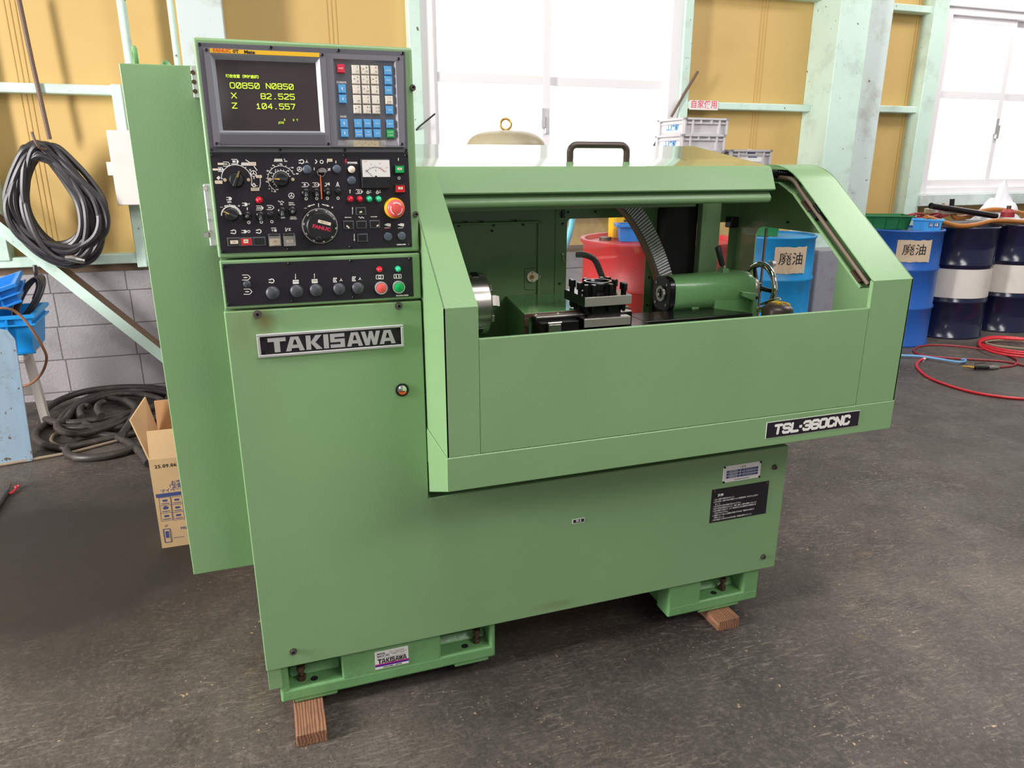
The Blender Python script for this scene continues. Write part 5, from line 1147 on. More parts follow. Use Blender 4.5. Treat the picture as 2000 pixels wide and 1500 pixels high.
for X, Y in ((1112, 290), (1272, 280)): ln([(X - 20, Y - 18), (X + 8, Y - 18), (X - 6, Y), (X + 8, Y + 16), (X - 20, Y + 18)], 6, True, ZS_); ln([(X - 12, Y - 18), (X - 12, Y + 18)], 5, f=ZS_); tri3(X + 44, Y, 20, ZS_)
for X, Y, t in ((1484, 264, 'o'), (1635, 258, 'b')):
    ln([(X - 30, Y - 16), (X + 30, Y - 16), (X + 30, Y + 16), (X - 30, Y + 16)], 6, True, ZS_)
    if t == 'o': P_.ring(ZS_(X, Y), 12 * U, 6 * U, H3)
    else: P_.rect(ZS_(X - 12, Y), 10 * U, 26 * U, H3); P_.rect(ZS_(X + 12, Y), 10 * U, 26 * U, H3)
tx('TRX7004-002A', 1674, 421, 17, 1.0, ZS_, 1.1)
P_.use('ink')
for X, Y in ((774, 302), (934, 296)): P_.rect(ZS_(X, Y), 40 * U, 4 * U, H3 + .0003)
fuse(BP, P_.build('plate_print', smooth=False))

# ================================================================ inside the guard
SY, SZ_ = 2.13, 1.088     # spindle axis
m_ = MB()
m_.lathe((.56, SY, SZ_), (1, 0, 0), [(0, 0), (.092, 0), (.098, .004), (.098, .068), (.094, .074), (.035, .074), (.033, .03), (0, .03)], 56)
CH = m_.build('chuck', 'steel', ML, bevel=.001, label='bright steel three jaw chuck')
for a0 in (75, -45, 195):
    m_ = MB(); m_.M = Matrix.Translation((.634, SY, SZ_)) @ Matrix.Rotation(radians(a0), 4, 'X')
    for (r0, r1, x1) in ((.036, .058, .034), (.0585, .076, .024), (.0765, .094, .014)): m_.box(0, x1, -.016, .016, r0, r1)
    m_.build('jaw', 'steel_b', CH, bevel=.001)
    m_ = MB(); m_.M = Matrix.Translation((.634, SY, SZ_)) @ Matrix.Rotation(radians(a0 + 60), 4, 'X'); m_.box(-.045, -.025, -.014, .014, .090, .1005); m_.build('chuck_key_socket', 'blackm', CH)
# sloping chip cover behind the carriage
y0, y1 = 1.98, 2.38
a, b, c, d = at(1023, 612, y0), at(1110, 600, y0), at(988, 578, y1), at(1112, 571, y1)
x1 = 1.06
m_ = MB(); m_.hexa([(a.x, y0, .86), (x1, y0, .86), (x1, y1, .86), (c.x, y1, .86)], [(a.x, y0, a.z), (x1, y0, a.z), (x1, y1, c.z), (c.x, y1, c.z)])
m_.build('chip_cover', 'green_oily', ML, bevel=.002, label='oily green chip cover behind the tool post')
m_ = MB(); t = .014; m_.box(a.x - .001, x1, y0 - .006, y0, a.z - t, a.z - .001); m_.box(a.x - .001, a.x + t, y0 - .006, y0, .86, a.z - t); CF = m_.build('wiper_frame', 'brown_frame', ML, bevel=.001)
for k in range(4):
    m_ = MB(); p = (a.x + .035 + k * .07, a.z - t * .5) if k < 2 else (a.x + t * .5, a.z - .035 - (k - 2) * .05); m_.cyl((p[0], y0 - .006, p[1]), (p[0], y0 - .010, p[1]), .0045, n=12); m_.build('frame_screw', 'steel', CF)
# carriage pieces
m_ = MB(); m_.use('blackm'); p0, p1 = at(1046, 622, 1.94), at(1120, 612, 1.94); m_.box(p0.x, 1.05, 1.94, 1.975, .86, p0.z); m_.use('steel_b'); m_.box(p0.x + .004, 1.05, 1.942, 1.975, p0.z, p0.z + .003)
p0 = at(1056, 640, 1.90); m_.use('blackm'); m_.box(p0.x, p0.x + .12, 1.90, 1.938, .86, p0.z + .012); m_.use('steel'); p0 = at(1080, 640, 1.885); m_.box(p0.x - .012, p0.x + .026, 1.885, 1.90, .86, p0.z + .008)
m_.cyl((p0.x - .014, 1.89, p0.z + .012), (p0.x + .028, 1.89, p0.z + .012), .004)
m_.build('carriage', parent=ML, bevel=.0012)
m_ = MB(); m_.box(.80, 1.10, 1.86, 2.05, .90, 1.035); m_.box(.78, 1.12, 1.80, 2.2, .70, .90); m_.build('cross_slide', 'blackm', ML, bevel=.002)
# four way tool post
TY = 1.90; q0, q1, q2, q3 = at(1142, 581, TY), at(1234, 575, TY), at(1142, 600, TY), at(1142, 624, TY)
x0, x1 = q0.x, q1.x; S_ = x1 - x0; zt_, zb_ = q0.z, q2.z
TX, TYC = (x0 + x1) / 2, TY + S_ / 2
m_ = MB(); m_.use('blackm'); m_.box(x0, x1, TY, TY + S_, zb_, zt_); m_.use('steel_b'); m_.box(x0 + .0006, x1 - .0006, TY - .0012, TY, zb_ + .0006, zt_ - .0006)
TP = m_.build('tool_post', parent=ML, bevel=.0008, label='four way tool post')
zl0, zl1 = at(1142, 640, TY).z, at(1142, 624, TY).z
m_ = MB(); m_.box(x0 + .022, x1 - .022, TY + .022, TY + S_ - .022, zl1 - .002, zb_ + .001); m_.build('post_core', 'blackm', TP, bevel=.001)
m_ = MB(); m_.use('blackm'); m_.box(x0, x1, TY, TY + S_, zl0, zl1); m_.use('steel_b'); m_.box(x0 + .0006, x1 - .0006, TY - .0012, TY, zl0, zl1 - .0006); m_.use('steel'); m_.box(x0 + .001, x1 - .001, TY + .001, TY + S_ - .001, zl1, zl1 + .0008); m_.build('post_base', parent=TP, bevel=.0008)
m_ = MB(); m_.lathe((TX, TYC, zt_), (0, 0, 1), [(0, .0), (.050, 0), (.050, .004), (.043, .006), (.043, .010), (.046, .011), (.046, .030), (.042, .034), (.036, .034), (.033, .027), (0, .025)], 48); m_.build('clamp_ring', 'blackm', TP)
for i in range(4):
    m0 = Matrix.Translation((TX, TYC, 0)) @ Matrix.Rotation(pi / 2 * i, 4, 'Z')
    for u in (-.36, 0.0, .30):
        m_ = MB(); m_.M = m0; x, y = u * S_ + .012, -S_ / 2 + .013
        m_.cyl((x, y, zb_ - .016), (x, y, zt_ + .016), .0060, n=12); m_.cyl((x, y, zb_ - .022), (x, y, zb_ - .016), .0045, .006, n=12); m_.cyl((x, y, zt_ + .012), (x, y, zt_ + .031), .0098, .0098, n=6); m_.cyl((x, y, zt_ + .031), (x, y, zt_ + .0335), .0098, .0070, n=6)
        m_.build('clamp_bolt', 'blackm', TP, ang=25)
# tailstock
c = at(1296, 573, SY); ZC = c.z; R_ = .061; xf = c.x - .008; xr = at(1458, 560, SY).x
m_ = MB()
def rsq(r, k, n=28):
    return [(r * math.copysign(abs(cos(t)) ** k, cos(t)), r * math.copysign(abs(sin(t)) ** k, sin(t))) for t in [2 * pi * i / n for i in range(n)]]
def loft(m_, secs):
    vs_ = []; n = len(secs[0][1])
    for x, pts in secs: vs_ += [(x, SY + u, ZC + v) for u, v in pts]
    fs = [(i * n + k, i * n + (k + 1) % n, (i + 1) * n + (k + 1) % n, (i + 1) * n + k) for i in range(len(secs) - 1) for k in range(n)]
    fs += [tuple(range(n))[::-1], tuple(range((len(secs) - 1) * n, len(secs) * n))]; m_.add(vs_, fs)
loft(m_, [(xf + .018, rsq(R_ * .98, .72)), (xf + .10, rsq(R_, .8)), (xf + .20, rsq(R_ * 1.06, .8)), (xr - .035, rsq(R_ * 1.06, .72)), (xr - .012, rsq(R_ * 1.0, .7)), (xr, rsq(R_ * .86, .75))])
m_.box(xf + .17, xr - .004, SY - .062, SY + .06, .86, ZC - .012)
m_.hexa([(xf + .03, SY - .05, .86), (xf + .20, SY - .05, .86), (xf + .20, SY + .05, .86), (xf + .03, SY + .05, .86)], [(xf + .05, SY - .028, ZC - .03), (xf + .20, SY - .04, ZC - .03), (xf + .20, SY + .04, ZC - .03), (xf + .05, SY + .028, ZC - .03)])
m_.hexa([(xf + .088, SY - .085, .86), (xf + .112, SY - .085, .86), (xf + .112, SY - .03, .86), (xf + .088, SY - .03, .86)], [(xf + .092, SY - .046, ZC - .034), (xf + .120, SY - .046, ZC - .034), (xf + .120, SY - .03, ZC - .034), (xf + .092, SY - .03, ZC - .034)])
p = at(1455, 560, SY - .08)
m_.prism([(xr - .075, SY - .060, ZC + .004), (xr - .012, SY - .060, ZC - .006), (xr - .004, SY - .060, .86), (xr - .028, SY - .060, .86), (xr - .028, SY - .060, ZC - .030), (xr - .075, SY - .060, ZC - .012)], (0, -.022, 0))
TS = m_.build('tailstock', 'green_cast', ML, bevel=.006, seg=3, ang=50)
m_ = MB(); loft(m_, [(xf, rsq(R_ * .95, .62)), (xf + .020, rsq(R_ * .97, .62))]); m_.build('quill_flange', 'blackm', TS, bevel=.002)
m_ = MB(); m_.lathe((xf + .002, SY, ZC), (-1, 0, 0), [(.014, -.02), (.014, .004), (.017, .008), (.026, .008), (.028, .004), (.028, 0), (.014, -.02)], 32); m_.build('quill', 'steel', TS)
m_ = MB()
for sy in (-1, 1):
    for sz in (-1, 1): m_.cyl((xf + .001, SY + sy * .034, ZC + sz * .034), (xf - .003, SY + sy * .034, ZC + sz * .034), .0045, n=12)
m_.build('flange_screw', 'steel', TS)
m_ = MB(); m_.cyl((xr - .015, SY - .0825, ZC - .020), (xr - .015, SY - .079, ZC - .020), .006, n=16); m_.build('lug_hole', 'ink', TS)
m_ = MB(); m_.lathe((xr - .004, SY, ZC), (1, 0, 0), [(0, 0), (.040, 0), (.040, .022), (.036, .023), (.036, .034), (.0, .034)], 40); m_.build('graduated_collar', 'steel_b', TS)
xw = xr + .056; RW = .080
m_ = MB(); m_.torus((xw, SY, ZC), (1, 0, 0), RW, .0105, 56, 14); HWL = m_.build('tail_handwheel', 'chrome', TS, label='chrome handwheel')
m_ = MB(); m_.lathe((xr + .028, SY, ZC), (1, 0, 0), [(0, 0), (.024, 0), (.022, .020), (.015, .026), (0, .026)], 28); m_.build('hub', 'blackm', HWL)
for k in range(3):
    a = radians(62 + 120 * k); d = Vector((0, cos(a), sin(a))); m_ = MB(); m_.tube([Vector((xr + .044, SY, ZC)) + d * .015, Vector((xw - .004, SY, ZC)) + d * .068], [.009, .007], 10); m_.build('spoke', 'blackm', HWL)
m_ = MB(); p0 = at(1416, 541, SY - .01); p1 = at(1402, 482, SY - .01); pm = at(1413, 524, SY - .01); m_.hexa([(p0.x - .030, SY - .03, p0.z - .01), (p0.x + .014, SY - .03, p0.z - .01), (p0.x + .014, SY + .02, p0.z - .01), (p0.x - .030, SY + .02, p0.z - .01)], [(pm.x - .008, SY - .022, pm.z + .002), (pm.x + .014, SY - .022, pm.z), (pm.x + .014, SY + .010, pm.z), (pm.x - .008, SY + .010, pm.z + .002)]); LV = m_.build('clamp_lever_base', 'green_cast', TS, bevel=.003)
m_ = MB(); m_.tube([pm + Vector((.003, 0, -.004)), pm.lerp(p1, .15)], .007, 14); m_.use('steel'); m_.build('lever_neck', 'steel', LV)
m_ = MB(); m_.tube([pm.lerp(p1, .14), pm.lerp(p1, .2), p1.lerp(pm, .03), p1], [.009, .0105, .0105, .009], 16); m_.build('grip', 'rubber', LV)
# bed cover plate under the tailstock
m_ = MB(); p0, p1, p2 = at(1258, 628, 1.95), at(1272, 621, 2.05), at(1440, 620, 1.95); m_.prism([(p0.x, 1.95, p0.z), (p2.x + .06, 1.95, p0.z), (p2.x - .02, 2.08, p0.z), (p0.x + .01, 2.08, p0.z)], (0, 0, -.014)); m_.build('bed_cover', 'blackm', ML, bevel=.002)
m_ = MB(); m_.box(.40, 1.70, 2.02, 2.26, .70, .86); m_.build('bed', 'green_oily', ML, bevel=.004)
# curved ribbed conduit
YCN = 2.26
ctr = catmull([at(x, y, YCN) for x, y in ((1180, 372), (1214, 386), (1240, 410), (1264, 446), (1283, 486), (1297, 524), (1309, 566))], 10)
m_ = MB(); m_.use('conduit'); wd = .0245
n = len(ctr); ribs_ = n * 2
def cpos(t):
    i = min(int(t * (n - 1)), n - 2); f_ = t * (n - 1) - i; p = ctr[i].lerp(ctr[i + 1], f_); d = (ctr[i + 1] - ctr[i]).normalized(); return p, Vector((-d.z, 0, d.x))
K = 46
for k in range(K):
    p0_, n0 = cpos(k / K); p1_, n1 = cpos((k + .62) / K)
    q = []
    for p_, nn in ((p0_, n0), (p1_, n1)):
        for s_ in (-1, 1): q.append(p_ + nn * wd * s_)
    dy = Vector((0, .05, 0))
    m_.hexa([q[0], q[1], q[3], q[2]], [q[0] + dy, q[1] + dy, q[3] + dy, q[2] + dy])
CD = m_.build('cable_conduit', parent=ML, smooth=False, bevel=.001)
m_ = MB()
for k in range(K):
    p0_, n0 = cpos(k / K); p1_, n1 = cpos((k + 1) / K); a_, b_, c_, d_ = p0_ + n0 * wd * .9, p1_ + n1 * wd * .9, p1_ - n1 * wd * 1.25, p0_ - n0 * wd * 1.25
    m_.hexa([a_ + Vector((0, .006, 0)), b_ + Vector((0, .006, 0)), c_ + Vector((0, .006, 0)), d_ + Vector((0, .006, 0))], [a_ + Vector((0, .046, 0)), b_ + Vector((0, .046, 0)), c_ + Vector((0, .046, 0)), d_ + Vector((0, .046, 0))])
m_.build('conduit_core', 'brownstrip', CD, smooth=False)
# round lid with yellow grip at the right end
c = at(1538, 612, 1.90)
m_ = MB(); m_.lathe((c.x, 1.95, .86), (0, 0, 1), [(0, 0), (.050, 0), (.050, c.z - .86 + .004), (.046, c.z - .86 + .012), (.030, c.z - .86 + .022), (0, c.z - .86 + .024)], 40); m_.use('oldcan'); m_.slots = ['oldcan']; PC = m_.build('coolant_cap', parent=ML, label='dark round cap with yellow grip')
m_ = MB(); zc = c.z + .020
m_.tube([(c.x + .034 * cos(a), 1.95 + .034 * sin(a), zc + .001) for a in [radians(-50 + 14 * i) for i in range(11)]], .0045, 8); m_.box(c.x - .012, c.x + .002, 1.935, 1.945, zc, zc + .009); m_.build('yellow_grip', 'yellow', PC)
m_ = MB(); m_.use('white'); m_.poly([(c.x - .010, 1.915, zc - .004), (c.x + .012, 1.915, zc - .004), (c.x + .001, 1.925, zc + .004)]); m_.build('arrow_mark', parent=PC, smooth=False)
m_ = MB(); p0, p1 = at(1494, 592, 2.0), at(1522, 586, 2.0); m_.tube([p0 + Vector((-.02, 0, -.004)), p0, p0.lerp(p1, .5), p1, p1 + Vector((.006, 0, 0))], [.003, .005, .009, .010, .004], 14); m_.build('chrome_tap', 'chrome', PC)
m_ = MB(); p0 = at(1505, 606, 1.96); m_.box(p0.x - .016, p0.x + .006, 1.955, 1.985, .86, p0.z + .010); m_.build('pump_block', 'redrubber', PC, bevel=.002)

# ================================================================ things around the machine
def drum(name, x, y, key, label, h=0.98, r=0.318, band=None, group=None, z=0.0, ribs=True):
    t = thing(name, label, 'drum', (x, y, z), group)
    m_ = MB()
    k = h / 0.89
    pr = [(0.0, 0.012), (r - 0.012, 0.012), (r - 0.004, 0.0), (r + 0.004, 0.004), (r + 0.004, 0.016), (r - 0.004, 0.024)]
    for zz in (0.30 * k, 0.595 * k):
        pr += [(r - 0.004, zz - 0.02), (r + 0.006, zz - 0.006), (r + 0.006, zz + 0.006), (r - 0.004, zz + 0.02)]
    pr += [(r - 0.004, h - 0.024), (r + 0.005, h - 0.016), (r + 0.007, h - 0.006), (r + 0.002, h), (r - 0.010, h), (r - 0.016, h - 0.016), (0.0, h - 0.016)]
    m_.lathe((x, y, z), (0, 0, 1), pr, 56); m_.build('body', key, t, ang=60)
    if band:
        m_ = MB(); m_.lathe((x, y, z), (0, 0, 1), [(r - 0.0035, 0.335 * k), (r - 0.0022, 0.335 * k), (r - 0.0022, 0.565 * k), (r - 0.0035, 0.565 * k)], 56); m_.build('band', band, t)
    m_ = MB(); m_.cyl((x - 0.12, y - 0.14, z + h - 0.017), (x - 0.12, y - 0.14, z + h - 0.004), 0.034); m_.build('bung', 'steel', t)
    return t
def paper(t, x, y, r, zc, a, wd, ht, txt, ts, keys=('paper', 'ink')):
    m_ = MB()
    def f(rr):
        def g(p):
            th = a + p.x / r
            return (x + (rr + p.z) * cos(th), y + (rr + p.z) * sin(th), zc + p.y)
        return g
    m_.fn = f(r + 0.001); m_.use(keys[0]); n = 10; rng_ = random.Random(3)
    top = [ht / 2 + rng_.uniform(-.004, .004) for _ in range(n + 1)]; bot = [-ht / 2 + rng_.uniform(-.005, .005) for _ in range(n + 1)]
    for i in range(n):
        xa, xb = wd * (i / n - .5), wd * ((i + 1) / n - .5)
        m_.poly([(xa, bot[i], 0), (xb, bot[i + 1], 0), (xb, top[i + 1], 0), (xa, top[i], 0)])
    m_.use(keys[1]); m_.text(txt, (0, 0.005), ts, 0.0012, bold=0.0006)
    m_.build('paper_sign', parent=t, label='torn paper sign reading waste oil')
BRX, BRY = 5.22, 4.90
d1 = drum('oil_drum', BRX, BRY, 'drumblue', 'royal blue drum with a torn paper sign, just right of the green machine')
paper(d1, BRX, BRY, 0.318, 0.815, atan2(-BRY, -BRX) + 0.36, 0.275, 0.18, '廃油', 0.096)
CX, CY = 3.81, 4.80
d2 = drum('oil_drum', CX, CY, 'drumcyan', 'stained sky blue drum with paper sign, seen through the machine side opening')
paper(d2, CX, CY, 0.318, 0.81, atan2(-CY, -CX) + 0.48, 0.26, 0.20, '廃油', 0.10)
drum('oil_drum', 5.93, 4.96, 'navy', 'navy drum with a white band, right beside the royal blue drum', band='drumwhite')
drum('oil_drum', 6.64, 5.00, 'navy', 'navy drum with a white band, cut off by the right edge of the photo', band='drumwhite')
rd = thing('red_tank', 'large red drum standing close behind the machine, seen through its rear window', 'drum', (1.665, 2.86, 0))
m_ = MB(); R_ = 0.335
m_.lathe((1.665, 2.86, 0), (0, 0, 1), [(0, 0.012), (R_, 0.0), (R_, 0.40), (R_ + .008, 0.41), (R_, 0.42), (R_, 0.985), (R_ + .008, 0.995), (R_, 1.005), (R_, 1.165), (R_ + .012, 1.175), (R_ + .012, 1.19), (R_ - .006, 1.19), (R_ - .012, 1.172), (0, 1.172)], 64)
m_.build('body', 'drumred', rd, ang=60)
m_ = MB(); m_.cyl((1.48, 3.02, 1.172), (1.48, 3.02, 1.186), 0.028); m_.build('bung', 'rust', rd)

def tub(name, c, wx, wy, h, rot, key, label, flare=0.9, rim=0.014, cat='tray', wall=0.006, ribs=2, tilt=0.0):
    # open plastic box with a flared body, a rolled rim and outside ribs
    t = thing(name, label, cat, c)
    m_ = MB(); m_.M = Matrix.Translation(c) @ Matrix.Rotation(rot, 4, 'Z') @ Matrix.Rotation(tilt, 4, 'Y')
    a, b = wx / 2 * flare, wy / 2 * flare; A, B = wx / 2, wy / 2; w_ = wall
    bo = [(-a, -b, 0), (a, -b, 0), (a, b, 0), (-a, b, 0)]; to = [(-A, -B, h), (A, -B, h), (A, B, h), (-A, B, h)]
    bi = [(-a + w_, -b + w_, w_), (a - w_, -b + w_, w_), (a - w_, b - w_, w_), (-a + w_, b - w_, w_)]; ti = [(-A + w_, -B + w_, h), (A - w_, -B + w_, h), (A - w_, B - w_, h), (-A + w_, B - w_, h)]
    v = bo + to + bi + ti
    f = [(3, 2, 1, 0), (8, 9, 10, 11)]
    for i in range(4):
        j = (i + 1) % 4
        f += [(i, j, j + 4, i + 4), (j + 8, i + 8, i + 12, j + 12), (i + 4, j + 4, j + 12, i + 12)]
    m_.add(v, f)
    for k in range(ribs):
        for sy in (-1, 1):
            xx = (k + 0.5) / ribs * 2 - 1
            m_.hexa([(xx * a * .8 - .004, sy * b, 0.0), (xx * a * .8 + .004, sy * b, 0.0), (xx * a * .8 + .004, sy * (b + .008), 0.0), (xx * a * .8 - .004, sy * (b + .008), 0.0)][::sy], [(xx * A * .8 - .004, sy * B, h - .005), (xx * A * .8 + .004, sy * B, h - .005), (xx * A * .8 + .004, sy * (B + .008), h - .005), (xx * A * .8 - .004, sy * (B + .008), h - .005)][::sy])
    m_.build('body', key, t)
    m_ = MB(); m_.M = Matrix.Translation(c) @ Matrix.Rotation(rot, 4, 'Z') @ Matrix.Rotation(tilt, 4, 'Y')
    for x0, x1, y0, y1 in ((-A - rim, A + rim, -B - rim, -B), (-A - rim, A + rim, B, B + rim), (-A - rim, -A, -B, B), (A, A + rim, -B, B)): m_.box(x0, x1, y0, y1, h - rim * .9, h)
    m_.build('rim', key, t, bevel=0.002)
    return t
tub('parts_tray', (5.13, 5.05, 0.968), 0.40, 0.27, 0.115, -0.5, 'greentub', 'dark green plastic tub on top of the royal blue drum', ribs=3)
t = tub('parts_tray', (5.31, 4.745, 0.968), 0.215, 0.13, 0.095, -0.82, 'skybin', 'small sky blue tub on the front of the royal blue drum', flare=0.92)
m_ = MB(); m_.M = Matrix.Translation((5.31, 4.745, 0.968)) @ Matrix.Rotation(-0.82, 4, 'Z') @ Matrix(((1, 0, 0, 0.05), (0, 0, -1, -0.0672), (0, 1, 0, 0.05), (0, 0, 0, 1)))
m_.use('navyink'); m_.rect((0, 0), 0.075, 0.034); m_.use('white'); m_.text('15', (0.016, 0), 0.03, 0.0008, bold=0.0012); m_.rect((-0.02, -0.006), 0.026, 0.006, 0.0008); m_.rect((-0.02, 0.006), 0.022, 0.005, 0.0008)
m_.build('sticker', parent=t, smooth=False)
t = tub('parts_tray', (3.70, 4.83, 0.97), 0.30, 0.22, 0.13, -0.7, 'greentub', 'bright green tub on the sky blue drum behind the machine', ribs=2)
tub('parts_tray', (1.575, 2.945, 1.1735), 0.125, 0.10, 0.075, -0.35, 'bluebin2', 'blue tub standing on the red drum behind the machine', ribs=0)
m_ = MB(); m_.torus((1.56, 2.94, 1.283), (0.4, 1, 0), 0.012, 0.005); m_.cyl((1.56, 2.94, 1.18), (1.56, 2.94, 1.272), 0.006); m_.cyl((1.53, 2.94, 1.262), (1.59, 2.94, 1.262), 0.006)
tag(m_.build('eye_bolt', 'rust'), 'rusty eye bolt sticking up in the blue tub on the red drum', 'bolt')
t = thing('carton', 'yellow and white carton on the red drum behind the blue tub', 'carton', (1.68, 3.09, 1.1735))
m_ = MB(); m_.use('yellow'); m_.box(1.545, 1.60, 3.05, 3.13, 1.1735, 1.40); m_.build('side', parent=t, bevel=0.004)
m_ = MB(); m_.use('white'); m_.box(1.601, 1.80, 3.055, 3.13, 1.1735, 1.40); m_.use('pink'); m_.M = frontM(3.0545)
for k in range(3): m_.rect((1.70, 1.28 + k * .022), 0.13, 0.003)
m_.text('68', (1.65, 1.335), 0.028); m_.build('face', parent=t)
m_ = MB(); m_.tube(catmull([at(1118, 415, 3.0), at(1116, 440, 3.0), at(1108, 470, 3.0), at(1095, 500, 3.0), at(1070, 530, 3.0), at(1040, 560, 3.02)], 6), 0.014, 10)
tag(m_.build('air_hose', 'cyanhose'), 'cyan hose hanging behind the machine, at the left of its rear window', 'hose')
m_ = MB(); m_.tube(catmull([at(1126, 497, 2.47), at(1142, 498, 2.45), at(1160, 506, 2.45), at(1171, 528, 2.45), at(1180, 560, 2.45), at(1180, 620, 2.45)], 6), 0.0115, 10)
tag(m_.build('hose', 'rubber'), 'thick black hose curving down in front of the red drum', 'hose')

# concrete pier under the column, tank dome, stack of grey crates
m_ = MB(); m_.box(4.36, 4.98, 4.90, 5.33, 0, 0.82); tag(m_.build('column_pier', 'concrete', bevel=0.012), 'grey concrete pier under the mint steel column', 'pier')
t = thing('pressure_tank', 'beige domed tank with a lifting eye behind the machine', 'tank', (1.20, 3.6, 0))
m_ = MB(); c_ = at(988, 282, 3.6); rr = 0.198
m_.lathe((c_.x, 3.6, 0), (0, 0, 1), [(0, 0.01), (rr, 0.02), (rr, c_.z - 0.02)] + [(rr * cos(a) ** 0.6, c_.z - 0.02 + 0.085 * sin(a)) for a in [radians(8 * i) for i in range(1, 11)]] + [(0.0, c_.z + 0.066)], 48)
m_.build('shell', 'tank', t, ang=60)
m_ = MB(); m_.torus((c_.x, 3.6, c_.z + 0.094), (0.3, 1, 0), 0.026, 0.006); m_.build('lifting_eye', 'brass', t)
def crate(x, y, z, rot, label, key='palebin', txt=None, tagp=False):
    t = thing('stacking_crate', label, 'crate', (x, y, z), 'grey crates by the window')
    T = Matrix.Translation((x, y, z)) @ Matrix.Rotation(rot, 4, 'Z')
    W_, D_, H_ = 0.33, 0.31, 0.096
    m_ = MB(); m_.M = T; a = .006
    for p in ((-W_/2+.02, W_/2-.02, -D_/2+.02, -D_/2+.026, 0, H_), (-W_/2+.02, W_/2-.02, D_/2-.026, D_/2-.02, 0, H_), (-W_/2+.02, -W_/2+.026, -D_/2+.02, D_/2-.02, 0, H_), (W_/2-.026, W_/2-.02, -D_/2+.02, D_/2-.02, 0, H_), (-W_/2+.02, W_/2-.02, -D_/2+.02, D_/2-.02, 0, .008)): m_.box(*p)
    m_.build('shell', key, t)
    m_ = MB(); m_.M = T
    for z0, z1, e in ((H_ - .012, H_, 0.0), (H_ - .036, H_ - .026, .008), (0, .008, .014)):
        for p in ((-W_/2+e, W_/2-e, -D_/2+e, -D_/2+.022), (-W_/2+e, W_/2-e, D_/2-.022, D_/2-e), (-W_/2+e, -W_/2+.022, -D_/2+e, D_/2-e), (W_/2-.022, W_/2-e, -D_/2+e, D_/2-e)): m_.box(*p, z0, z1)
    for u in (-.47, -.30, .30, .47):
        for sy in (-1, 1): m_.box(u * W_ - .005, u * W_ + .005, *sorted((sy * (D_/2 - .003), sy * (D_/2 - .024))), 0, H_ - .01)
    for u in (-.12, .12):
        for sy in (-1, 1): m_.box(u * W_ - .004, u * W_ + .004, *sorted((sy * (D_/2 - .003), sy * (D_/2 - .024))), H_ - .036, H_ - .01)
    for v in (-.42, .42):
        for sx in (-1, 1): m_.box(*sorted((sx * (W_/2 - .003), sx * (W_/2 - .024))), v * D_ - .006, v * D_ + .006, 0, H_ - .01)
    m_.build('rim_and_ribs', key, t)
    if txt:
        m_ = MB(); m_.M = T @ Matrix(((0, 0, -1, -W_/2 + .0185), (-1, 0, 0, 0), (0, 1, 0, 0), (0, 0, 0, 1)))
        m_.use('white'); m_.rect((0, .044), .25, .062); m_.use('blueink'); m_.text(txt, (.0, .044), .048, .001, bold=.0015); m_.build('label_card', parent=t, smooth=False)
    if tagp:
        m_ = MB(); m_.M = T @ Matrix(((1, 0, 0, 0), (0, 0, -1, -D_/2 + .0185), (0, 1, 0, 0), (0, 0, 0, 1)))
        m_.use('white'); m_.flat([(-.08, .03), (.10, .02), (.11, .09), (-.02, .10), (-.08, .075)]); m_.use('navyink'); m_.rect((0, .075), .09, .008, .001); m_.rect((.02, .05), .07, .006, .001)
        m_.build('paper_tag', parent=t, smooth=False)
    return t
CRR = .05; CRX, CRY = 2.517 + .158, 4.1 + .163
p_ = at(1338, 229, 4.1); zt = p_.z
crate(CRX, CRY, zt - 0.096, CRR, 'pale grey crate with blue writing, topmost of the stack by the left window', 'palebin2', '工機部')
crate(CRX - .012, CRY, zt - 0.193, CRR, 'pale grey crate with blue writing, second from the top of the stack', 'palebin2', '工機部')
crate(CRX - .015, CRY, zt - 0.290, CRR, 'grey crate under the two with blue writing, third from the top', 'palebin')
p2 = at(1446, 292, 4.10)
crate(3.03, 4.27, p2.z - 0.096, .05, 'grey crate with a torn paper tag, top of the lower stack beside the column', 'palebin', None, True)
t = thing('bench', 'steel bench under the grey crates behind the machine', 'bench', (2.8, 4.3, 0))
zb = zt - 0.29
m_ = MB(); m_.box(2.28, 2.86, 4.0, 4.55, zb - .04, zb); m_.box(2.90, 3.3, 4.0, 4.55, p2.z - .136, p2.z - .096); m_.build('top', 'concrete', t)
for x in (2.32, 2.75):
    for y in (4.04, 4.5):
        m_ = MB(); m_.box(x - .02, x + .02, y - .02, y + .02, 0, (zb if x < 3 else 0) - .04); m_.build('leg', 'concrete', t)

# junk on the navy drums
ZD = 0.90
def bar(name, pts, r, key, label, cat='pipe', n=12, hollow=False):
    m_ = MB(); m_.tube(pts, r, n)
    if hollow:
        p0, p1 = Vector(pts[0]), Vector(pts[1]); d = (p0 - p1).normalized()
        m_.use('black') if False else None
        m_.lathe(p0 + d * .001, d, [(r * .72, 0), (r * 1.04, 0.0), (r * 1.04, 0.004), (r * .72, .004)], n, True)
    return tag(m_.build(name, key), label, cat)
bar('steel_pipe', [(5.55, 4.90, 1.01), (6.95, 4.84, 1.01)], .019, 'alu', 'grey steel pipe lying across the navy drums in front of the brown hose', 'pipe')
bar('black_pipe', [at(1819, 402, 4.85), at(1945, 422, 4.85)], .026, 'blackm', 'black pipe with an open end lying on the navy drums', 'pipe', hollow=True)
bar('hose_piece', catmull([at(1842, 402, 4.95), at(1856, 408, 4.95), at(1865, 424, 4.9), at(1885, 424, 4.9), at(1920, 412, 4.95), at(1955, 410, 4.95), at(2010, 420, 4.95)], 6), .022, 'amber', 'amber hose bending over the pipes on the navy drums', 'hose', hollow=True)
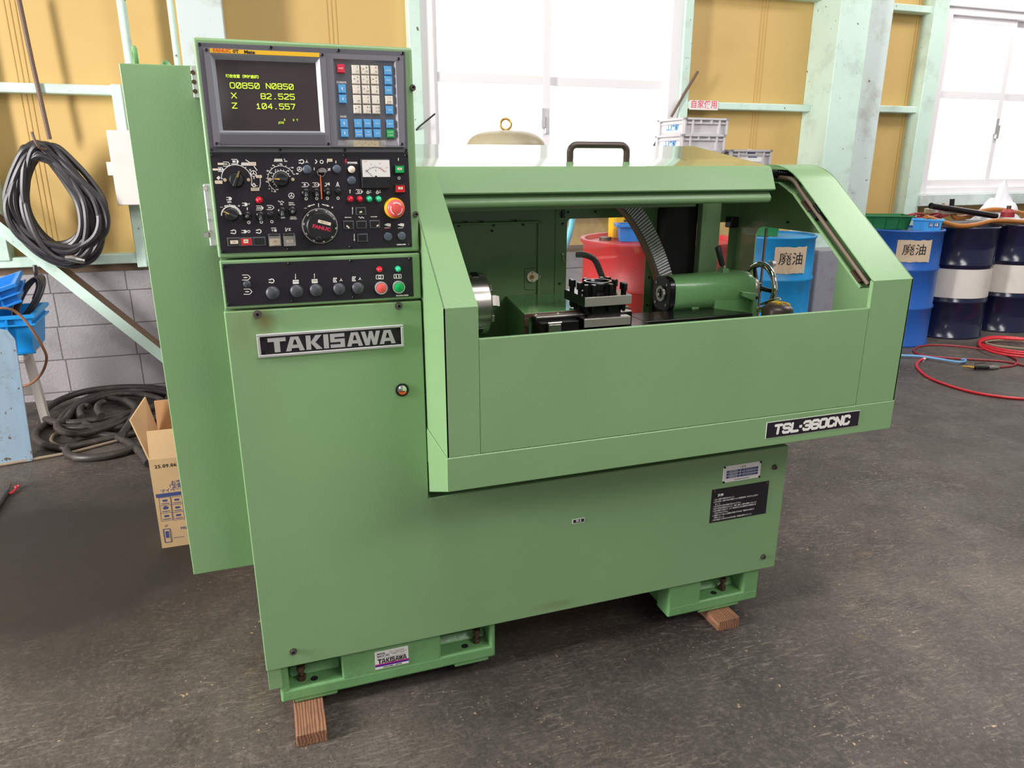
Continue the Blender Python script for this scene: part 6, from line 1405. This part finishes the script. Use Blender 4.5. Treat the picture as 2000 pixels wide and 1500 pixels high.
bar('hose_piece', catmull([at(1808, 424, 4.72), at(1835, 432, 4.72), at(1870, 441, 4.7), at(1905, 439, 4.7), at(1945, 431, 4.75), at(2010, 434, 4.8)], 6), .02, 'amber', 'wavy amber hose along the front of the navy drums', 'hose')
bar('dark_bar', [at(1858, 413, 4.90), at(1860, 388, 4.90)], .020, 'black', 'black stub standing up between the pipes on the navy drum', 'stub')
m_ = MB(); m_.lathe(at(1838, 416, 5.0), (0, 0, 1), [(.10, 0), (.135, 0), (.135, .035), (.10, .035)], 32, True); tag(m_.build('tape_roll', 'steel_b'), 'flat metal ring lying under the pipes on the navy drum', 'ring')
m_ = MB(); rng_ = random.Random(5)
for k in range(5):
    c0 = at(1782 + k * 13, 424 - (k % 2) * 4, 4.9); m_.tube(catmull([c0 + Vector((rng_.uniform(-.06, .06), rng_.uniform(-.05, .05), rng_.uniform(-.025, .02))) for _ in range(6)], 5, True), .009, 6, True)
tag(m_.build('cord_bundle', 'redrubber'), 'tangle of red cords behind the small sky blue tub', 'cord')
m_ = MB(); c0 = at(1945, 425, 5.05)
N_ = 13; vs_ = []
for i in range(N_):
    for j in range(N_):
        u, v = i / (N_ - 1) * 2 - 1, j / (N_ - 1) * 2 - 1
        hgt = .19 * max(0, 1 - (u * u * 1.0 + v * v)) ** .7 * (1 + .35 * sin(5 * u + 2 * v) + .2 * cos(9 * v)) + (.10 if abs(u - .1) < .12 and abs(v) < .3 else 0)
        vs_.append(c0 + Vector((u * .24, v * .14, hgt - .02)))
m_.add(vs_, [(i * N_ + j, (i + 1) * N_ + j, (i + 1) * N_ + j + 1, i * N_ + j + 1) for i in range(N_ - 1) for j in range(N_ - 1)])
tag(m_.build('cloth', 'cloth', ang=80), 'crumpled white cloth heaped on the navy drums', 'cloth')
t = thing('oil_can', 'small red can with a dark knob on the right navy drum', 'can', at(1967, 424, 4.85))
c0 = at(1967, 424, 4.85)
m_ = MB(); m_.lathe(c0, (0, 0, 1), [(0, 0), (.055, 0), (.055, .045), (.03, .07), (0, .072)], 24); m_.build('body', 'redrubber', t)
m_ = MB(); m_.cyl(c0 + Vector((0, 0, .07)), c0 + Vector((0, 0, .10)), .018); m_.build('knob', 'rust', t)

# air hoses and blow gun on the floor
def floorpts(l, z=.009): return [atz(x, y, z) for x, y in l]
m_ = MB(); m_.tube(catmull(floorpts([(2030, 780), (1985, 778), (1940, 773), (1895, 765), (1850, 752), (1815, 738), (1795, 722), (1790, 712), (1797, 704), (1805, 701)]), 8), .0095, 10)
tag(m_.build('air_hose', 'redhose'), 'bright red air hose sweeping across the floor at the right edge', 'hose')
m_ = MB(); m_.tube(catmull(floorpts([(2040, 724), (2000, 714), (1960, 706), (1900, 702), (1850, 699), (1810, 695), (1790, 690), (1785, 684), (1795, 677), (1825, 674), (1870, 676), (1920, 682), (1960, 692), (1984, 702), (1986, 710), (1975, 715), (1952, 717.5)], .008), 8), .008, 10)
tag(m_.build('air_hose', 'redhose_dk'), 'dull red hose looping on the floor to the air gun', 'hose')
m_ = MB()
for k, (dy, r_) in enumerate(((0, 1.0), (4, .97), (9, 1.05))):
    m_.tube(catmull(floorpts([(1914, 664 + dy * .5), (1940, 658 + dy * .3), (1990, 660 + dy * .3), (2050, 668), (2080, 680), (2050, 690 + dy), (1990, 687 + dy), (1945, 680 + dy), (1918, 672 + dy * .7)], .012 + .012 * k), 8, True), .010, 10, True)
tag(m_.build('hose_coil', 'redhose'), 'coil of red hose on the floor in front of the right navy drum', 'hose')
m_ = MB(); m_.tube(catmull(floorpts([(1925, 668), (1960, 664), (2010, 668), (2060, 676), (2040, 684), (1990, 680), (1945, 675)], .02), 8, True), .008, 8, True)
tag(m_.build('hose_coil', 'tanhose'), 'tan hose coiled inside the red hose coil', 'hose')
m_ = MB(); m_.tube(catmull(floorpts([(1735, 692), (1760, 694), (1800, 696), (1840, 702), (1870, 707), (1884, 706), (1885, 702), (1878, 702)], .022), 8), .009, 10)
tag(m_.build('air_hose', 'bluehose'), 'pale blue hose with a hooked end on the floor right of the machine', 'hose')
t = thing('air_gun', 'black air blow gun with a brass tip lying on the floor', 'air gun', atz(1905, 717, 0))
a_, b_, c_, d_ = atz(1888, 716, .02), atz(1903, 718, .02), atz(1930, 718, .02), atz(1950, 717.5, .012)
m_ = MB(); m_.tube([b_, c_], .016, 12); m_.build('body', 'black', t)
m_ = MB(); m_.tube([a_ + (a_ - b_) * .6, a_, b_], [.004, .008, .013], 10); m_.build('nozzle', 'brass', t)
m_ = MB(); m_.tube([c_, (c_ + d_) / 2, d_], [.014, .017, .012], 12); m_.build('coupling', 'steel', t)
m_ = MB(); m_.tube([b_ + Vector((0, 0, .03)), c_ + Vector((-.04, 0, .045))], .006, 8); m_.build('trigger', 'black', t)
m_ = MB(); m_.tube(floorpts([(1805, 701), (1811, 698.5)], .012), .014, 12); m_.tube(floorpts([(1803, 707), (1806, 702)], .010), .008, 10)
tag(m_.build('hose_fitting', 'steel'), 'chrome fitting on the end of the bright red hose', 'fitting')

# ---- left: hose coil on the wall
m_ = MB(); rng_ = random.Random(11)
loops = []
for k in range(19):
    a0 = rng_.uniform(-.05, .05); cx, cz = 104 + rng_.uniform(-7, 7), 392 + rng_.uniform(-4, 8) ; sx = 80 + rng_.uniform(-22, 26); sz = 104 + rng_.uniform(-16, 12); pts = []
    yk = 5.10 + .07 * rng_.random()
    for i in range(18):
        th = 2 * pi * i / 18; wob = 1 + .05 * sin(2 * th + k) + .03 * sin(3 * th + 2.1 * k)
        u, v = sx * cos(th) * wob * (.74 + .26 * (v0 if (v0 := (sin(th) + 1) / 2) < 1 else 1)), sz * sin(th) * wob
        top = max(0, -sin(th))          # rolled tight at the hanging point
        u = u * (1 - .30 * top); v = v
        x, y = cx + u + .30 * v * 0.9, cz + v
        if y < 292: y = 292 - (292 - y) * .35 + rng_.uniform(-3, 3) + k * .6 - 10
        pts.append(at(x, y, yk + .012 * sin(3 * th + k)))
    loops.append(pts); m_.tube(catmull(pts, 5, True), .0185, 8, True)
t = thing('hose_coil', 'black hose coil hanging on the ochre wall behind the brace', 'hose', at(105, 395, 5.2))
m_.build('hose', 'rubber', t)
m_ = MB(); m_.tube([at(128, 503, 5.05), at(140, 504, 5.05), at(155, 508, 5.05), at(166, 510, 5.05)], [.014, .02, .02, .014], 12); m_.build('coupling', 'steel', t)
m_ = MB(); m_.tube(catmull([at(62, 258, 5.05), at(70, 278, 5.04), at(80, 290, 5.06), at(96, 292, 5.12)], 5), .008, 8)
tag(m_.build('wire_hook', 'brownwire'), 'short rusty wire hooked over the black hose coil', 'wire')

# ---- left: bench with blue crates, tray, cables
def slab_crate(c, wx, wy, h, M_, key, label, marks):
    t = thing('storage_crate', label, 'crate', c)
    m_ = MB(); m_.M = M_; A, B = wx / 2, wy / 2; w_ = .008; a, b = A * .9, B * .9
    bo = [(-a, -b, 0), (a, -b, 0), (a, b, 0), (-a, b, 0)]; to = [(-A, -B, h), (A, -B, h), (A, B, h), (-A, B, h)]
    bi = [(-a + w_, -b + w_, w_), (a - w_, -b + w_, w_), (a - w_, b - w_, w_), (-a + w_, b - w_, w_)]; ti = [(-A + w_, -B + w_, h), (A - w_, -B + w_, h), (A - w_, B - w_, h), (-A + w_, B - w_, h)]
    f = [(3, 2, 1, 0), (8, 9, 10, 11)]
    for i in range(4):
        j = (i + 1) % 4; f += [(i, j, j + 4, i + 4), (j + 8, i + 8, i + 12, j + 12), (i + 4, j + 4, j + 12, i + 12)]
    m_.add(bo + to + bi + ti, f)
    m_.build('body', key, t)
    m_ = MB(); m_.M = M_; r = .016
    for z0, z1, e in ((h - .02, h, r), (h - .06, h - .05, r * .7)):
        for p in ((-A - e, A + e, -B - e, -B + .004), (-A - e, A + e, B - .004, B + e), (-A - e, -A + .004, -B, B), (A - .004, A + e, -B, B)): m_.box(*p, z0, z1)
    for u in (-.62, .62):
        m_.hexa([(u * a - .006, -b - .014, 0), (u * a + .006, -b - .014, 0), (u * a + .006, -b + .004, 0), (u * a - .006, -b + .004, 0)], [(u * A - .006, -B - .014, h - .01), (u * A + .006, -B - .014, h - .01), (u * A + .006, -B + .004, h - .01), (u * A - .006, -B + .004, h - .01)])
    m_.box(-a - .016, a + .016, -b - .02, -b, 0, .012)
    m_.build('rim_and_ribs', key, t, bevel=.002)
    sl = atan2(B - b, h)
    m_ = MB(); m_.M = M_ @ Matrix.Translation((0, -(B + b) / 2 - .003, h / 2)) @ Matrix.Rotation(pi / 2 + sl, 4, 'X'); marks(m_); m_.build('marking', parent=t, smooth=False)
    return t
def mk1(m_):
    m_.use('white'); m_.text('SP用', (.06, -.008), .052, 0, bold=.0012); m_.pline([(-.06, -.03), (-.03, -.03), (-.03, .015), (-.06, .015)], .005, 0, True)
def mk2(m_):
    m_.use('cream'); m_.flat([(-.10, -.03), (-.02, -.03), (-.02, .035), (-.10, .035)]); m_.use('paper'); m_.flat([(-.045, -.06), (.06, -.05), (.035, .06)], .001); m_.use('blueink'); m_.text('A2工作', (-.055, 0), .05, .0015, bold=.001)
pz = at(60, 690, 4.62)
zs = 0.52
slab_crate((-1.56, 4.62, zs), .60, .38, .215, Matrix.Translation((-1.52, 4.62, zs)) @ Matrix.Rotation(.06, 4, 'Z'), 'bluebin', 'blue crate full of cables, lower of the two on the white stool', mk2)
T1 = Matrix.Translation((-1.45, 4.56, zs + .235)) @ Matrix.Rotation(-.30, 4, 'Y') @ Matrix.Rotation(.12, 4, 'X') @ Matrix.Rotation(.12, 4, 'Z')
slab_crate((-1.45, 4.56, zs + .235), .42, .30, .105, T1, 'bluebin2', 'blue crate with white lettering, tilted on top of the cable crate', mk1)
m_ = MB(); rng_ = random.Random(21)
for k in range(6):
    c0 = at(57 + rng_.uniform(-3, 4), 580 + rng_.uniform(-4, 5), 4.66); m_.tube(catmull([c0 + Vector((.075 * cos(th) + .005 * k - .01, .06 * sin(th), .085 * sin(th + .6) + .03 * cos(th))) for th in [2 * pi * i / 12 for i in range(12)]], 4, True), .008, 7, True)
tag(m_.build('cable_coil', 'rubber'), 'grey black cable coil squeezed between the two blue crates', 'cable')
m_ = MB(); m_.tube(catmull([at(68, 518, 4.72), at(69, 530, 4.72), at(72, 545, 4.72), at(74, 562, 4.7), at(66, 585, 4.68)], 5), .011, 8)
tag(m_.build('cable_end', 'rubber'), 'black cable end standing up behind the tilted blue crate', 'cable')
m_ = MB(); m_.tube(catmull([at(-20, 604, 4.36), at(12, 602, 4.36), at(35, 612, 4.38), at(60, 640, 4.38), at(82, 675, 4.40), at(91, 700, 4.42), at(82, 728, 4.45), at(62, 748, 4.5), at(40, 756, 4.55)], 6), .007, 8)
tag(m_.build('cord', 'browncord'), 'brown cord looping out of the blue crate in front of the stool leg', 'cord')
t = thing('stool', 'grey white steel stool carrying the blue crates', 'stool', (-1.55, 4.75, 0))
m_ = MB(); m_.box(-1.86, -1.28, 4.44, 4.84, zs - .035, zs - .004); m_.build('seat', 'stool', t, bevel=.004)
for x, y in ((-1.335, 4.80), (-1.80, 4.80), (-1.335, 4.48), (-1.80, 4.48)):
    if y < 4.6 and x > -1.5: continue
    m_ = MB(); dx = .03
    m_.hexa([(x - .022, y - .022, 0), (x + .022, y - .022, 0), (x + .022, y + .022, 0), (x - .022, y + .022, 0)], [(x - .022 - dx, y - .022, zs - .03), (x + .022 - dx, y - .022, zs - .03), (x + .022 - dx, y + .022, zs - .03), (x - .022 - dx, y + .022, zs - .03)]); m_.build('leg', 'stool', t, bevel=.003)
m_ = MB(); m_.box(-1.82, -1.345, 4.785, 4.81, .20, .25); m_.build('stretcher', 'stool', t)
# leaning pale blue tray
q = [atz(-60, 917, 0.004), atz(63, 897, 0.004), at(28, 664, 4.36)]
pn = (q[1] - q[0]).cross(q[2] - q[1]).normalized()
def onp(px, py):
    a_ = at(px, py, 4.0) - CAM; return CAM + a_ * ((q[0] - CAM).dot(pn) / a_.dot(pn))
q += [onp(12, 645), onp(-60, 626)]
nrm = (q[1] - q[0]).cross(q[2] - q[1]).normalized(); nrm = nrm if nrm.y < 0 else -nrm
t = thing('steel_tray', 'scratched pale blue steel tray leaning on the stool', 'tray', tuple(q[1]))
m_ = MB(); m_.prism(q, -nrm * .004); m_.build('sheet', 'tray', t, smooth=False)
m_ = MB()
for a, b in ((q[1], q[2]), (q[2], q[3]), (q[0], q[1])):
    d = (b - a).normalized(); sd = d.cross(nrm).normalized()
    m_.prism([a - sd * .006, b - sd * .006, b + sd * .006, a + sd * .006], nrm * .03)
m_.build('edge', 'tray', t, smooth=False)
# cables on the floor
def zl(pts, z0=.02):
    out = []
    for p in pts:
        v = atz(p[0], p[1], z0); out.append(at(p[0], p[1], 5.29) if v.y > 5.29 else v)
    return out
m_ = MB()
for pts in ([(85, 811), (95, 795), (125, 778), (170, 764), (230, 757), (290, 757), (330, 765), (318, 790), (270, 803), (200, 818), (140, 826), (100, 823)],
            [(112, 832), (130, 806), (165, 784), (205, 777), (245, 784), (264, 795), (258, 806), (240, 815), (200, 830), (150, 836), (120, 835)],
            [(128, 820), (150, 795), (200, 775), (250, 768), (300, 776), (314, 785), (290, 800), (230, 828), (160, 848), (120, 842), (112, 830)],
            [(150, 790), (200, 770), (270, 762), (330, 770), (350, 790), (310, 815), (250, 832), (190, 838), (160, 820)]):
    m_.tube(catmull(zl(pts, .03 + .03 * random.random()), 6, True), .021, 10, True)
m_.tube(catmull(zl([(238, 848), (250, 832), (262, 808), (264, 796), (246, 782)], .07), 6), .02, 10)
m_.tube(catmull(zl([(290, 905), (268, 878), (240, 858), (205, 850), (165, 855), (138, 868), (130, 882), (145, 892), (180, 894), (230, 886), (280, 868), (330, 845)], .022), 6), .021, 10)
m_.tube(catmull(zl([(128, 876), (90, 870), (70, 856), (74, 840), (95, 826), (112, 818)], .022), 6), .02, 10)
m_.tube(catmull(zl([(128, 876), (190, 862), (260, 846), (330, 826)], .022), 6), .02, 10)
m_.tube(catmull(zl([(160, 815), (156, 802), (163, 793), (175, 795)], .06), 6), .019, 10)
m_.tube(catmull(zl([(198, 812), (190, 800), (193, 790), (204, 785)], .08), 6), .019, 10)
tag(m_.build('cable_heap', 'cable'), 'heap of thick dusty black cable on the floor by the block wall', 'cable')
m_ = MB(); m_.tube(catmull(zl([(-30, 912), (20, 905), (70, 896), (120, 887), (150, 881), (200, 868), (240, 858)], .010), 6), .0085, 8)
m_.tube(catmull(zl([(120, 844), (105, 850), (100, 862), (112, 870)], .012), 6), .010, 8)
tag(m_.build('cord', 'tanhose'), 'thin tan cord on the floor running under the black cable heap', 'cord')
t = thing('power_cable', 'black cable end with stripped red wire on the floor at the left edge', 'cable', atz(10, 965, 0))
m_ = MB(); m_.tube(zl([(-30, 1020), (0, 983), (14, 961)], .012), .0125, 10); m_.build('sheath', 'rubber', t)
m_ = MB(); m_.tube(catmull(zl([(14, 963), (22, 963), (30, 956), (32, 952)], .012), 5), .005, 8); m_.torus(atz(33, 950, .012), (0, 0, 1), .009, .003, 16, 6); m_.build('red_wire', 'redhose', t)
m_ = MB(); m_.tube(catmull(zl([(14, 961), (19, 950), (21, 944), (14, 940)], .012), 5), .004, 8); m_.build('bare_wire', 'rust', t)

# cardboard box
B0 = atz(317, 1071, 0.0); BX0, BY0 = B0.x, B0.y
zt_ = at(291, 899, BY0).z
t = thing('cardboard_box', 'open cardboard box with printed icons, partly hidden behind the green cabinet', 'box', (BX0 + .2, BY0 + .17, 0))
W_, D_ = .46, .32
m_ = MB(); m_.use('card'); a = .005
m_.box(BX0, BX0 + W_, BY0, BY0 + a, 0, zt_); m_.box(BX0, BX0 + W_, BY0 + D_ - a, BY0 + D_, 0, zt_); m_.box(BX0, BX0 + a, BY0 + a, BY0 + D_ - a, 0, zt_); m_.box(BX0 + W_ - a, BX0 + W_, BY0 + a, BY0 + D_ - a, 0, zt_)
m_.use('card_in'); m_.box(BX0 + a, BX0 + W_ - a, BY0 + a, BY0 + D_ - a, 0.0, .006)
def bx(px, py): p = at(px, py, BY0); return (p.x, p.z)
m_.M = frontM(BY0 - .0006)
m_.use('ink'); c0 = bx(323, 910); m_.text('25.09.06', c0, .020, bold=.0004, spacing=1.15)
m_.use('navyink')
for s_, q_, sz in (('お客様へ', (354, 941), .020), ('「定期便', (346, 949.5), .020), ('マイページ', (337, 957), .018)): m_.text(s_, bx(*q_), sz, bold=.0001)
c0 = bx(329, 966); m_.rect(c0, .092, .016)
for i in range(2):
    for j in range(3):
        c0 = bx(321 + i * 23 + j * 1.7 + 1, 979 + j * 15 - i * 2); m_.pline([(c0[0] - .021, c0[1] - .017), (c0[0] + .021, c0[1] - .017), (c0[0] + .021, c0[1] + .017), (c0[0] - .021, c0[1] + .017)], .0014, 0, True)
        m_.rect((c0[0], c0[1] + .003), .016, .009); m_.rect((c0[0], c0[1] - .010), .028, .003)
        if (i, j) == (0, 1): m_.flat([(c0[0] - .012, c0[1] + .006), (c0[0] + .012, c0[1] + .006), (c0[0], c0[1] + .015)])
c0 = bx(327, 1046); m_.pline([(c0[0] - .012, c0[1] - .03), (c0[0] + .012, c0[1] - .03), (c0[0] + .012, c0[1] + .03), (c0[0] - .012, c0[1] + .03)], .003, 0, True)
m_.rect((c0[0], c0[1] + .005), .012, .03); m_.text('1P', (c0[0], c0[1] + .043), .014); m_.rect(bx(349, 1049), .04, .002)
m_.text('PRE', bx(360, 1031), .018)
m_.build('carton', parent=t, smooth=False)
fl = at(311, 838, BY0 + .05)
m_ = MB(); m_.use('card'); ztp = at(289, 838, BY0 + .06).z
m_.prism([(BX0 + .004, BY0 + .0, zt_), (BX0 + W_, BY0 + .0, zt_), (BX0 + W_ - .03, BY0 + .03, ztp), (BX0 + .004, BY0 + .03, ztp)], (0, .004, 0))
m_.use('navyink'); m_.M = frontM(BY0 + .012)
m_.build('front_flap', parent=t, smooth=False)
m_ = MB(); m_.prism([(BX0, BY0, zt_), (BX0, BY0 + D_, zt_), (BX0 - .03, BY0 + D_ - .01, zt_ + .17), (BX0 - .055, BY0 + .06, zt_ + .155)], (.005, 0, 0)); m_.build('side_flap', 'card', t, smooth=False)
m_ = MB(); m_.prism([(BX0, BY0 + D_, zt_), (BX0 + W_, BY0 + D_, zt_), (BX0 + W_, BY0 + D_ + .02, zt_ + .14), (BX0 + .0, BY0 + D_ + .02, zt_ + .14)], (0, .005, 0)); m_.build('rear_flap', 'card_in', t, smooth=False)
# timber blocks under the feet
def timber(x, y0, y1, wd, h, rot, label):
    m_ = MB(); m_.M = Matrix.Translation((x, y0, 0)) @ Matrix.Rotation(rot, 4, 'Z'); m_.box(-wd / 2, wd / 2, 0, y1 - y0, 0, h)
    o = m_.build('timber_block', 'wood', bevel=.002); tag(o, label, 'timber', 'timber blocks under the machine')
timber(.001, 1.677, 2.25, .081, .0385, .0, 'worn timber block sticking out under the front left foot of the machine')
timber(1.366, 1.744, 2.35, .083, .0385, .0, 'worn timber block under the right foot of the machine')
